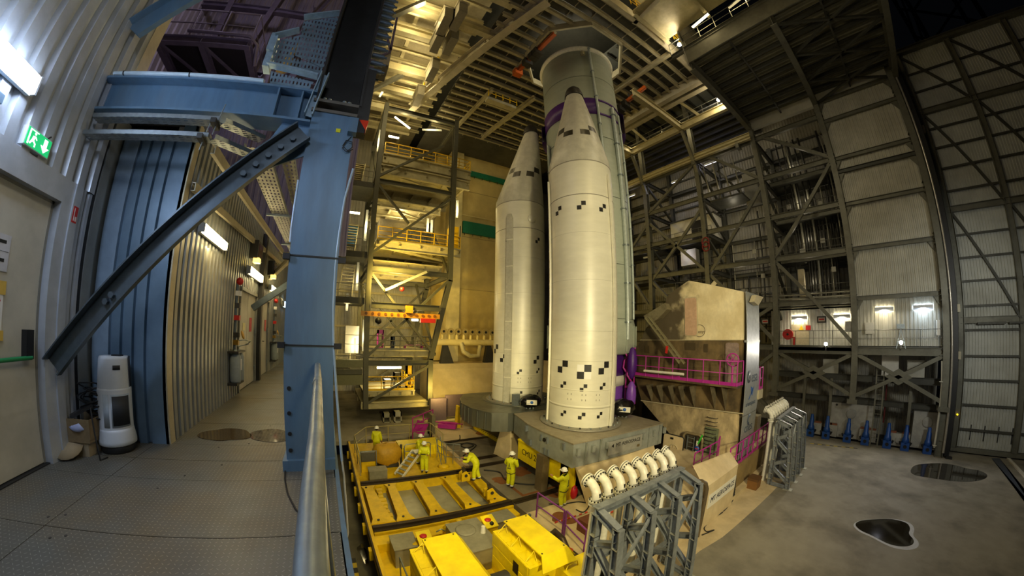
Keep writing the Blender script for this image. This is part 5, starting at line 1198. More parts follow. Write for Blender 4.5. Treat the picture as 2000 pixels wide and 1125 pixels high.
def engine(label, pts, z, L, group):
    """engine housing: body, sloped hood sheet, flap, struts"""
    x0, x1, y0, y1 = pts
    t = thing('engine_cover', label, 'engine cover', ((x0 + x1) / 2, (y0 + y1) / 2, -7.75), group)
    MB().box(x0, x1, y0, y1, -7.75, z - .28).build('body', yellow_clean, t)
    for k in range(3):
        zz = -7.5 + k * .42; b = MB(); b.box(x0 - .012, x0, y0 + .08, y1 - .1, zz, zz + .36); b.build('side_panel', yellow_clean, t)
    for k in range(3):
        b = MB(); yy = y0 + .1 + k * (y1 - y0 - .2) / 3; b.box(x0 + .05, x0 + .5, yy, yy + (y1 - y0 - .3) / 3, z - .28, z - .265); b.build('top_panel', yellow_clean, t)
    b = MB(); b.hexa([(x0 + .38, y0 + .02, z - .04), (x1 + .05, y0 + .02, z - .04), (x1 + .05, y1, z - .04), (x0 + .38, y1, z - .04), (x0 + .38, y0 + .02, z), (x1 + .05, y0 + .02, z), (x1 + .05, y1, z), (x0 + .38, y1, z)]); b.build('hood', yellow_clean, t)
    b = MB(); b.prism([(x0 + .38, y0 + .02, z), (x1 + .05, y0 + .02, z), (x1 + .15, y0 - .32, z - .3), (x0 + .2, y0 - .32, z - .3)], (0, .02, -.02)); b.build('hood_front', yellow_clean, t)
    b = MB(); b.prism([(x1 + .05, y0 + .02, z), (x1 + .05, y1, z), (x1 + .28, y1, z - .3), (x1 + .28, y0 - .1, z - .3)], (-.01, 0, -.02)); b.build('hood_side', yellow_clean, t)
    for k in range(3):
        yy = y0 + .3 + k * (y1 - y0 - .5) / 2; b = MB(); b.tube([(x0 + .06, yy, z - .27), (x0 + .36, yy + .05, z - .03), (x0 + .34, yy - .15, z - .27)], .018, 6); b.build('strut', yellow_clean, t)
    b = MB(); b.box(x0 - .016, x0 - .01, y0 + .5, y0 + .78, -6.9, -6.5); b.build('opening', black_m, t)
    for a_, c_ in ((x0 + .45, y1 - .08), (x1 - .05, y1 - .08), (x0 + .45, y0 + .1), (x1 - .02, y0 + .1)):
        b = MB(); b.cyl((a_, c_, z), (a_, c_, z + .012), .025, 8); b.build('latch', black_m, t)
    return t
engine('left yellow engine cover at the lower edge of the view', (1.98, 3.35, 5.3, 8.0), -6.0, 3, 'transporter engine covers')
engine('right yellow engine cover beside the purple guard rail', (4.66, 5.9, 5.9, 7.95), -6.0, 2, 'transporter engine covers')
t = thing('radiator_box', 'yellow radiator box with a black grille at the front of the right engine', 'radiator', (6.3, 5.9, -7.75))
MB().box(5.6, 6.95, 5.2, 5.95, -7.75, -6.55).build('case', yellow_clean, t)
MB().box(5.62, 6.93, 5.16, 5.2, -7.7, -6.62).build('grille', black_m, t)
for k in range(14): b = MB(); b.box(5.68 + k * .09, 5.7 + k * .09, 5.14, 5.17, -7.68, -6.65); b.build('grille_bar', mat('grille_grey', '2c2c2a', .4), t)
b = MB(); b.box(6.93, 6.96, 5.25, 5.9, -7.7, -6.6); b.build('side_grille', black_m, t)
b = MB(); b.tube([(5.7, 5.6, -6.55), (5.75, 5.6, -6.4), (6.1, 5.6, -6.38), (6.15, 5.6, -6.55)], .02, 6); b.build('handle', yellow_clean, t)
# boxes, tank and small gear on the deck
def gbox(name, label, cat, m, x0, x1, y0, y1, z0, z1, lid=None, group=None):
    t = thing(name, label, cat, ((x0 + x1) / 2, (y0 + y1) / 2, z0), group)
    MB().box(x0, x1, y0, y1, z0, z1 - .03).build('body', m, t); MB().box(x0 - .02, x1 + .02, y0 - .02, y1 + .02, z1 - .03, z1).build('lid', lid or m, t)
    return t
tk = gbox('fuel_tank', 'olive grey tank with a round lid between the two engine covers', 'tank', olive, 3.75, 4.95, 7.9, 9.7, -7.75, -6.85, grey_lid)
b = MB(); b.lathe([(0, 0), (.36, 0), (.36, .03), (.3, .05), (0, .05)], (4.25, 9.1, -6.85), 28); b.build('manhole', grey_lid, tk)
b = MB(); b.cyl((4.75, 8.75, -6.85), (4.75, 8.75, -6.6), .1, 12, .07); b.build('vent_cap', white_p, tk)
gbox('switch_box', 'grey switch box with a handle left of the fuel tank', 'box', grey_lid, 1.75, 2.55, 9.0, 9.85, -7.75, -7.0)
gbox('switch_box', 'grey switch box right of the yellow control stand', 'box', grey_lid, 5.55, 6.4, 9.2, 9.9, -7.75, -6.95)
gbox('switch_box', 'small grey box at the rear left corner of the transporter', 'box', grey_lid, 1.85, 2.75, 15.3, 15.9, -7.6, -7.0)
for i, (x, y, lab) in enumerate(((2.75, 9.1, 'yellow control stand with red button between switch box and left engine cover'), (5.2, 9.2, 'yellow control stand with red button right of the fuel tank'))):
    t = thing('control_stand', lab, 'control stand', (x, y, -7.75))
    MB().box(x - .2, x + .25, y - .25, y + .25, -7.75, -6.9).build('post', yellow, t)
    b = MB(); b.prism([(x - .22, y - .28, -6.9), (x + .27, y - .28, -6.9), (x + .27, y + .28, -6.72), (x - .22, y + .28, -6.72)], (0, 0, .03)); b.build('panel', yellow_clean, t)
    b = MB(); b.lathe([(0, .05), (.05, .05), (.12, .03), (.13, 0)], (x, y + .08, -6.77), 14); b.build('red_ring', red_paint, t)
    b = MB(); b.ball((x + .05, y - .15, -6.8), .08, 10, 6); b.build('black_knob', black_m, t)
    b = MB(); b.cyl((x - .2, y + .05, -7.0), (x - .35, y + .05, -7.1), .1, 10); b.build('motor', yellow, t)
for i, (x, y, lab) in enumerate(((3.9, 9.9, 'yellow hydraulic valve left of the tank top'), (4.4, 10.0, 'yellow hydraulic valve right of the tank top'))):
    t = thing('hydraulic_valve', lab, 'valve', (x, y, -7.4))
    b = MB(); b.lathe([(0, 0), (.18, 0), (.18, .25), (.1, .3), (.1, .42), (0, .42)], (x, y, -7.4), 14); b.build('body', yellow, t)
    b = MB(); b.tube([(x - .15, y - .1, -7.2), (x - .3, y - .15, -7.05), (x - .45, y - .05, -7.2)], .025, 6); b.build('pipe', galv, t)
    b = MB(); b.ball((x + .18, y - .1, -7.05), .07, 8, 6); b.build('cap', dark_steel, t)
mo = thing('motor', 'dark round motor between the engine covers behind the metal sheet', 'motor', (4.2, 6.6, -7.75))
b = MB(); b.cyl((3.9, 6.6, -7.1), (4.45, 6.6, -7.1), .3, 18); b.build('housing', dark_steel, mo)
b = MB(); b.cyl((3.85, 6.6, -7.1), (3.9, 6.6, -7.1), .12, 12); b.build('hub', galv, mo)
b = MB(); b.box(3.9, 4.5, 6.3, 6.9, -7.75, -7.35); b.build('base', yellow, mo)
b = MB(); b.prism([(4.0, 5.75, -7.4), (4.95, 5.6, -7.4), (4.95, 5.6, -6.6), (4.0, 5.75, -6.55)], (0, .02, 0)); tag(b.build('metal_sheet', mat('bare_sheet', '77726a', .3, .7, dirt='5a564c', amt=.5, scale=2)), 'bare metal sheet standing upright between the engine covers', 'sheet')
bc = thing('warning_beacon', 'dark red beacon by the metal sheet on the front radiator', 'beacon', (5.15, 5.35, -6.7))
b = MB(); b.cyl((5.15, 5.35, -6.72), (5.15, 5.35, -6.5), .09, 14); b.build('dome', mat('beacon_red', '6a0c10', .2), bc)
b = MB(); b.box(5.0, 5.3, 5.2, 5.5, -7.75, -6.72); b.build('stand', yellow, bc)
for i, (x, y, z, m, lab) in enumerate(((1.9, 7.6, -7.75, galv, 'bundle of hose fittings at the left edge of the engine deck'), (1.85, 6.6, -7.75, galv, 'second bundle of fittings on the left edge of the engine deck'))):
    r_ = random.Random(i); b = MB()
    for k in range(10): b.tube([(x + r_.uniform(-.2, .2), y + r_.uniform(-.3, .3), z + r_.uniform(.05, .3)) for _ in range(4)], .035, 6)
    o = tag(b.build('hose_fittings', m), lab, 'fittings'); o['kind'] = 'stuff'
solid('brown_case', 'brown case beside the left engine cover', 'case', mat('case_brown', '4d2f1c', .6), (1.62, 1.92, 6.7, 7.2, -7.75, -7.45))
railing([(1.75, 8.3, -7.75), (1.75, 6.9, -7.75)], 1.0, .025, 0, 2, galv, 'grab_rail', 'bent steel grab rail beside the left engine cover', 'grab rail')
b = MB(); b.tube([(6.6, 7.3, -7.2), (6.7, 7.6, -6.9), (7.0, 7.7, -6.9), (7.15, 7.4, -7.1), (7.1, 7.1, -7.3)], .13, 10); tag(b.build('exhaust_pipe', mat('exhaust', '5a4e42', .35, .6)), 'bent exhaust pipe right of the right engine cover', 'pipe')
b = MB(); b.cyl((7.05, 6.9, -7.5), (7.05, 6.9, -7.2), .14, 12); tag(b.build('red_canister', mat('orange_red', 'b8431c', .5)), 'orange red canister below the exhaust pipe', 'canister')
cf = thing('folding_bracket', 'dark folding lever frame on the deck by the purple rail', 'lever', (6.4, 8.9, -7.75))
for k in (0, .35): b = MB(); b.bar((6.3 + k, 9.0, -7.75), (6.45 + k, 8.9, -6.75), .06, .1); b.build('lever', galv, cf)
b = MB(); b.bar((6.3, 9.0, -7.2), (6.75, 8.95, -7.2), .05); b.build('tie', galv, cf)
# rear deck: fence, covered object, step ladder, screen
railing([(1.5, 16.2, -7.6), (1.5, 19.5, -7.6), (2.4, 21.1, -7.6), (6.9, 21.1, -7.6), (6.9, 18.5, -7.6)], 1.15, .03, 1, 1.6, mat('fence_cream', 'a89f6a', .45, .2), 'deck_railing', 'cream guard rail round the rear deck of the transporter', 'railing')
cv = thing('covered_winch', 'winch under a tied mustard tarpaulin on the rear deck', 'winch', (3.1, 17.3, -7.6))
r_ = random.Random(3); b = MB(); b.ball((3.1, 17.3, -6.95), 1, 16, 9, (.85, .6, .68))
b.v = [(x + .05 * math.sin(z * 9 + x * 5) + r_.uniform(-.04, .04), y + r_.uniform(-.05, .05), max(z, -7.55) + r_.uniform(-.03, .03) + (.12 if abs(x - 3.1) > .5 and z > -6.9 else 0)) for x, y, z in b.v]
b.build('tarpaulin', mat('tarp_mustard', 'b98f1e', .55, 0, dirt='8d6a14', amt=.5, scale=3, bump=.5, bscale=5), cv)
MB().box(2.5, 3.7, 16.9, 17.7, -7.6, -7.4).build('base', dark_steel, cv)
b = MB(); b.cyl((3.9, 17.2, -7.6), (3.9, 17.2, -6.4), .07, 8); b.build('post', dark_steel, cv)
sc = thing('screen_box', 'grey framed panel box at the rear left corner of the transporter', 'box', (2.0, 16.7, -7.6))
MB().box(1.6, 2.35, 16.6, 16.9, -7.0, -6.5).build('panel', mat('panel_grey', '55524a', .4), sc); MB().box(1.6, 2.35, 16.6, 16.9, -7.6, -7.02).build('cupboard', yellow, sc)
b = MB(); b.tube([(1.55, 16.55, -7.6), (1.55, 16.55, -6.4), (2.4, 16.55, -6.4), (2.4, 16.55, -7.6)], .03, 6); b.build('frame', galv, sc)
for i, x in enumerate((4.25, 5.1)):
    t = thing('low_rail', ('left', 'right')[i] + ' curved hoop rail behind the step ladder', 'railing', (x, 17.8, -7.6)); b = MB(); b.tube([(x, 17.8, -7.6), (x, 17.8, -6.75), (x + .1, 17.8, -6.65), (x + .65, 17.8, -6.65), (x + .75, 17.8, -6.75), (x + .75, 17.8, -7.6)], .03, 8); b.build('hoop', galv, t); b = MB(); b.tube([(x, 17.8, -7.1), (x + .75, 17.8, -7.1)], .025, 6); b.build('cross_bar', galv, t)
MB().box(4.1, 6.8, 18.2, 19.6, -7.6, -7.0).build('rear_step', yellow_clean, tr)
st = thing('step_ladder', 'pale aluminium step ladder leaning at the far transporter rail', 'step ladder', (3.9, 15.6, -7.5))
sp0, sp1 = V(3.35, 15.45, -7.45), V(4.55, 16.3, -6.55)
for o in (-.25, .25): b = MB(); b.bar(sp0 + V(-o * .6, o, 0), sp1 + V(-o * .6, o, 0), .05, .12); b.build('side_rail', white_p, st)
for k in range(6): p = sp0.lerp(sp1, (k + .5) / 6); b = MB(); b.bar(p + V(.15, -.25, 0), p + V(-.15, .25, 0), .16, .03); b.build('tread', galv, st)
MB().box(4.4, 4.9, 16.1, 16.6, -6.58, -6.54).build('platform', white_p, st)
for x, y in ((4.85, 16.15), (4.85, 16.55)): b = MB(); b.cyl((x, y, -7.6), (x, y, -6.56), .025, 6); b.build('leg', galv, st)
railing([(6.2, 17.6, -7.6), (6.4, 16.6, -7.6), (7.1, 16.2, -7.6)], 1.2, .025, 2, .5, galv, 'deck_railing', 'small grey rail beside the two workers on the rear deck', 'railing')
pv = thing('pivot_post', 'thin steel post with stays on the rear deck by the pad edge', 'post', (6.0, 16.2, -7.6))
for o in ((0, 0), (.3, .1)): b = MB(); b.cyl((6.0 + o[0], 16.2 + o[1], -7.6), (5.7 + o[0], 16.4 + o[1], -5.9), .025, 6); b.build('stay', galv, pv)
b = MB(); b.lathe([(0, 0), (.35, 0), (.25, .12), (0, .14)], (6.1, 16.2, -7.6), 14); b.build('foot', yellow, pv)
b = MB(); b.box(7.0, 7.24, 15.2, 22, -8.0, PAD); tag(b.build('cream_edge_beam', cream), 'cream ribbed edge beam along the pad beside the rear deck', 'beam')
# grey corner gear and magenta steps at the far pad corner
fg = thing('pad_gate', 'magenta gate frame with steps at the far corner of the launch pad', 'gate', at(815, 860, Z=PAD))
g0, g1 = at(806, 858, Z=PAD), at(845, 838, Z=PAD)
for p in (g0, g0.lerp(g1, .5), g1): b = MB(); b.cyl(p, p + V(0, 0, 1.5), .04, 6); b.build('post', magenta, fg)
for z in (.5, 1.0, 1.5): b = MB(); b.bar(g0 + V(0, 0, z), g1 + V(0, 0, z), .06); b.build('rail', magenta, fg)
b = MB(); b.bar(g0 + V(.4, .8, .7), g0 + V(1.2, .9, .3), .1, .9); b.build('slide_panel', magenta, fg)
mb_ = thing('magenta_trolley', 'low magenta trolley lying on the cream pad corner', 'trolley', at(870, 835, Z=PAD))
p = at(858, 835, Z=PAD); q_ = at(892, 838, Z=PAD)
b = MB(); b.bar(p + V(0, 0, .25), q_ + V(0, 0, .25), .9, .3); b.build('bed', magenta, mb_)
for k in range(4): b = MB(); c_ = p.lerp(q_, k / 3); b.bar(c_ + V(-.3, .4, .4), c_ + V(.3, -.4, .45), .1, .06); b.build('slat', magenta, mb_)
p = at(895, 836, Z=PAD); b = MB(); b.prism([p + V(-.1, 0, 0), p + V(.2, 0, 0), p + V(.12, 0, 1.7), p + V(-.02, 0, 1.7)], (0, .5, 0)); tag(b.build('yellow_board', yellow_clean), 'upright yellow board beside the magenta trolley', 'board')
b = MB(); p = at(905, 838, Z=PAD); b.box(p.x, p.x + 1.4, p.y, p.y + .4, PAD, PAD + 2.2); tag(b.build('cream_pillar', cream), 'cream pillar left of the rear pallet', 'pillar')
b = MB(); p = at(813, 900, Z=PAD) ; b.box(7.0, 7.25, 21.0, 22.0, -8.6, -5.9); tag(b.build('concrete_post', mat('post_grey', '6f6a52', .6)), 'grey concrete post at the pad corner behind two workers', 'post')

# ------------------------------------------------------------------ workers in yellow suits
suit = mat('suit_yellow', 'd9dc10', .6, 0, dirt='b4b60c', amt=.4, scale=6, bump=.35, bscale=16); skin = mat('skin', '9a6a4c', .5, grain=.05); helmet_m = mat('helmet_white', 'e4e4df', .25, grain=.02); harness = mat('harness', '1a1b20', .6); hair = mat('hair', '1e1713', .8)
def skinned(name, joints, edges, m, parent, sub=2):
    me = bpy.data.meshes.new(name); org = wpos(parent) if parent else V(0, 0, 0)
    me.from_pydata([tuple(Vector(p) - org) for p, r in joints], edges, []); o = bpy.data.objects.new(name, me); COL.objects.link(o); me.materials.append(m)
    if parent: o.parent = parent
    sm = o.modifiers.new('skin', 'SKIN'); sm.use_smooth_shade = True
    for i, (p, r) in enumerate(joints):
        v = me.skin_vertices[0].data[i]; v.radius = (r, r) if not isinstance(r, tuple) else r; v.use_root = i == 0
    s = o.modifiers.new('subdivision', 'SUBSURF'); s.levels = sub - 1; s.render_levels = sub
    return o
def person(label, p, face, lean=0., arms=None, step=.0, bag=False, harn=True, bend=0., look=None, held=None):
    """standing figure: face = heading (radians, 0 = +X); arms = ((elbow, wrist) left, right) in body axes (forward, left, up) from the shoulder"""
    p = Vector(p); f = V(math.cos(face), math.sin(face), 0); l = V(-f.y, f.x, 0); u = V(0, 0, 1)
    t = thing('person', label, 'person', p, None)
    def B(a, b_, c): return p + f * a + l * b_ + u * c
    hipz = .92
    th = lean; tu = f * math.sin(th) + u * math.cos(th)            # trunk direction
    hip = B(0, 0, hipz); chest = hip + tu * .34; neck = hip + tu * .55; sh = hip + tu * .49; head = neck + (tu * .17 + f * .02)
    J = [(hip, .2), (hip + tu * .16, .2), (chest, .225), (sh + tu * .0, .19), (neck, .085)]
    E = [(0, 1), (1, 2), (2, 3), (3, 4)]
    for s, sg in ((1, 1), (-1, -1)):
        n = len(J); k = B(.05 + step * sg * .5, .11 * s, .5); a = B(-.02 + step * sg, .12 * s, .09)
        J += [(hip + l * (.1 * s) - u * .07, .155), (k, .115), (a, .1)]; E += [(0, n), (n, n + 1), (n + 1, n + 2)]
    for i, s in enumerate((1, -1)):
        n = len(J); (e1, e2) = arms[i]; S0 = sh + l * (.19 * s)
        eb = S0 + f * e1[0] + l * (e1[1] * s) + u * e1[2]; wr = eb + f * e2[0] + l * (e2[1] * s) + u * e2[2]
        J += [(S0, .11), (eb, .085), (wr, .066)]; E += [(3, n), (n, n + 1), (n + 1, n + 2)]
        d = (wr - eb).normalized(); side = d.cross(u); side = side.normalized() if side.length > .1 else l
        hj = [(wr - d * .02, .03), (wr + d * .05, .036), (wr + d * .09, .03)]; he = [(0, 1), (1, 2)]
        hand = skinned('hand', hj, he, skin, t, 2)
        for q_, (off, ln) in enumerate(((-.03, .07), (-.01, .085), (.01, .08), (.03, .065))):
            b = MB(); b.tube([wr + d * .08 + side * off, wr + d * (.08 + ln * .55) + side * off, wr + d * (.08 + ln * .85) + side * off - u * .025], [.011, .010, .008], 6); b.build('finger', skin, hand)
        b = MB(); b.tube([wr + d * .03 + side * .035, wr + d * .06 + side * .06, wr + d * .09 + side * .06], [.013, .012, .009], 6); b.build('thumb', skin, hand)
    skinned('suit', J, E, suit, t, 2)
    for s in (1, -1):
        a = B(-.02 + step * s, .12 * s, 0); fd = V(f.x, f.y, 0)
        skinned('boot', [(a + u * .1, .065), (a + u * .05 - fd * .02, .06), (a + fd * .12 + u * .045, .05), (a + fd * .19 + u * .035, .035)], [(0, 1), (1, 2), (2, 3)], black_m, t, 2)
        b = MB(); b.cyl(a + u * .1, a + u * .16, .085, 12); b.build('boot_cuff', mat('cuff_white', 'd9d9d4', .5), t)
    lk = f if look is None else (f * math.cos(look) + l * math.sin(look))
    hd = MB(); R = .105; c = head
    b = hd; b.ball(c, R, 16, 10, (.88, .88, 1.15)); h = b.build('head', skin, t)
    lr = V(-lk.y, lk.x, 0)
    b = MB(); b.ball(c + lk * .095 - u * .01, .022, 8, 6, (1, 1, 1.3)); b.build('nose', skin, h)
    for s in (1, -1):
        b = MB(); b.ball(c + lk * .083 + lr * (.035 * s) + u * .02, .012, 8, 6); b.build('eye', black_m, h)
        b = MB(); b.ball(c + lr * (.092 * s), .025, 8, 6, (.6, .6, 1.2)); b.build('ear', skin, h)
    b = MB(); b.bar(c + lk * .088 + lr * .025 - u * .055, c + lk * .088 - lr * .025 - u * .055, .01, .008); b.build('mouth', mat('lip', '6d3a30', .5), h)
    b = MB(); b.ball(c - lk * .015 + u * .01, R * 1.02, 14, 8, (.9, .9, 1.0)); b.v = [(x, y, z) for x, y, z in b.v]; hr_ = b.build('hair', hair, h)
    hr_.scale = (1, 1, 1)
    hm = MB(); prof = [(.128, .0), (.128, .035), (.118, .085), (.085, .125), (.04, .143), (.001, .147)]
    hm.lathe(prof, c + u * .035, 20); H = hm.build('helmet', helmet_m, t)
    b = MB(); b.lathe([(.125, 0), (.15, -.005), (.15, .006), (.125, .012)], c + u * .035, 20); b.build('brim', helmet_m, H)
    b = MB(); b.prism([c + u * .035 + lk * .12 + lr * .09, c + u * .035 + lk * .2 + lr * .05, c + u * .035 + lk * .2 - lr * .05, c + u * .035 + lk * .12 - lr * .09], (0, 0, .01)); b.build('peak', helmet_m, H)
    if harn:
        b = MB(); r = .185
        b.tube([hip + tu * .1 + f * (r * math.cos(a)) + l * (r * math.sin(a)) for a in [k * math.pi / 8 for k in range(16)]], .018, 5, close=True); b.build('belt', harness, t)
        for s in (1, -1):
            b = MB(); b.tube([hip + tu * .1 + f * -.17 + l * -.06 * s, chest - f * .19, sh - f * .12 + l * .12 * s, sh + tu * .13 + l * .13 * s, sh + f * .14 + l * .12 * s, hip + tu * .1 + f * .18 + l * .08 * s], .017, 5); b.build('strap', harness, t)
            b = MB(); cc = hip + l * (.1 * s) - u * .17; b.tube([cc + f * (.14 * math.cos(a)) + l * (.14 * math.sin(a)) + u * (.05 * s * math.sin(a)) for a in [k * math.pi / 6 for k in range(12)]], .015, 5, close=True); b.build('leg_strap', harness, t)
    return t
AD = (((.02, .07, -.27), (.06, .02, -.25)), ((.02, .07, -.27), (.06, .02, -.25)))
AF = (((.1, .06, -.25), (.24, -.02, .02)), ((.1, .06, -.25), (.24, -.02, .02)))
AH = (((.02, .14, -.24), (.1, -.1, -.1)), ((.02, .14, -.24), (.1, -.1, -.1)))
w1p = at(1098, 989, Z=PAD); person('worker in yellow suit and harness seen from behind, arms raised, beside the red bag', w1p, 2.0, .05, (((.2, .06, -.12), (.22, 0, .12)), ((.06, .1, -.25), (.12, .05, -.2))), .02)
w2p = at(996, 951, Z=PAD); person('worker in yellow suit standing alone on the pad, hands at the hips', w2p, .5, .03, AH, .03, look=-.3)
w3p = at(930, 937, Z=PAD + .02); person('stooping worker in yellow suit on the transporter edge', w3p, 2.6, .75, AF, .12, harn=False)
w4p = at(829, 922, Z=-7.6); person('worker in yellow suit reading a tablet on the rear deck', w4p, -2.0, .08, AF, .03, harn=False)
w5p = at(818, 905, Z=-7.6); person('worker in yellow suit half hidden behind the tablet reader', w5p, -.6, .12, AD, .03, harn=False)
w6p = at(736, 888, Z=-7.6); person('worker in yellow suit at the rear left guard rail of the transporter', w6p, 1.2, .1, AD, .05, harn=False)
fw = V(math.cos(-2.0), math.sin(-2.0), 0); b = MB(); c_ = w4p + fw * .44 + V(0, 0, 1.2); b.bar(c_ - V(-fw.y, fw.x, 0) * .12, c_ + V(-fw.y, fw.x, 0) * .12, .18, .015); tag(b.build('tablet', mat('tablet_dark', '2a2420', .3)), 'dark tablet held by the worker on the rear deck', 'tablet')
rb = thing('red_bag', 'red bag leaning on the cream pier beside the worker', 'bag', at(1119, 975, Z=PAD))
p = at(1119, 974, Z=PAD); b = MB(); b.ball(p + V(0, 0, .33), 1, 12, 8, (.2, .17, .34)); b.build('body', mat('bag_red', 'b01020', .5, bump=.4, bscale=12), rb)
b = MB(); b.tube([p + V(-.08, -.12, .55), p + V(-.05, -.16, .68), p + V(.05, -.16, .68), p + V(.08, -.12, .55)], .015, 5); b.build('strap', harness, rb)
vx = thing('yellow_valve', 'yellow hand valve on the cream pier behind the worker', 'valve', (9.9, 8.7, -6.2))
b = MB(); b.cyl((9.85, 8.75, -6.1), (9.8, 8.35, -6.1), .08, 8); b.build('stem', dark_steel, vx)
for z in (-5.95, -6.3): b = MB(); b.lathe([(0, 0), (.18, 0), (.18, .05), (0, .05)], (9.85, 8.45, z), 10, axis=(0, -1, .2)); b.build('wheel', yellow_clean, vx)

ORD = ['first', 'second', 'third', 'fourth', 'fifth', 'sixth', 'seventh', 'eighth', 'ninth', 'tenth', 'eleventh', 'twelfth', 'thirteenth', 'fourteenth', 'fifteenth', 'sixteenth']
# ------------------------------------------------------------------ steel wall on the right with its galleries
FX, BX = 30.0, 35.6
cols = [-4.65, 1.3, 7.15, 13.1, 19.45, 26.0, 33.0]
levels = [-.8, 2.6, 6.2, 9.65, 13.2, 17.0]
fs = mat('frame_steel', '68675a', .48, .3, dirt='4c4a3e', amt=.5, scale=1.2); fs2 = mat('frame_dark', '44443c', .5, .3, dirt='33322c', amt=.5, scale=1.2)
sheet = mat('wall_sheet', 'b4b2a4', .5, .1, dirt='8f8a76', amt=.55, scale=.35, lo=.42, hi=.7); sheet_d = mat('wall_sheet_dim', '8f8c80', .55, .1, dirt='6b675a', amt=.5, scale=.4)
wf = thing('hall_framework', 'steel frame of columns, beams and braces along the far wall of the hall', 'steel frame', (FX, 7, -4.2))
for y in cols:
    zt = 18.6 if y < 8 else 22
    b = MB(); b.ibeam((FX, y, -4.3), (FX, y, zt), .55, .42, .035, up=(1, 0, 0)); b.build('column', fs, wf)
    b = MB(); b.box(FX - .4, FX + .4, y - .35, y + .35, -4.6, -4.3); b.build('base_plate', fs, wf)
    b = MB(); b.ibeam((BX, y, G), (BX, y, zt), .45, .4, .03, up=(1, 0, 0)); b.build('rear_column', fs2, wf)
    for k, z in enumerate(levels):
        for dz in (-.35, .0, .35):
            b = MB(); b.box(FX - .23, FX + .23, y - .27, y + .27, z + dz - .012, z + dz + .012); b.build('splice_plate', fs, wf)
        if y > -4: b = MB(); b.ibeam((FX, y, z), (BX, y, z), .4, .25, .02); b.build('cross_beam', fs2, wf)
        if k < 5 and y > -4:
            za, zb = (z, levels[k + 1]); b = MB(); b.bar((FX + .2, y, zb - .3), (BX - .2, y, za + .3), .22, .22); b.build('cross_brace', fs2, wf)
for i in range(1, len(cols) - 1):
    y0, y1 = cols[i], cols[i + 1]
    for k, z in enumerate(levels):
        b = MB(); b.ibeam((FX, y0, z), (FX, y1, z), .42, .28, .025); b.build('beam', fs, wf)
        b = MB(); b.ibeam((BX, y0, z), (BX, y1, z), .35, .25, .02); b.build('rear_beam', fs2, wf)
D = [((1.3, 13.2), (7.15, 6.2)), ((7.15, 6.2), (1.3, -.6)), ((1.3, 13.3), (6.2, 16.9)), ((7.15, 12.8), (13.1, 5.6)), ((7.15, 13.2), (11.6, 17.0)), ((7.15, 2.6), (13.1, -.8)), ((13.1, 12.2), (19.45, 5.8)), ((13.1, 5.8), (19.45, 12.2)), ((13.1, -.8), (19.45, 5.8)), ((19.45, 12.2), (26, 5.8)), ((19.45, 2.6), (26, 12)), ((19.45, 13.2), (13.1, 17.0)), ((13.1, 5.8), (7.15, -.5)),
     ((1.3, -1.1), (7.15, -4.1)), ((7.15, -1.1), (1.3, -4.1)), ((1.3, -1.1), (-4.65, -4.1)), ((-4.65, -1.1), (1.3, -4.1)), ((7.15, -1.1), (13.1, -6)), ((13.1, -1.1), (7.15, -6))]
for (ya, za), (yb_, zb) in D:
    b = MB(); b.bar((FX + .02, ya, za), (FX + .02, yb_, zb), .26 if za > 0 else .34, .26); b.build('diagonal_brace', fs, wf)
for y in (4.2, -1.7):
    b = MB(); b.prism([(FX - .1, y - .9, -2.6), (FX - .1, y, -2.05), (FX - .1, y + .9, -2.6), (FX - .1, y, -3.15)], (.06, 0, 0)); b.build('gusset_plate', fs, wf)
for y0, y1 in ((1.3, 7.15), (-4.65, 1.3)):
    b = MB(); b.ibeam((FX, y0, -.95), (FX, y1, -.95), .5, .3, .025); b.build('beam', fs, wf)
    b = MB(); b.ibeam((FX + .9, y0, -2.9), (FX + .9, y1, -2.9), .45, .3, .025); b.build('beam', fs2, wf)
    b = MB(); b.ibeam((FX + 1.2, y0, -4.6), (FX + 1.2, y1, -4.6), .4, .3, .025); b.build('beam', fs2, wf)
# corrugated bay between the door jamb and the first column
wp = thing('wall_right', None, None, (FX + .3, -2, 0)); wp['kind'] = 'structure'
girt = [2.71, 6.22, 9.57, 12.15, 13.2, 16.5, 18.3]
zs = [-.6] + girt
for i in range(len(zs) - 1):
    b = MB(); b.corrugated((FX + .42, -4.5, 0), (FX + .42, 1.3, 0), zs[i], zs[i + 1], (-1, 0, 0), .26, .05, .45, .1); b.build('panel', sheet, wp)
for z in girt:
    b = MB(); b.ibeam((FX + .2, -4.5, z), (FX + .2, 1.2, z), .3, .22, .02); b.build('girt', fs if z != 12.15 else fs2, wp)
    b = MB(); b.prism([(FX + .2, 1.1, z - .15), (FX + .2, .65, z - .15), (FX + .2, 1.1, z - .9)], (.05, 0, 0)); b.build('haunch', fs, wp)
    b = MB(); b.prism([(FX + .2, -4.45, z - .15), (FX + .2, -4.0, z - .15), (FX + .2, -4.45, z - .9)], (.05, 0, 0)); b.build('haunch', fs, wp)
gal = thing('wall_gallery', None, None, (FX + 2, 2, -.6)); gal['kind'] = 'structure'
b = MB(); b.corrugated((FX + 1.7, 1.2, 0), (FX + 1.7, 8, 0), -.7, 2.2, (-1, 0, 0), .26, .05, .45, .1); b.build('panel', mat('white_sheet', 'c9c8be', .45, .05, dirt='a8a698', amt=.4, scale=.6), gal)
MB().box(FX + .3, FX + 1.7, -4.6, 26, -.72, -.62).build('gallery_floor', fs2, gal)
b = MB(); b.corrugated((FX + 4.5, -4.8, 0), (FX + 4.5, 26, 0), G, -.8, (-1, 0, 0), .3, .05, .45, .1); b.build('lower_panel', sheet_d, gal)
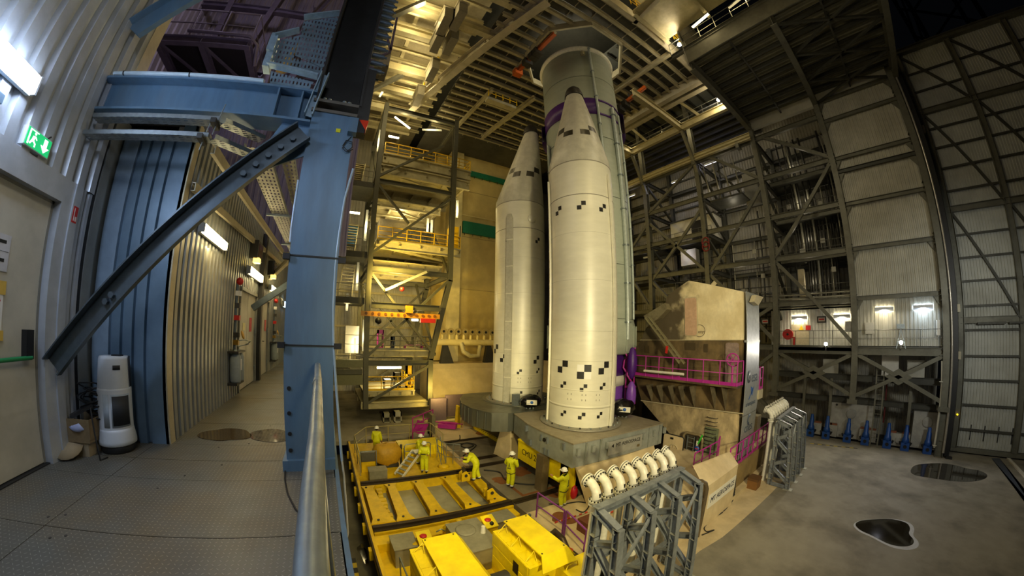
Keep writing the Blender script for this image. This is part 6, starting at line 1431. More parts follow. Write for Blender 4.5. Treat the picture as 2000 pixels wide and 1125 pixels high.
b = MB(); b.corrugated((BX + .5, 1.2, 0), (BX + .5, 34, 0), -.8, 26.2, (-1, 0, 0), .3, .05, .45, .1); b.build('rear_panel', sheet_d, gal)
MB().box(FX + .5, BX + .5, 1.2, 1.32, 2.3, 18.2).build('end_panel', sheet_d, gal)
for k in range(11):
    z = .6 + k * 1.8; b = MB(); b.bar((BX + .35, 1.3, z), (BX + .35, 33, z), .14, .18); b.build('rear_girt', fs2, gal)
# gallery guard rails, decks at the upper levels
grey_rail = mat('grey_rail', '6d6c62', .5, .3)
railing([(FX - .1, 7.0, -.62), (FX - .1, 1.5, -.62)], 1.1, .025, 1, 1.3, grey_rail, 'gallery_railing', 'grey guard rail of the lower gallery under the first pair of wall lamps', 'railing')
railing([(FX - .1, 1.1, -.62), (FX - .1, -4.4, -.62)], 1.1, .025, 1, 1.3, grey_rail, 'gallery_railing', 'grey guard rail of the lower gallery under the bluish wall lamp', 'railing')
dk = [((1.5, 7), 3.1), ((1.5, 7), 6.6), ((1.5, 7), 10.05), ((1.5, 7), 13.6), ((7.3, 13), 2.9), ((13.3, 19.3), 2.9), ((13.3, 26), 9.95), ((19.6, 26), 6.5), ((13.3, 19.3), 4.6)]
for i, ((y0, y1), z) in enumerate(dk):
    t = thing('upper_gallery', ['gallery with pipes just above the lower gallery roof', 'gallery with dark pipes at the second level beside the sheet bay', 'gallery with dark pipes at the third level beside the sheet bay', 'highest gallery with dark pipes beside the sheet bay', 'gallery behind the top of the burnt mast', 'low gallery seen between the core stage and the mast', 'wide gallery below the white cabin', 'gallery right of the core stage at middle height', 'small lit gallery landing by the white cabinet'][i], 'gallery', (FX + 2, (y0 + y1) / 2, z))
    MB().box(FX + 2.2, BX - .2, y0, y1, z - .22, z - .1).build('deck', fs2, t)
    b = MB(); b.ibeam((FX + 2.1, y0, z - .25), (FX + 2.1, y1, z - .25), .36, .2, .02); b.build('edge_beam', fs, t)
    railing([(FX + 2.1, y0, z - .05), (FX + 2.1, y1, z - .05)], 1.1, .025, 1, 1.4, grey_rail, parent=t)
pipe_d = mat('pipe_dark', '33322d', .45, .4); pipe_l = mat('pipe_light', '8d8a7a', .4, .4)
r_ = random.Random(12)
for i in range(16):
    y = 1.9 + i * .27 + r_.uniform(-.06, .06); z0, z1 = r_.choice(((2.8, 17.5), (2.8, 12.5), (6.3, 17.6), (2.6, 9.5))); r = r_.uniform(.05, .12)
    b = MB(); b.cyl((FX + 3.2 + r_.uniform(-.4, .8), y, z0), (FX + 3.2, y, z1), r, 8); tag(b.build('riser_pipe', pipe_d if i % 4 else pipe_l), ('%s vertical %s pipe from the sheet wall, in the bay beside it' % (ORD[i], 'dark' if i % 4 else 'pale')), 'pipe', 'riser pipes of the wall bays')
for i in range(14):
    y = 8 + i * .75 + r_.uniform(-.1, .1); b = MB(); b.cyl((BX, y, r_.choice((-.5, 2.8))), (BX, y, r_.choice((6, 9.5, 12.5))), r_.uniform(.05, .1), 8); tag(b.build('riser_pipe', pipe_l if i % 3 == 0 else pipe_d), ('%s vertical %s pipe from the main frame column on the rear wall' % (ORD[i], 'pale' if i % 3 == 0 else 'dark')), 'pipe', 'riser pipes at the back of the bays')
for i, (z, y0, y1) in enumerate(((3.3, 1.5, 7), (2.3, 1.5, 7), (3.0, 1.5, 7))):
    b = MB(); b.cyl((FX + .6, y0, z), (FX + .6, y1, z), (.06, .05, .08)[i], 8); tag(b.build('service_pipe', pipe_l), ('thin pale', 'lowest pale', 'thick pale')[i] + ' pipe running above the lit lower gallery', 'pipe')
for i in range(9):
    z = 1.0 + i * .95; b = MB(); b.cyl((BX - .2, 7.5, z), (BX - .2, 18, z + r_.uniform(-.1, .1)), .04, 6); tag(b.build('cable_run', pipe_d), ('%s level pipe from the bottom on the rear wall behind the mast' % ORD[i]), 'pipe', 'pipe runs on the back wall')
for i, (y, z) in enumerate(((5.0, 6.9), (3.2, 7.5), (2.9, 10.6), (2.6, 5.1), (5.6, 10.9), (9.2, 7.5), (8.6, 5.2), (10.5, 4.0))):
    b = MB(); b.box(FX + 2.4, FX + 2.6, y, y + .35, z, z + .4); tag(b.build('junction_box', mat('pale_box', 'a9a79c', .5)), ['pale junction box on the second gallery, left of its mate', 'pale junction box on the second gallery, middle of the bay', 'pale junction box on the third gallery, near the sheet wall', 'pale junction box on the gallery over the lit doors', 'pale junction box on the third gallery, near the frame column', 'pale junction box behind the mast top, upper one', 'pale junction box behind the mast top, middle one', 'pale junction box behind the mast top, lowest one'][i], 'box', 'junction boxes of the bays')
b = MB(); b.box(FX + 2.4, FX + 2.9, 5.2, 5.7, 3.3, 5.6); tag(b.build('cream_cabinet', trim_cream), 'tall cream cabinet on the gallery above the lit doors', 'cabinet')
# fittings of the lower gallery
def glamp(px_, py_, lab, m, L=1.25):
    p = at(px_, py_, X=FX + 1.55 if px_ < 1670 else FX + .3); return wall_lamp(lab, p, L, (0, 1, 0), (0, 0, 1), m, .3, .1)
lamp_r = glow('lamp_right', 'fff2d0', 22); lamp_rb = glow('lamp_right_blue', 'd4e6ff', 26)
for px_, py_, lab, m in ((1561, 621, 'warm wall lamp over the gallery door with warning signs', lamp_r), (1644, 618, 'warm wall lamp left of the main wall column', lamp_r), (1727, 604, 'white wall lamp right of the main wall column', lamp_r), (1803, 600, 'bluish wall lamp nearest the hall door', lamp_rb)):
    w_ = glamp(px_, py_, lab, m); p = w_.location; light('AREA', (p.x - .35, p.y, p.z), 45 if px_ < 1790 else 55, 'fff0d0' if px_ < 1790 else 'cfe4ff', .3, (p.x - .6, p.y, p.z - 3), 1.0)
gd = thing('door_4', None, None, (FX + 1.6, 5.8, -.6)); gd['kind'] = 'structure'
p0, p1 = at(1546, 634, X=FX + 1.6), at(1580, 688, X=FX + 1.6)
MB().box(FX + 1.56, FX + 1.64, p1.y, p0.y, -.6, p0.z).build('leaf', trim_cream, gd)
b = MB(); c_ = V(FX + 1.55, (p0.y + p1.y) / 2 - .1, .75); b.prism([c_ + V(0, .2, -.17), c_ + V(0, -.2, -.17), c_ + V(0, 0, .2)], (-.02, 0, 0)); b.build('warning_triangle', mat('warn_yellow', 'd8b010', .5), gd)
b = MB(); c_ = c_ + V(0, -.55, 0); b.box(c_.x - .02, c_.x, c_.y - .2, c_.y + .2, c_.z - .18, c_.z + .18); b.build('red_sign', red_paint, gd)
hrx = thing('hose_reel', 'round red hose reel on its stand on the lower gallery', 'hose reel', at(1540, 690, X=FX + .9))
p = at(1539, 653, X=FX + .9); b = MB(); b.cyl(p + V(-.15, 0, 0), p + V(.15, 0, 0), .42, 20); b.build('reel', red_paint, hrx); b = MB(); b.cyl(p + V(-.2, 0, 0), p + V(.2, 0, 0), .1, 10); b.build('hub', black_m, hrx)
b = MB(); b.bar(p + V(0, -.5, -.2), p + V(0, -.5, -1.5), .14); b.build('stand', red_paint, hrx); b = MB(); b.bar(p + V(0, -.5, -.3), p + V(0, -.1, -.1), .1); b.build('arm', red_paint, hrx)
for px_, py_, lab in ((1495, 628, 'small framed red lettered sign left of the hose reel'), (1605, 624, 'small framed red lettered sign between the two warm lamps')):
    p = at(px_, py_, X=FX + 1.55); t = thing('exit_plate', lab, 'sign', p); MB().box(p.x - .1, p.x, p.y - .35, p.y + .35, p.z - .25, p.z + .25).build('frame', dark_steel, t); b = MB(); b.box(p.x - .12, p.x - .1, p.y - .25, p.y + .25, p.z - .15, p.z + .15); b.build('face', mat('sign_pale', 'b7a898', .5), t); b = MB(); b.box(p.x - .125, p.x - .12, p.y - .2, p.y + .2, p.z - .05, p.z + .06); b.build('print', red_paint, t)
for (a, c), lab, m in ((((1651, 628), (1666, 648)), 'grey cabinet on the gallery left of the main column', mat('cab_grey', '8d8c82', .5)), (((1690, 630), (1708, 652)), 'white ribbed cabinet on the gallery right of the main column', white_p), (((1829, 625), (1836, 655)), 'white camera housing at the jamb of the hall door', white_p)):
    p, q_ = at(*a, X=FX + .1), at(*c, X=FX + .1); t = thing('gallery_cabinet', lab, 'cabinet', (p.x, (p.y + q_.y) / 2, q_.z)); MB().box(FX - .1, FX + .2, q_.y, p.y, q_.z, p.z).build('case', m, t); MB().box(FX - .12, FX - .1, q_.y + .05, p.y - .05, q_.z + .08, p.z - .08).build('door', m, t)
starm = glow('flood_white', 'fff8e8', 140)
for (px_, py_), lab in (((1613, 672), 'blazing flood lamp on the lower gallery under the warm lamps'), ((1760, 669), 'blazing flood lamp with tripod on the lower gallery by the hall door')):
    p = at(px_, py_, X=FX - .25); t = thing('flood_lamp', lab, 'flood lamp', p)
    b = MB(); b.lathe([(0, 0), (.13, 0), (.16, .12), (0, .2)], p, 14, axis=(1, 0, 0)); b.build('housing', dark_steel, t)
    b = MB(); b.lathe([(0, 0), (.125, 0), (.12, -.03), (0, -.06)], p, 14, axis=(1, 0, 0)); b.build('lens', starm, t)
    b = MB(); b.bar(p + V(.1, 0, -.5), p + V(.1, 0, 0), .06); b.build('bracket', dark_steel, t)
    if px_ > 1700:
        for s in (-.3, .3): b = MB(); b.bar(p + V(.1, s, -.4), p + V(.1, 0, .9), .05); b.build('tripod_leg', galv, t)
        MB().box(p.x, p.x + .3, p.y - .25, p.y + .25, p.z + .9, p.z + 1.2).build('camera_head', galv, t)
# machinery under the gallery
mg = mat('machine_grey', 'a09f98', .5, .1, dirt='64625c', amt=.5, scale=1); mblue = mat('pump_blue', '1d4a94', .4, .1)
for (y0, y1, z1), lab in (((-.2, 2.9, -4.6), 'big grey bogie block under the main wall column'), ((-4.9, -3.0, -4.9), 'grey bogie block under the jamb column of the hall door')):
    t = thing('bogie_block', lab, 'bogie', (31.2, (y0 + y1) / 2, G))
    MB().box(31.2, 32.4, y0, y1, G + .1, z1).build('body', mg, t); MB().box(31.15, 32.45, y0 - .05, y1 + .05, z1, z1 + .12).build('top_plate', fs2, t)
    yc = (y0 + y1) / 2; b = MB(); b.lathe([(.3, 0), (.36, 0), (.36, .05), (.3, .05)], (31.2, yc, -5.6), 24, axis=(-1, 0, 0)); b.build('pin_ring', mg, t)
    b = MB(); b.cyl((31.2, yc + 1.1, -5.0), (31.16, yc + 1.1, -5.0), .08, 12); b.build('hole', black_m, t)
pz_ = [(1583, 845), (1614, 845), (1655, 853), (1690, 856), (1733, 861), (1768, 865), (1812, 869)]
nth = ['first', 'second', 'third', 'fourth', 'fifth', 'sixth', 'seventh']
for i, (px_, py_) in enumerate(pz_):
    p = at(px_, py_, Z=G); p.x = 30.5; p.y = at(px_, py_, X=30.5).y; t = thing('blue_pump', nth[i] + ' blue drive motor from the pipe stand along the wall foot', 'motor', (30.5, p.y, G), 'blue drive motors')
    b = MB(); b.box(30.25, 30.75, p.y - .28, p.y + .28, G, G + .55); b.build('gearbox', mblue, t)
    b = MB(); b.lathe([(0, .5), (.27, .5), (.24, .8), (.17, .9), (.16, 1.35), (.12, 1.42), (.11, 1.7), (0, 1.72)], (30.5, p.y, G), 14); b.build('motor', mblue, t)
    for s in (-.3, .3): b = MB(); b.cyl((30.35, p.y + s, G + .4), (30.35, p.y + s * 1.3, G + .6), .07, 8); b.build('connector', black_m, t)
    b = MB(); b.cyl((30.25, p.y, G + .3), (30.2, p.y, G + .3), .12, 12); b.build('cover', black_m, t)
for i, (y0, y1) in enumerate(((3.4, 5.2), (-.6, .6), (-2.9, -1.4), (2.2, 3.2))):
    t = thing('wheel_carrier', ('left', 'third', 'rightmost', 'second')[i] + ' low grey wheel carrier box between the blue motors', 'carrier', (31.4, (y0 + y1) / 2, G))
    MB().box(30.8, 31.15, y0, y1, G + .15, G + 1.0).build('body', mg, t); b = MB(); b.lathe([(.18, 0), (.24, 0), (.24, .04), (.18, .04)], (30.8, (y0 + y1) / 2, G + .55), 18, axis=(-1, 0, 0)); b.build('axle_ring', mg, t)
    for k in (y0 + .3, y1 - .3): MB().box(30.85, 31.1, k - .25, k + .25, G + 1.0, G + 1.12).build('copper_block', mat('copper_block', '7d4a30', .5), t)
lp = thing('access_ladder', 'steel ladder rising from the hall floor to the gallery right of the main column', 'ladder', (30.1, -.4, G))
for y in (-.75, -.25): b = MB(); b.bar((30.2, y, G), (30.4, y, -2.0), .07, .1); b.build('side_rail', fs, lp)
for k in range(16): z = G + .3 + k * .33; b = MB(); b.bar((30.2 + .036 * k * .33, -.75, z), (30.2 + .036 * k * .33, -.25, z), .03); b.build('rung', fs, lp)
for i, y in enumerate((4.9, 2.9, -2.6)):
    b = MB(); b.bar((30.6, y, G), (30.6, y, -3.0), .2, .2); tag(b.build('support_post', fs), ('left', 'middle', 'right')[i] + ' grey post under the lower gallery beams', 'post')
b = MB(); b.cyl((31.5, -1.0, -6), (31.5, -1.0, -2.8), .06, 8); tag(b.build('red_pipe', mat('pipe_red', '5a1414', .5)), 'dark red vertical pipe under the gallery', 'pipe')
for i, (y, z, m) in enumerate(((3.2, -2.4, sheet), (-3.0, -2.3, sheet), (-1.2, -2.0, white_p))):
    b = MB(); b.box(32.2, 32.6, y - .6, y + .6, z - .8, z + .7); tag(b.build('control_cabinet', m), ('pale cabinet behind the left cross braces', 'pale cabinet behind the right cross braces', 'small white box behind the right cross braces')[i], 'cabinet')
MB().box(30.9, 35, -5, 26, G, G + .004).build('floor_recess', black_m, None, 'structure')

# ------------------------------------------------------------------ jamb and hall door
jb = thing('door_jamb', 'steel jamb with bright guide tube and black seal beside the big hall door', 'door jamb', (30, -4.9, G))
b = MB(); b.ibeam((30.1, -4.75, G), (30.1, -4.75, 19.5), .5, .45, .03, up=(0, 1, 0)); b.build('post', fs, jb)
b = MB(); b.cyl((29.95, -5.02, G + .3), (29.95, -5.02, 19.8), .09, 12); b.build('guide_tube', mat('tube_bright', 'b9b4a8', .3, .6), jb)
MB().box(30.0, 30.6, -5.42, -5.12, G + .1, 19.8).build('seal', mat('seal_black', '0b0b0c', .5), jb)
for k in range(9): z = -6.5 + k * 3; b = MB(); b.box(30.0, 30.3, -5.1, -4.7, z, z + .06); b.build('rung_plate', fs, jb)
b = MB(); b.tube([(29.8, -4.4, G + .6), (29.85, -4.45, -3), (29.85, -4.4, -1.5)], .07, 8); p_ = b.build('side_pipe', sheet, jb)
for z in (-6.8, -4.5, -2.8): b = MB(); b.lathe([(.0, 0), (.15, 0), (.15, .06), (0, .06)], (29.85, -4.42, z), 10); b.build('pipe_flange', sheet, p_)
b = MB(); b.box(29.75, 30.0, -5.6, -5.2, G, G + .15); b.build('foot', black_m, jb)
LX = 32.0; leaf_l = -5.95
hd = thing('hangar_door', 'tall open hall door leaf of ribbed sheets in a steel grid', 'hall door', (LX, -12, G + .2))
zrow = sorted([at(1773, 148, X=LX).z, at(1783, 183, X=LX).z, at(1806, 256, X=LX).z, at(1815, 293, X=LX).z, at(1826, 333, X=LX).z, at(1836, 377, X=LX).z, at(1853, 462, X=LX).z, at(1860, 506, X=LX).z, at(1866, 551, X=LX).z, at(1869, 599, X=LX).z, at(1870, 645, X=LX).z, at(1870, 695, X=LX).z, at(1868, 741, X=LX).z, at(1865, 789, X=LX).z, at(1860, 836, X=LX).z])
big = [at(1795, 222, X=LX).z, at(1848, 411, X=LX).z, at(1870, 626, X=LX).z]
zt, zb = 21.1, G + .35; ycs = [leaf_l, -9.9, -14.2, -18.5]
allz = sorted([zb] + zrow + big + [zt])
for j in range(3):
    for i in range(len(allz) - 1):
        b = MB(); b.corrugated((LX + .18, ycs[j + 1], 0), (LX + .18, ycs[j], 0), allz[i], allz[i + 1], (-1, 0, 0), .2, .05, .45, .1); b.build('panel', mat('door_sheet', 'aeb0a8', .5, .1, dirt='8c8a7c', amt=.5, scale=.3), hd)
for z in zrow:
    b = MB(); b.bar((LX, ycs[0], z), (LX, ycs[3], z), .12, .14); b.build('girt', fs2, hd)
for z in big:
    b = MB(); b.ibeam((LX - .05, ycs[0], z), (LX - .05, ycs[3], z), .42, .3, .03); b.build('girder', fs, hd)
for k, y in enumerate(ycs):
    b = MB(); b.ibeam((LX - .1, y, zb - .2), (LX - .1, y, zt), .4, .36 if k == 0 else .25, .03, up=(0, 1, 0)); b.build('stile', fs, hd)
for za, z1 in ((zt - .3, big[0]), (big[0] - .2, big[1]), (big[1] - .2, big[2]), ):
    for j in range(2):
        b = MB(); b.bar((LX - .06, ycs[j] - .2, za), (LX - .06, ycs[j + 1] + .1, z1), .16, .16); b.build('diagonal_brace', fs2, hd)
b = MB(); b.ibeam((LX - .1, ycs[0] + .15, zt), (LX - .1, ycs[3], zt), .4, .5, .03); b.build('top_beam', fs, hd)
b = MB(); b.box(LX - .35, LX + .3, ycs[3], ycs[0] + .2, zb - .25, zb - .02); b.build('bottom_rail', fs, hd)
for k in range(4): y = -7.0 - k * .9; b = MB(); b.box(LX + .1, LX + .13, y, y + .06, zb + .5, zb + 1.5); b.build('vent_slot', black_m, hd)
b = MB(); b.box(LX - .3, LX + .05, -8.8, -7.0, big[2] - .3, big[2] - .15); b.box(LX - .3, LX, -9.9, -9.0, big[2] - .3, big[2] - .18); b.build('latch_bar', fs2, hd)
b = MB(); b.cyl((LX - .3, -5.9, -5.0), (LX - .34, -5.9, -5.0), .06, 10); b.build('yellow_light', glow('small_yellow', 'ffd020', 3), hd)
for z in (1.8, -1.2, 14.3):
    b = MB(); b.box(LX - .6, LX - .1, -5.85, -5.5, z - .25, z + .25); b.build('roller_box', trim_cream, hd)
MB().box(32.4, 32.9, -6.1, -5.4, G, -2).build('trim_33', trim_cream, None, 'structure')
b = MB(); b.box(26, 31.6, -9.6, -9.4, G, G + .1); tag(b.build('bright_sill', mat('sill_pale', 'cfcabb', .5)), 'pale metal sill lying outside the hall door', 'sill')
# tower outside in the dark
nt_ = thing('night_mast', 'faint lattice mast in the night beyond the hall door', 'mast', (60, -20, 0))
for k in range(8):
    z = 20 + k * 6
    for a, c in (((58, -16), (58, -24)), ((58, -24), (64, -24)), ((64, -24), (64, -16)), ((64, -16), (58, -16))):
        b = MB(); b.bar((a[0], a[1], z), (c[0], c[1], z + 6), .3); b.build('brace', mat('night_steel', '0c0d10', .6), nt_)
for x, y in ((58, -16), (58, -24), (64, -16), (64, -24)): b = MB(); b.bar((x, y, G), (x, y, 70), .5); b.build('leg', MATS['night_steel'], nt_)

# ------------------------------------------------------------------ roof over the right side
roof = thing('ceiling_roof', None, None, (26, 0, 19)); roof['kind'] = 'structure'
deck_m = mat('roof_deck', '6c6a5c', .6, .1, dirt='4b4a40', amt=.5, scale=.5)
ZR = 18.9
for j, (y0, y1) in enumerate(((-5.2, -1.7), (-1.7, 1.3), (1.3, 4.2), (4.2, 7.2))):
    for k in range(8):
        x0 = 19.6 + k * 1.36; b = MB(); b.corrugated((x0, y0, 0), (x0 + 1.36, y0, 0), 0, 1, (0, 1, 0), .34, .06, .45, .1)
        b.v = [(x, y0 + (y1 - y0) * z, ZR + .25 + (y - y0)) for x, y, z in b.v]; b.build('deck_panel', deck_m, roof)
for k in range(9):
    x = 19.6 + k * 1.36; b = MB(); b.ibeam((x, -5.2, ZR), (x, 7.2, ZR), .3, .18, .02); b.build('purlin', fs2, roof)
for y in (-5.0, 1.3, 7.2):
    b = MB(); b.ibeam((19.5, y, ZR - .55), (30.3, y, ZR - .55), .8, .4, .04); b.build('rafter', fs, roof)
for y in (-1.7, 4.2):
    b = MB(); b.bar((19.6, y, ZR - .18), (30.3, y, ZR - .18), .12); b.build('tie', fs2, roof)
for k in range(3):
    for s in (0, 1):
        x0, x1 = 20 + k * 3.4, 23.4 + k * 3.4; y0, y1 = (-4.9, 1.2) if s else (1.2, -4.9); b = MB(); b.bar((x0, y0, ZR - .6), (x1, y1, ZR - .6), .16); b.build('wind_brace', fs2, roof)
b = MB(); b.box(30.2, 30.6, -5.2, 7.2, 18.2, 19.6); b.build('eaves', sheet, roof)
# higher roof and platform beams behind
rb_ = thing('ceiling_rear', None, None, (26, 16, 22)); rb_['kind'] = 'structure'
MB().box(19, 36.2, 7.2, 34, 24.6, 24.8).build('deck', mat('rear_deck', '76786f', .6, dirt='5c5e5a', amt=.5, scale=.4), rb_)
for k in range(22):
    y = 7.8 + k * 1.2; b = MB(); b.ibeam((19, y, 24.45), (36, y, 24.45), .25, .16, .02); b.build('purlin', fs2, rb_)
MB().box(28.6, 36.2, 7.4, 34, 21.3, 21.4).build('ceiling_low', mat('violet_deck', '6c6d78', .55, .1, dirt='54555f', amt=.5, scale=.4), None, 'structure')
for k in range(7):
    x = 28.8 + k * 1.15; b = MB(); b.ibeam((x, 7.4, 21.1), (x, 34, 21.1), .3, .3, .02); b.build('purlin', fs2, rb_)
cr_beam = mat('lit_beam', 'b5ab84', .5, .1, dirt='968b66', amt=.4, scale=1)
rw = thing('crane_runway', 'long beige crane runway beam fixed to the right wall frame', 'crane beam', (29.5, 13, 17.0))
for dz in (0, .32): b = MB(); b.ibeam((29.45, 7.2, 17.05 + dz), (29.45, 26, 17.05 + dz), .3, .35, .03); b.build('runway_beam', cr_beam, rw)
for y in (8.5, 13.1, 19.4): b = MB(); b.box(29.3, 30, y - .15, y + .15, 16.5, 17.0); b.build('corbel', fs, rw)
tb = thing('platform_girder', 'lit beige girder along the edge of the gantry platforms above the crane beam', 'girder', (28, 16, 20))
for y0, y1 in ((7.2, 26),):
    b = MB(); b.ibeam((28.2, y0, 20.2), (28.2, y1, 20.2), .7, .4, .04); b.build('edge_girder', cr_beam, tb)
for y in (13.1, 19.45, 24.5):
    b = MB(); b.ibeam((20.5, y, 20.2), (28.2, y, 20.2), .7, .4, .04); b.build('cross_girder', cr_beam, tb)
    b = MB(); b.bar((28.2, y, 20.0), (FX, y - .1, 15.5), .3); b.build('strut', fs, tb)
    b = MB(); b.bar((28.4, y + .3, 24.3), (28.4, y - 2.2, 20.5), .25); b.build('strut', cr_beam, tb)
    b = MB(); b.ibeam((FX, y, 18), (FX, y, 24.4), .5, .4, .03, up=(1, 0, 0)); b.build('post', fs, tb)
railing([(28.4, 7.4, 20.6), (28.4, 25, 20.6)], 1.1, .03, 1, 1.6, grey_rail, 'girder_railing', 'guard rail on the lit girder above the crane runway', 'railing')
lampg = glow('lamp_gallery', 'ffe9b0', 12); lampw = glow('lamp_cabin', 'f0ecff', 12)
for (px_, py_), X, lab, m in (((1295, 260), 28.9, 'slanting tube lamp under the rear roof left of the struts', lampg), ((1338, 241), 28.9, 'tube lamp under the rear roof above the crane beam', lampg), ((1247, 290), 28.9, 'tube lamp under the rear roof nearest the core stage', lampg), ((1322, 353), FX + 3, 'white tube lamp over the white cabin', lampw), ((1388, 318), FX + 3, 'white tube lamp in the stair bay beside the cabin', lampw), ((1230, 383), FX - .2, 'white tube lamp right of the core stage on the frame', lampw), ((1262, 503), FX + 2, 'small white lamp low on the frame right of the core stage', lampw), ((1335, 490), FX + 2.4, 'small white lamp by the lit landing', lampw)):
    p = at(px_, py_, X=X); w_ = wall_lamp(lab, p, 1.5 if py_ < 400 else .7, (0, 1, 0), (0, 0, 1), m, .2); light('AREA', (p.x - .5, p.y, p.z - .1), 40 if py_ < 400 else 15, 'ffe9b8' if m is lampg else 'eae6ff', .4, (p.x - .8, p.y, p.z - 3), 1.2)
p = at(1403, 195, X=27.8); fl_ = thing('flood_lamp', 'starry flood lamp hanging under the rear roof edge', 'flood lamp', p); b = MB(); b.ball(p, .16, 10, 6); b.build('bulb', starm, fl_); b = MB(); b.bar(p + V(.1, 0, .15), p + V(.1, 0, 1.2), .06); b.build('hanger', fs, fl_); light('POINT', p - V(.4, 0, .3), 160, 'ffe6b0', .2)
# white cabin in the upper bays
cbn = thing('white_cabin', 'white cabin with a dark doorway on the wide upper gallery', 'cabin', (34, 15.5, 10))
MB().box(33.2, BX - .2, 13.4, 18.6, 9.9, 12.6).build('wall', white_p, cbn); MB().box(33.12, 33.2, 14.2, 16.0, 10, 12.2).build('doorway', black_m, cbn)
b = MB(); b.box(33.0, BX, 13.2, 18.8, 12.6, 12.7); b.build('roof', fs2, cbn)
b = MB(); p = at(1345, 502, X=33.4); b.box(33.3, 34.2, p.y - .9, p.y + .9, p.z - .9, p.z + .8); tag(b.build('lit_cabinet', white_p), 'white lit cabinet on the landing in the bays behind the core stage', 'cabinet')
st_ = thing('stair_cage', 'steel stair cage hanging in the bay beside the white cabin', 'stair', (31, 10.5, 12.6))
MB().box(FX + .4, FX + 3, 9.2, 12.4, 12.6, 12.75).build('landing', fs2, st_)
for y in (9.3, 10.3, 11.3, 12.3):
    b = MB(); b.bar((FX + .5, y, 12.6), (FX + .5, y + .3, 16.6), .1); b.build('post', pipe_l, st_)
for k in range(8): b = MB(); z = 12.8 + k * .45; b.bar((FX + 1.2, 9.4 + k * .3, z), (FX + 2.4, 9.4 + k * .3, z), .22, .05); b.build('tread', fs, st_)
b = MB(); b.box(FX + 2.6, FX + 3.2, 8.2, 9.6, 12.2, 15.4); b.build('side_panel', mat('cab_grey', '8d8c82', .5), st_)
rh = thing('red_coil', 'red hose coil hanging on the frame column behind the mast', 'hose coil', (29.6, 13.2, 6.4))
for k in (0, .25): b = MB(); p = at(1378, 475, X=29.6) + V(0, 0, k * 1.6 - .3); b.tube([p + V(0, .35 * math.cos(a), .45 * math.sin(a)) for a in [j * math.pi / 8 for j in range(16)]], .06, 6, close=True); b.build('coil', mat('coil_red', '7a1c14', .5), rh)
# roof edge gallery with tube lamps (top right of the gantry)
eg2 = thing('edge_gallery', 'lit gallery edge with rails between gantry and dark roof', 'gallery', (19.3, 3, 20.5))
MB().box(15.5, 19.5, 1.0, 8.4, 21.9, 22.0).build('soffit', cr_beam, eg2)
for y in (1.2, 4.8, 8.3): b = MB(); b.ibeam((15.5, y, 21.6), (19.5, y, 21.6), .4, .25, .03); b.build('beam', cr_beam, eg2)
b = MB(); b.ibeam((19.5, .9, 20.0), (19.5, 8.4, 20.0), .35, .25, .03); b.build('edge_beam', fs, eg2)
railing([(19.5, 8.4, 20.2), (19.5, .9, 20.2)], 1.1, .03, 1, 1.2, grey_rail, parent=eg2)
for (px_, py_), lab in (((1368, 40), 'bright tube lamp over the gantry edge gallery'), ((1543, 4), 'bright tube lamp at the top edge over the dark roof'), ((1440, 2), 'dim tube lamp at the top between two bright ones')):
    p = at(px_, py_, Z=21.3); wall_lamp(lab, p, 1.5, (.15, 1, 0), (1, 0, 0), lampg if px_ != 1440 else glow('lamp_dim', 'c9b98a', 1.0), .2); light('AREA', p - V(0, 0, .3), 60, 'ffe6a8', .3, p - V(0, 0, 3), 1.3)
p = at(1327, 87, Z=21); fl2 = thing('flood_lamp', 'starry flood lamp at the corner of the yellow railed gantry', 'flood lamp', p); b = MB(); b.ball(p, .15, 10, 6); b.build('bulb', starm, fl2); b = MB(); b.bar(p + V(0, 0, .1), p + V(0, 0, .7), .06); b.build('hanger', fs, fl2); light('POINT', p - V(0, 0, .4), 160, 'ffe6b0', .2)

# ------------------------------------------------------------------ lattice tower, cream tower and back walls
tw_m = mat('tower_steel', '504f42', .48, .25, dirt='55543f', amt=.5, scale=1.2); tw_l = mat('tower_light', 'b3aa84', .5, .1, dirt='938a64', amt=.4, scale=1); yr = mat('rail_yellow', 'e2b80a', .45)
lamp_y = glow('lamp_tower', 'fff0bc', 16)
back = thing('wall_far', None, None, (5, 40, 0)); back['kind'] = 'structure'
for k in range(8):
    b = MB(); z = -8 + k * 4.2; b.corrugated((-8, 40, 0), (14, 40, 0), z, z + 4.2, (0, -1, 0), .4, .06, .45, .1); b.build('panel', sheet, back)
    b = MB(); b.bar((-8, 39.85, z), (14, 39.85, z), .2, .25); b.build('girt', tw_l, back)
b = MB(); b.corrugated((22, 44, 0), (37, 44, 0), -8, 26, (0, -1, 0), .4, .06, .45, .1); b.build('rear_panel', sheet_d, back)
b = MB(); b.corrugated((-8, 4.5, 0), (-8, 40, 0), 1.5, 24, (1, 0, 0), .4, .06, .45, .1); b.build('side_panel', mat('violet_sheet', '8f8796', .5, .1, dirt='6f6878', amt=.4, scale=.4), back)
lt = thing('lattice_tower', 'tall grey lattice tower with platforms left of the rocket', 'tower', (6, 28, -6.5))
TY, TB = 26.0, 33.0
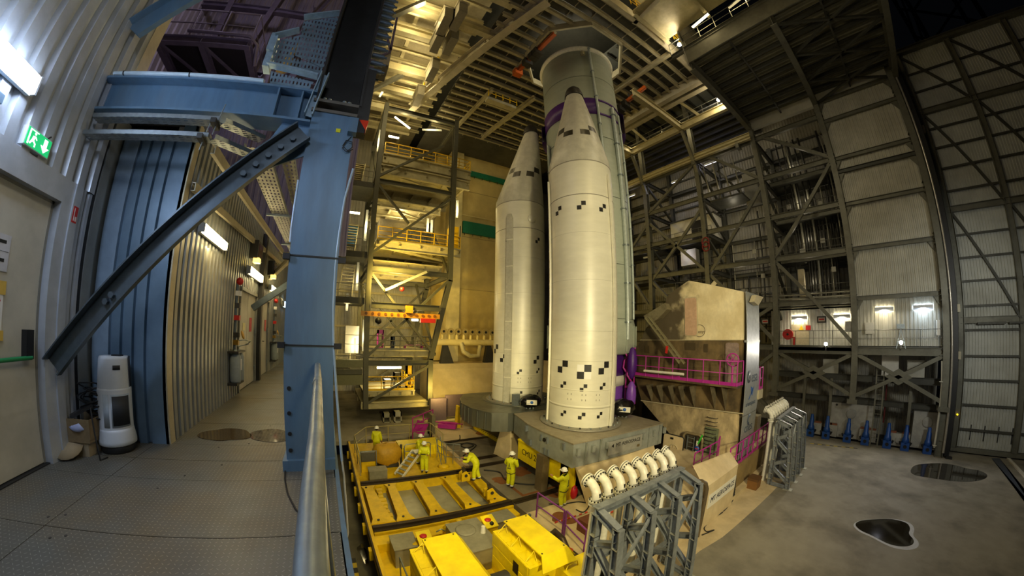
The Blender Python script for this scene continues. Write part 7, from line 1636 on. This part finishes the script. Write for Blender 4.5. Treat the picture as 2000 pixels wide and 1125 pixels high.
for y in (TY, TB):
    b = MB(); b.ibeam((2.95, y, -6.4), (2.95, y, 21), .42, .4, .04, up=(0, 1, 0)); b.build('post', tw_m, lt)
    for p, q_ in (((8.4, y, -6.3), (8.4, y, -2.3)), ((8.4, y, -2.4), (10, y, 4.6)), ((10, y, 4.5), (10, y, 21))): b = MB(); b.ibeam(p, q_, .42, .42, .04, up=(0, 1, 0)); b.build('post', tw_m, lt)
    for z, x1 in ((20.5, 10), (12.75, 10), (5.0, 10), (-2.65, 8.4), (-6.2, 8.4)): b = MB(); b.ibeam((2.95, y, z), (x1, y, z), .42, .3, .03); b.build('beam', tw_m if z > -6 else tw_l, lt)
    for p, q_ in (((8.8, 17.6), (2.95, 13.1)), ((2.95, 12.5), (6, 9.2)), ((10, 12.4), (2.95, 6.2)), ((2.95, 4.8), (8.6, -1.8)), ((10, 4.7), (2.95, -2.2)), ((8.4, -2.8), (2.95, -6))):
        b = MB(); b.bar((p[0], y - .1, p[1]), (q_[0], y - .1, q_[1]), .2); b.build('brace', tw_m, lt)
for x in (2.95, 10):
    for z in (20.5, 12.75, 5.0): b = MB(); b.ibeam((x, TY, z), (x, TB, z), .4, .3, .03); b.build('side_beam', tw_m, lt)
    for z in (-2, 5, 12.75): b = MB(); b.bar((x if z > 4 else min(x, 8.8), TY, z), (x if z > 4 else min(x, 8.8), TB, z + 7), .2); b.build('side_brace', tw_m, lt)
def plat(lab, x0, x1, y0, y1, z, rail_m_, th=.5, kinds='tower_platform'):
    t = thing(kinds, lab, 'platform', ((x0 + x1) / 2, (y0 + y1) / 2, z - th))
    MB().box(x0, x1, y0, y1, z - .1, z).build('deck', tw_l, t)
    for y in (y0 + .2, (y0 + y1) / 2, y1 - .2): b = MB(); b.ibeam((x0, y, z - .1 - th / 2), (x1, y, z - .1 - th / 2), th, .3, .03); b.build('girder', tw_l, t)
    for k in range(5): x = x0 + .2 + k * (x1 - x0 - .4) / 4; b = MB(); b.ibeam((x, y0, z - .3), (x, y1, z - .3), .3, .2, .02); b.build('joist', tw_l, t)
    for y in (y0 + .1, y1 - .1): b = MB(); b.bar((x0 + .5, y, z - th), (x1 - .5, y + 2, z - th - .2), .16); b.build('brace', tw_l, t)
    if rail_m_: railing([(x0 + .1, y0 + .1, z), (x1 - .1, y0 + .1, z), (x1 - .1, y1, z)], 1.15, .045, 2, 1.2, rail_m_, parent=t, toe=.15)
    return t
plat('upper tower platform with yellow rails reaching toward the cream tower', 3.3, 12.0, 26.4, 33, 15.9, yr, .9)
plat('grey beam deck just under the upper yellow railed platform', 3.2, 11.8, 26.2, 33, 14.6, None, .8)
plat('middle tower platform with yellow rails carrying a grey cabinet', 3.4, 11.2, 26.4, 33, 7.7, yr, .7)
plat('light beam deck between the upper and the middle platform', 3.2, 9.6, 28, 33, 12.0, None, .6)
plat('light beam deck under the middle tower platform', 3.2, 9.6, 27, 33, 6.0, None, .6)
plat('tower platform with grey rails and magenta gear below the orange crane', 3.1, 8.6, 26.4, 33, -1.6, grey_rail, .5)
plat('bright yellow railed platform at the bottom of the tower', 2.8, 7.2, 26.3, 31, -5.0, yr, .4)
plat('cream base frame under the bottom yellow platform', 2.6, 8.2, 26.2, 33, -5.9, None, .5)
gc = thing('grey_cabinet', 'large grey cabinet on the middle yellow railed platform', 'cabinet', (5, 28, 7.75)); MB().box(3.7, 6.3, 27.4, 29.5, 7.71, 9.9).build('case', mat('cabinet_beige', '9a9280', .5), gc); MB().box(3.9, 6.1, 27.36, 27.4, 7.9, 9.7).build('door', mat('cabinet_beige', '', 0), gc)
yt = thing('yellow_box', 'yellow curtained box at the right end of the middle platform', 'box', (10.6, 27, 7.75)); MB().box(10.2, 11.0, 26.7, 27.6, 7.75, 9.9).build('curtain', yr, yt); b = MB(); b.bar((11.1, 26.6, 7.3), (11.1, 26.6, 10), .08); b.build('post', tw_m, yt)
oc = thing('orange_crane', 'orange perforated crane beam with red trolley across the tower', 'crane', (5.8, 25.6, 1.2))
MB().box(2.4, 9.0, 25.5, 25.62, 1.1, 1.5).build('beam', mat('crane_orange', 'c98a1a', .45), oc); b = MB(); b.ibeam((3.2, 25.6, 2.0), (9.0, 25.6, 2.0), .5, .3, .03); b.build('rail_beam', tw_m, oc)
for k in range(12): x = 2.8 + k * .52; b = MB(); b.cyl((x, 25.5, 1.32), (x, 25.46, 1.32), .12, 10); b.build('hole', mat('orange_dark', '7a4a08', .5), oc)
b = MB(); b.box(7.3, 8.6, 25.4, 25.7, .75, 1.1); b.build('trolley', red_paint, oc); b = MB(); b.box(6.0, 6.6, 25.35, 25.7, 1.5, 2.1); b.build('hoist', MATS['crane_orange'], oc); b = MB(); b.ball((3.8, 25.5, .75), .28, 10, 6); b.build('hook_block', black_m, oc)
b = MB(); b.bar((4.2, 25.4, 3.2), (7.6, 25.4, 5.0), .5, .2); wk_ = tag(b.build('gangway', mat('gangway', 'aaa896', .4, .4)), 'inclined pale gangway hanging in the tower above the orange crane', 'gangway')
b = MB(); b.ball((5.6, 25.3, 3.4), .2, 10, 6); tag(b.build('red_buoy', red_paint), 'red ball hanging under the inclined gangway', 'buoy')
for i, (x, y, z, w, h, m, lab) in enumerate(((4.0, 26.8, -1.55, .5, 1.6, magenta, 'magenta frame standing on the grey railed tower platform'), (6.4, 26.9, -1.55, 1.6, .35, magenta, 'magenta trolley lying on the grey railed tower platform'), (5.2, 26.8, -1.55, .25, 1.1, mat('drum_blue', '20304f', .5), 'dark blue bottle on the grey railed tower platform'), (4.6, 26.8, -4.95, .7, .8, white_p, 'white step stool on the bottom yellow platform'), (5.6, 27.4, -4.95, .6, 1.3, dark_steel, 'dark device on the bottom yellow platform'), (6.6, 26.9, -4.95, .5, 2.2, yr, 'tall yellow gate on the bottom yellow platform'), (4.3, 25.4, G, .6, .8, grey_lid, 'grey box on the floor under the tower'), (5.2, 25.3, G, .6, .9, sheet, 'pale box on the floor under the tower'))):
    b = MB(); b.box(x, x + w, y, y + .6, z, z + h * .1); b.box(x, x + .08, y, y + .6, z, z + h); b.box(x + w - .08, x + w, y, y + .6, z, z + h); b.box(x, x + w, y, y + .6, z + h * .55, z + h) if m is not magenta else b.box(x, x + w, y, y + .6, z + h * .8, z + h); tag(b.build(('gear_frame', 'trolley', 'bottle', 'step_stool', 'device', 'gate', 'box', 'box')[i], m), lab, ('frame', 'trolley', 'bottle', 'stool', 'device', 'gate', 'box', 'box')[i])
# lamps of the tower
def tlamp(px_, py_, Y, L, d, lab, power=0, m=None):
    p = at(px_, py_, Y=Y); w_ = wall_lamp(lab, p, L, d, (1, 0, 0) if d[2] else (0, 0, 1), m or lamp_y, .2, .1)
    if power: light('POINT', p - V(0, .5, .2), power, 'ffe6a0', .3)
for px_, py_, L, d, lab, pw_ in ((740, 275, 2.4, (0, 0, 1), 'upright tube lamp at the top of the left tower post', 90), (715, 440, 2.8, (0, 0, 1), 'upright tube lamp beside the left tower post at the middle platform', 110), (698, 540, 2.4, (0, 0, 1), 'upright tube lamp left of the tower below the middle platform', 60), (710, 655, 2.6, (0, 0, 1), 'upright tube lamp at the left tower post near the white cabinet', 80), (693, 675, 1.2, (0, 0, 1), 'short upright tube lamp left of the white cabinet', 30), (786, 240, 1.9, (1, 0, -.6), 'slanting tube lamp under the top of the tower', 110), (844, 254, 2.0, (1, 0, .25), 'tube lamp right of the slanting one under the tower top', 110), (769, 268, 1.0, (1, 0, 0), 'short tube lamp on the upper yellow platform', 60), (687, 415, 1.4, (1, 0, 0), 'level tube lamp left of the tower at middle height', 50), (835, 440, 1.3, (0, 0, 1), 'left of two upright lamps behind the middle platform rail', 60), (843, 442, 1.2, (0, 0, 1), 'right of two upright lamps behind the middle platform rail', 0), (893, 408, 1.8, (0, 0, 1), 'upright tube lamp at the right tower post by the green net', 90), (760, 718, 2.2, (1, 0, 0), 'tube lamp over the bottom yellow platform', 120), (747, 180, 1.5, (.3, 0, 1), 'tube lamp high up left over the tower top beam', 60), (678, 590, 1.4, (0, 0, 1), 'upright lamp far left beside the blue column', 40), (810, 625, .6, (1, 0, 0), 'small lamp under the orange crane beam', 60)):
    tlamp(px_, py_, 27.2 if py_ < 700 else 28, L, d, lab, pw_)
# stairs and landings left of the tower
for k, (z, lab) in enumerate(((-3.2, 'lowest stair landing left of the tower'), (2.6, 'second stair landing left of the tower'), (6.4, 'third stair landing left of the tower'), (12.6, 'highest stair landing left of the tower'))):
    t = thing('stair_landing', lab, 'landing', (1.5, 27, z)); MB().box(-.6, 2.7, 26.2, 29.5, z - .5, z).build('deck', fs2 if k else tw_m, t); railing([(-.5, 26.3, z), (2.6, 26.3, z)], 1.1, .025, 1, 1, grey_rail, parent=t)
    s = thing('stair_flight', lab.replace('landing', 'flight').replace('stair flight', 'flight of steel stairs'), 'stair', (1.2, 28, z))
    for x in (.6, 1.7): b = MB(); b.bar((x, 26.8, z), (x + .3, 29.2, z + 3.2), .06, .3); b.build('stringer', tw_l, s)
    for j in range(10): f_ = (j + .5) / 10; b = MB(); b.bar((.6 + .3 * f_, 26.8 + 2.4 * f_, z + 3.2 * f_), (1.7 + .3 * f_, 26.8 + 2.4 * f_, z + 3.2 * f_), .3, .04); b.build('tread', tw_l, s)
wc = thing('white_cabinet', 'tall white cabinet left of the tower post', 'cabinet', (2, 27, -3)); p0, p1 = at(675, 635, Y=27.5), at(700, 690, Y=27.5)
for k in range(3): z0 = p1.z + (p0.z - p1.z) * k / 3; MB().box(p0.x, p1.x, 27.5, 28.5, z0, z0 + (p0.z - p1.z) / 3 - .04).build('drawer', white_p, wc)
b = MB(); b.box(.2, 2.7, 25.8, 26.3, -3.0, -2.4); b.box(.2, 2.7, 25.8, 26.3, -4.4, -3.6); tag(b.build('green_beam', mat('beam_green', '6a6a48', .5)), 'pair of olive beams left of the tower foot', 'beam')
b = MB(); p = at(685, 458, Y=30); b.box(p.x - .6, p.x + .6, 29.8, 30.6, p.z - 1, p.z + .8); tag(b.build('blue_cabinet', mat('cab_blue', '1c6aa0', .5)), 'blue cabinet left of the tower at middle height', 'cabinet')
# cream tower
cw = mat('cream_tower', 'cdb873', .6, 0, dirt='a88e4e', amt=.65, scale=.22, lo=.42, hi=.68); cwl = mat('cream_light', 'dccd92', .6, 0, dirt='bba768', amt=.4, scale=.4)
ct = thing('cream_tower', 'massive cream tower block behind the boosters', 'tower block', (18, 36, -3.2))
MB().box(14.2, 26, 34, 38, -3.3, 27).build('front_face', cw, ct); MB().box(12.6, 14.2, 33.6, 38, -3.3, 27).build('pilaster', cwl, ct); MB().box(11.2, 12.6, 35, 38, -3.3, 23).build('side_face', cw, ct)
for z in (5.1, 11.5, 17.5): b = MB(); b.box(14.2, 26, 33.97, 34, z, z + .05); b.build('joint', mat('cream_joint', '9a8654', .6), ct)
for k, (z0, z1) in enumerate(((11.9, 13.4), (19.6, 20.3))):
    t = thing('green_net', ('long', 'upper short')[k] + ' green safety net stretched across the cream tower', 'net', (18, 33.8, z0)); MB().box(14.4 if k == 0 else 15, 24, 33.6, 33.9, z0, z1).build('net', mat('net_green', '12704e', .6, bump=.5, bscale=8), t)
    for x in range(8): b = MB(); xx = 14.6 + x * 1.1; b.bar((xx, 33.6, z0 - .3), (xx, 33.6, z0), .06); b.build('clip', dark_steel, t)
b = MB(); b.tube([(14, 33.8, 14.2), (26, 33.8, 14.2)], .06, 6); tag(b.build('conduit', cwl), 'thin conduit across the cream tower above the green net', 'pipe')
rampm = mat('cream_ramp', 'd2bf8e', .55, 0, dirt='b09a66', amt=.5, scale=.3)
b = MB(); pr = [(33.8, -3.3), (31.2, -3.3), (30.6, -3.8), (29.4, -5.6), (28.6, -7.5), (33.8, -7.5)]; b.prism([(9.8, y, z) for y, z in pr], (16, 0, 0)); tag(b.build('cream_ramp', rampm), 'curved cream flame deflector at the foot of the cream tower', 'ramp')
mf = thing('flange_manifold', 'cream pipe manifold with eight round flanges before the cream tower', 'manifold', (14, 31.6, -3.3))
b = MB(); b.tube([(10.6, 31.6, -1.05), (20, 31.6, -1.05)], .35, 14); b.build('header', cwl, mf)
for k in range(8):
    x = 11.5 + k * .83; b = MB(); b.tube([(x, 31.6, -.9), (x, 31.6, -.2), (x, 31.3, .1)], .16, 10); b.build('branch', cwl, mf)
    b = MB(); b.cyl((x, 31.3, .1), (x, 31.2, .1), .36, 18); f_ = b.build('flange', mat('flange_tan', '9a8a5c', .5), mf); b = MB(); b.cyl((x, 31.2, .1), (x, 31.17, .1), .14, 14); b.build('bore', black_m, f_)
for x in (11.6, 16.8): b = MB(); b.prism([(x, 31.4, -1.4), (x + .5, 31.4, -1.4), (x + 1.2, 31.4, -3.3), (x - .3, 31.4, -3.3)], (0, .5, 0)); b.build('leg', dark_steel, mf)
b = MB(); b.tube([(13.6, 31.4, -1.1), (13.8, 31.2, -2.0), (14.6, 31.2, -2.5), (15.6, 31.2, -2.5), (15.9, 31.4, -1.4)], .25, 10); b.build('loop_pipe', tw_l, mf)
railing([(17.5, 31, -3.3), (18.6, 30.6, -3.3)], 1.6, .04, 2, .6, magenta, 'ledge_railing', 'magenta rail on the ledge left of the rear booster', 'railing')
b = MB(); b.box(8.2, 9.6, 25.0, 25.4, G, -5.6); b.box(9.6, 12.5, 25.2, 25.4, PAD, -5.4); tag(b.build('violet_panel', mat('violet_panel', '4a3f52', .5)), 'violet grey panels standing under the tower by the magenta gate', 'panel')

# ------------------------------------------------------------------ gantry platforms under the roof
gp = thing('gantry_platform', 'underside of the big gantry platform with joists round the core stage', 'platform', (15, 18, 21.6))
gj = mat('gantry_joist', 'a59d80', .5, .1, dirt='6f6a54', amt=.5, scale=.8); gdk = mat('gantry_deck', '4d4b40', .6, .1, dirt='3a382e', amt=.5, scale=.8); gb = mat('gantry_beam', 'b3ab92', .45, .15, dirt='7f7860', amt=.5, scale=.6)
OR = 3.7
def spans(y, x0, x1):
    if abs(y - KY) < OR:
        h = OR if abs(y - KY) < OR * .42 else OR * 1.42 - abs(y - KY)
        return [(x0, KX - h), (KX + h, x1)]
    return [(x0, x1)]
y = 9.0; k = 0
while y < 29:
    for x0, x1 in spans(y, 8.3, 25.0):
        b = MB(); b.ibeam((x0, y, 22.1), (x1, y, 22.1), .34, .22, .02); b.build('joist', gj, gp)
    for x0, x1 in spans(y + .46, 8.3, 25.0):
        b = MB(); b.box(x0, x1, y + .1, y + .86, 22.4, 22.44); b.build('deck_panel', gdk, gp)
        n = int((x1 - x0) / 1.6); b = MB()
        for j in range(n): b.bar((x0 + .8 + j * 1.6, y + .12, 22.36), (x0 + .8 + j * 1.6, y + .84, 22.36), .06)
        b.build('deck_rib', gj, gp)['kind'] = 'stuff'
    y += .95; k += 1
OC = [V(KX + OR * sx, KY + OR * sy, 21.9) for sx, sy in ((1, .42), (.42, 1), (-.42, 1), (-1, .42), (-1, -.42), (-.42, -1), (.42, -1), (1, -.42))]
for i in range(8): b = MB(); b.bar(OC[i], OC[(i + 1) % 8], .16, .6); b.build('opening_edge', gj, gp)
for (x0, y0), (x1, y1), h, w, m in (((25.0, 7.4), (25.0, 25), 1.0, .55, gb), ((25.9, 7.4), (25.9, 25), 1.0, .55, gb), ((5.4, 26.9), (10.1, 11.0), .9, .6, gb), ((14.1, 28.5), (15.3, 20), .4, .35, gj), ((10.8, 28), (11.4, 21), .35, .3, gj), ((16.2, 9), (15.9, 6.5), .4, .3, gj), ((11.9, 18.3), (12.2, 12.9), .3, .3, gj), ((20.7, 9), (20.7, 20), .4, .3, gj)):
    b = MB(); b.ibeam((x0, y0, 21.8), (x1, y1, 21.8), h, w, .05); b.build('main_beam', m, gp)
MB().box(7.5, 26, 8.6, 8.9, 21.6, 22.6).build('edge_girder', gb, gp)
railing([(9.5, 8.2, 22.1), (21.4, 8.0, 22.1)], 1.15, .04, 2, .7, yr, 'gantry_railing', 'yellow guard rail along the near edge of the gantry platform', 'railing')
railing([(12, 6.6, 22.3), (18.5, 5.4, 22.3)], 1.1, .04, 2, .8, yr, 'gantry_railing', 'yellow guard rail of the second gantry level at the top edge', 'railing')
MB().box(-8, 22, -6, 9, 25.6, 25.8).build('ceiling_gantry', cr_beam, None, 'structure')
MB().box(-8, 37, 9, 46, 26.3, 26.5).build('ceiling_top', fs2, None, 'structure')
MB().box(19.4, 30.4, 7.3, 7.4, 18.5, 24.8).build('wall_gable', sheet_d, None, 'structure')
MB().box(19.4, 19.5, -5.2, 7.3, 18.6, 19.9).build('wall_fascia', fs, None, 'structure')
for i, y in enumerate((3.0, 4.6, 6.2, 7.6)):
    b = MB(); b.ibeam((8, y, 24.6), (21, y, 24.6), .5, .35, .03); tag(b.build('gantry_beam', cr_beam), 'lit beige beam %s over the near gantry edge' % ('farthest out', 'second from outside', 'third from outside', 'next to the yellow rail')[i], 'beam')
yw = thing('yellow_cradle', 'yellow work cradle hanging under the gantry platform', 'cradle', (12.6, 21.8, 21)); MB().box(11.2, 14.2, 21.5, 22.1, 21.0, 21.3).build('floor', gj, yw); railing([(11.2, 21.4, 21.3), (14.2, 21.4, 21.3)], .7, .05, 1, .8, yr, parent=yw)
oar = mat('arm_orange', 'b8561a', .45, 0, dirt='7d3a10', amt=.4, scale=3)
for lab, p, q_ in (('orange gripper arm under the gantry left of the core top', (11.9, 18.2, 21.4), (12.2, 13.0, 21.6)), ('orange gripper arm under the gantry right of the core top', (18.9, 16.5, 17.6), (21.9, 12.6, 21.3))):
    t = thing('gripper_arm', lab, 'gripper arm', p); p, q_ = Vector(p), Vector(q_)
    b = MB(); b.channel(p, q_, .3, .3, .05); b.build('boom', oar, t)
    for s in (.1, .35, .5, .6): c_ = p.lerp(q_, s); b = MB(); b.box(c_.x - .35, c_.x + .35, c_.y - .25, c_.y + .25, c_.z - .45, c_.z + .1); b.build('joint_block', oar if s < .3 else dark_steel, t)
    for s in (.25, .7): c_ = p.lerp(q_, s); b = MB(); b.cyl(c_ + V(0, 0, 0), c_ + V(.3, .3, .9), .08, 8); b.build('cylinder', dark_steel, t)
# lit left bay of the roof
lb = thing('roof_bay', 'lit roof bay of beige beams left of the gantry platform', 'roof beams', (3, 20, 22))
for i, (y, z) in enumerate(((13.0, 22.4), (15.8, 22), (18.6, 22.6), (22.2, 22), (25.4, 22.4), (28.6, 22.6), (32, 22.6))): b = MB(); b.ibeam((-.8, y, z), (8.6 if y < 20 else 6.6, y, z), .8, .45, .04); b.build('beam', cr_beam, lb)
for k in range(18): y = 11 + k * 1.3; b = MB(); b.ibeam((-.8, y, 23.6), (8, y, 23.6), .3, .2, .02); b.build('joist', tw_l, lb)
for x in (.2, 3.2, 6.2): b = MB(); b.ibeam((x, 9, 24.2), (x, 38, 24.2), .5, .3, .03); b.build('purlin', cr_beam, lb)
for k in range(11): b = MB(); b.box(-8, 8.3, 9 + k * 2.9, 9 + k * 2.9 + 2.86, 25.4, 25.5); b.build('deck_panel', mat('lit_deck', '9a9070', .6), lb)
b = MB(); b.cyl((.05, 26, 15), (.6, 13, 22.5), .28, 12); b.build('round_column', cr_beam, lb)
for p, q_ in (((.3, 24, 19.5), (3.6, 22.5, 21.8)), ((.4, 16, 19.5), (3.0, 15, 21.8)), ((3, 26, 20.5), (5.5, 28, 22))): b = MB(); b.bar(p, q_, .35, .3); b.build('strut', fs, lb)
MB().box(8.3, 26, 28.5, 40, 22.5, 22.6).build('end_deck', gdk, lb); MB().box(14, 37, 29, 46, 26, 26.2).build('rear_roof', gdk, lb)
for i, (px_, py_, lab) in enumerate(((895, 30, 'grey hoist box hanging at the top of the roof bay'), (868, 40, 'second grey hoist box at the top of the roof bay'), (855, 75, 'grey hoist box over the lit beams by the yellow post'), (880, 80, 'large grey hoist box left of the gantry beam'), (845, 135, 'grey hoist box low in the roof bay'), (818, 185, 'small grey hoist box above the tower top'))):
    p = at(px_, py_, Z=21.3); t = thing('hoist_box', lab, 'hoist', p); MB().box(p.x - .3, p.x + .3, p.y - .9, p.y + .9, p.z - .7, p.z + .3).build('case', mat('hoist_grey', '7a7460', .5), t); b = MB(); b.box(p.x - .4, p.x + .4, p.y - 1.0, p.y + 1.0, p.z + .3, p.z + .4); b.build('frame', gj, t); b = MB(); b.bar(p + V(.4, 0, .4), p + V(.4, 0, 1.6), .12); b.build('hanger', yr, t)
for p, w in (((3, 15, 21.2), 420), ((4, 21, 21.2), 420), ((3, 17, 23.2), 300), ((5, 24, 23.0), 300), ((12, 5, 24.2), 300), ((18, 6.5, 24.4), 200), ((22, 19, 23.4), 160), ((6, 30, 18), 420), ((6, 30, 10.5), 400), ((6, 29.5, 3.5), 380), ((5, 28.5, -3.6), 220), ((24, 22, 22.5), 200)): light('POINT', p, w, 'ffe8b0', .4)

# ------------------------------------------------------------------ violet platform above the corridor, top left
vs = mat('violet_steel', '6a6070', .5, .25, dirt='3f3846', amt=.5, scale=1.2); vd = mat('violet_dark', '2a2628', .6, .2)
vp = thing('overhead_platform', 'dark violet railed platform seen from below over the corridor', 'platform', (-5.3, 10, 8.7))
MB().box(-6.9, -3.8, 9.0, 11.4, 8.86, 8.92).build('deck', vd, vp)
for x in (-6.9, -5.35, -3.8): b = MB(); b.ibeam((x, 8.9, 8.72), (x, 11.5, 8.72), .26, .2, .02); b.build('joist', vs, vp)
for y in (8.95, 11.4): b = MB(); b.ibeam((-7, y, 8.72), (-3.7, y, 8.72), .3, .2, .02); b.build('edge_beam', vs, vp)
for x0, x1 in ((-6.8, -5.4), (-5.3, -3.9)): b = MB(); b.bar((x0, 9.1, 8.66), (x1, 11.3, 8.66), .08); b.build('brace', vs, vp)
railing([(-6.9, 8.95, 8.9), (-3.75, 8.95, 8.9), (-3.75, 11.4, 8.9)], 1.25, .03, 1, 1.1, vs, parent=vp)
b = MB(); b.tube([(-5.9, 8.85, 9.05), (-3.8, 8.85, 9.0), (-3.6, 9.2, 9.0), (-3.6, 9.6, 8.4)], .06, 8); b.build('pipe', vs, vp)
for k, (x, y) in enumerate(((-3.55, 11.3), (-3.3, 10.6))): b = MB(); b.bar((x, y, 2.8), (x, y, 9.2), .1, .22); b.build('hanger', trim_cream if k == 0 else vs, vp)
of = thing('overhead_truss', 'violet steel beams and struts above the walkway column', 'steel frame', (-2, 12, 10))
for p, q_ in (((-8, 12, 10), (.4, 12, 10)), ((-8, 12, 14), (.4, 12, 14)), ((-4.2, 11.6, 8), (-2.2, 12, 16)), ((-3.4, 11.8, 9.6), (.3, 12, 12.6)), ((-6.6, 12, 8), (-6.6, 12, 18)), ((-1.2, 12.2, 10), (-2.8, 12.2, 15)), ((-7.6, 10, 6), (-5.8, 12, 12)), ((-6.4, 10, 3), (-7.6, 13, 9)), ((-5.2, 12, 10), (-4.2, 12, 17)), ((.4, 12, 8), (.4, 12, 20)), ((-2.9, 11, 7.2), (-2.5, 11, 9.4)), ((-7.8, 11, 8), (-7, 11, 3))):
    b = MB(); b.ibeam(p, q_, .3, .25, .03); b.build('beam' if p[2] == q_[2] else 'strut', vs, of)
for k in range(5): b = MB(); b.corrugated((-8 + k * 1.7, 13.5, 0), (-6.3 + k * 1.7, 13.5, 0), 3, 20, (0, -1, 0), .3, .05, .45, .1); b.build('panel', MATS['violet_sheet'], of)
b = MB(); b.box(-3.7, -3.2, 12.6, 12.9, 10.3, 13); tag(b.build('yellow_tarp', mat('tarp_yellow', 'c8a848', .6, bump=.6, bscale=6)), 'yellowish hanging sheet behind the violet struts at the top', 'sheet')
bx_ = thing('truss_box', 'small braced sheet box hanging beside the bolted column', 'box', (.7, 12, 12.3)); MB().box(.25, 1.15, 11.8, 12.8, 11.6, 11.7).build('floor', gdk, bx_); MB().box(.25, 1.15, 11.75, 11.8, 11.7, 12.6).build('front', gj, bx_)
for p, q_ in (((.25, 11.7, 12.6), (.3, 11.7, 15)), ((1.1, 11.7, 12.6), (1.1, 11.7, 15)), ((.3, 11.7, 15), (1.1, 11.7, 12.6)), ((.3, 11.72, 11.65), (1.1, 11.72, 12.5))): b = MB(); b.bar(p, q_, .1); b.build('brace', vs, bx_)
light('POINT', (-5, 7, 13), 260, 'dcd4f4', .4); light('POINT', (-2.5, 7.5, 5.5), 90, 'dcd4f4', .4)
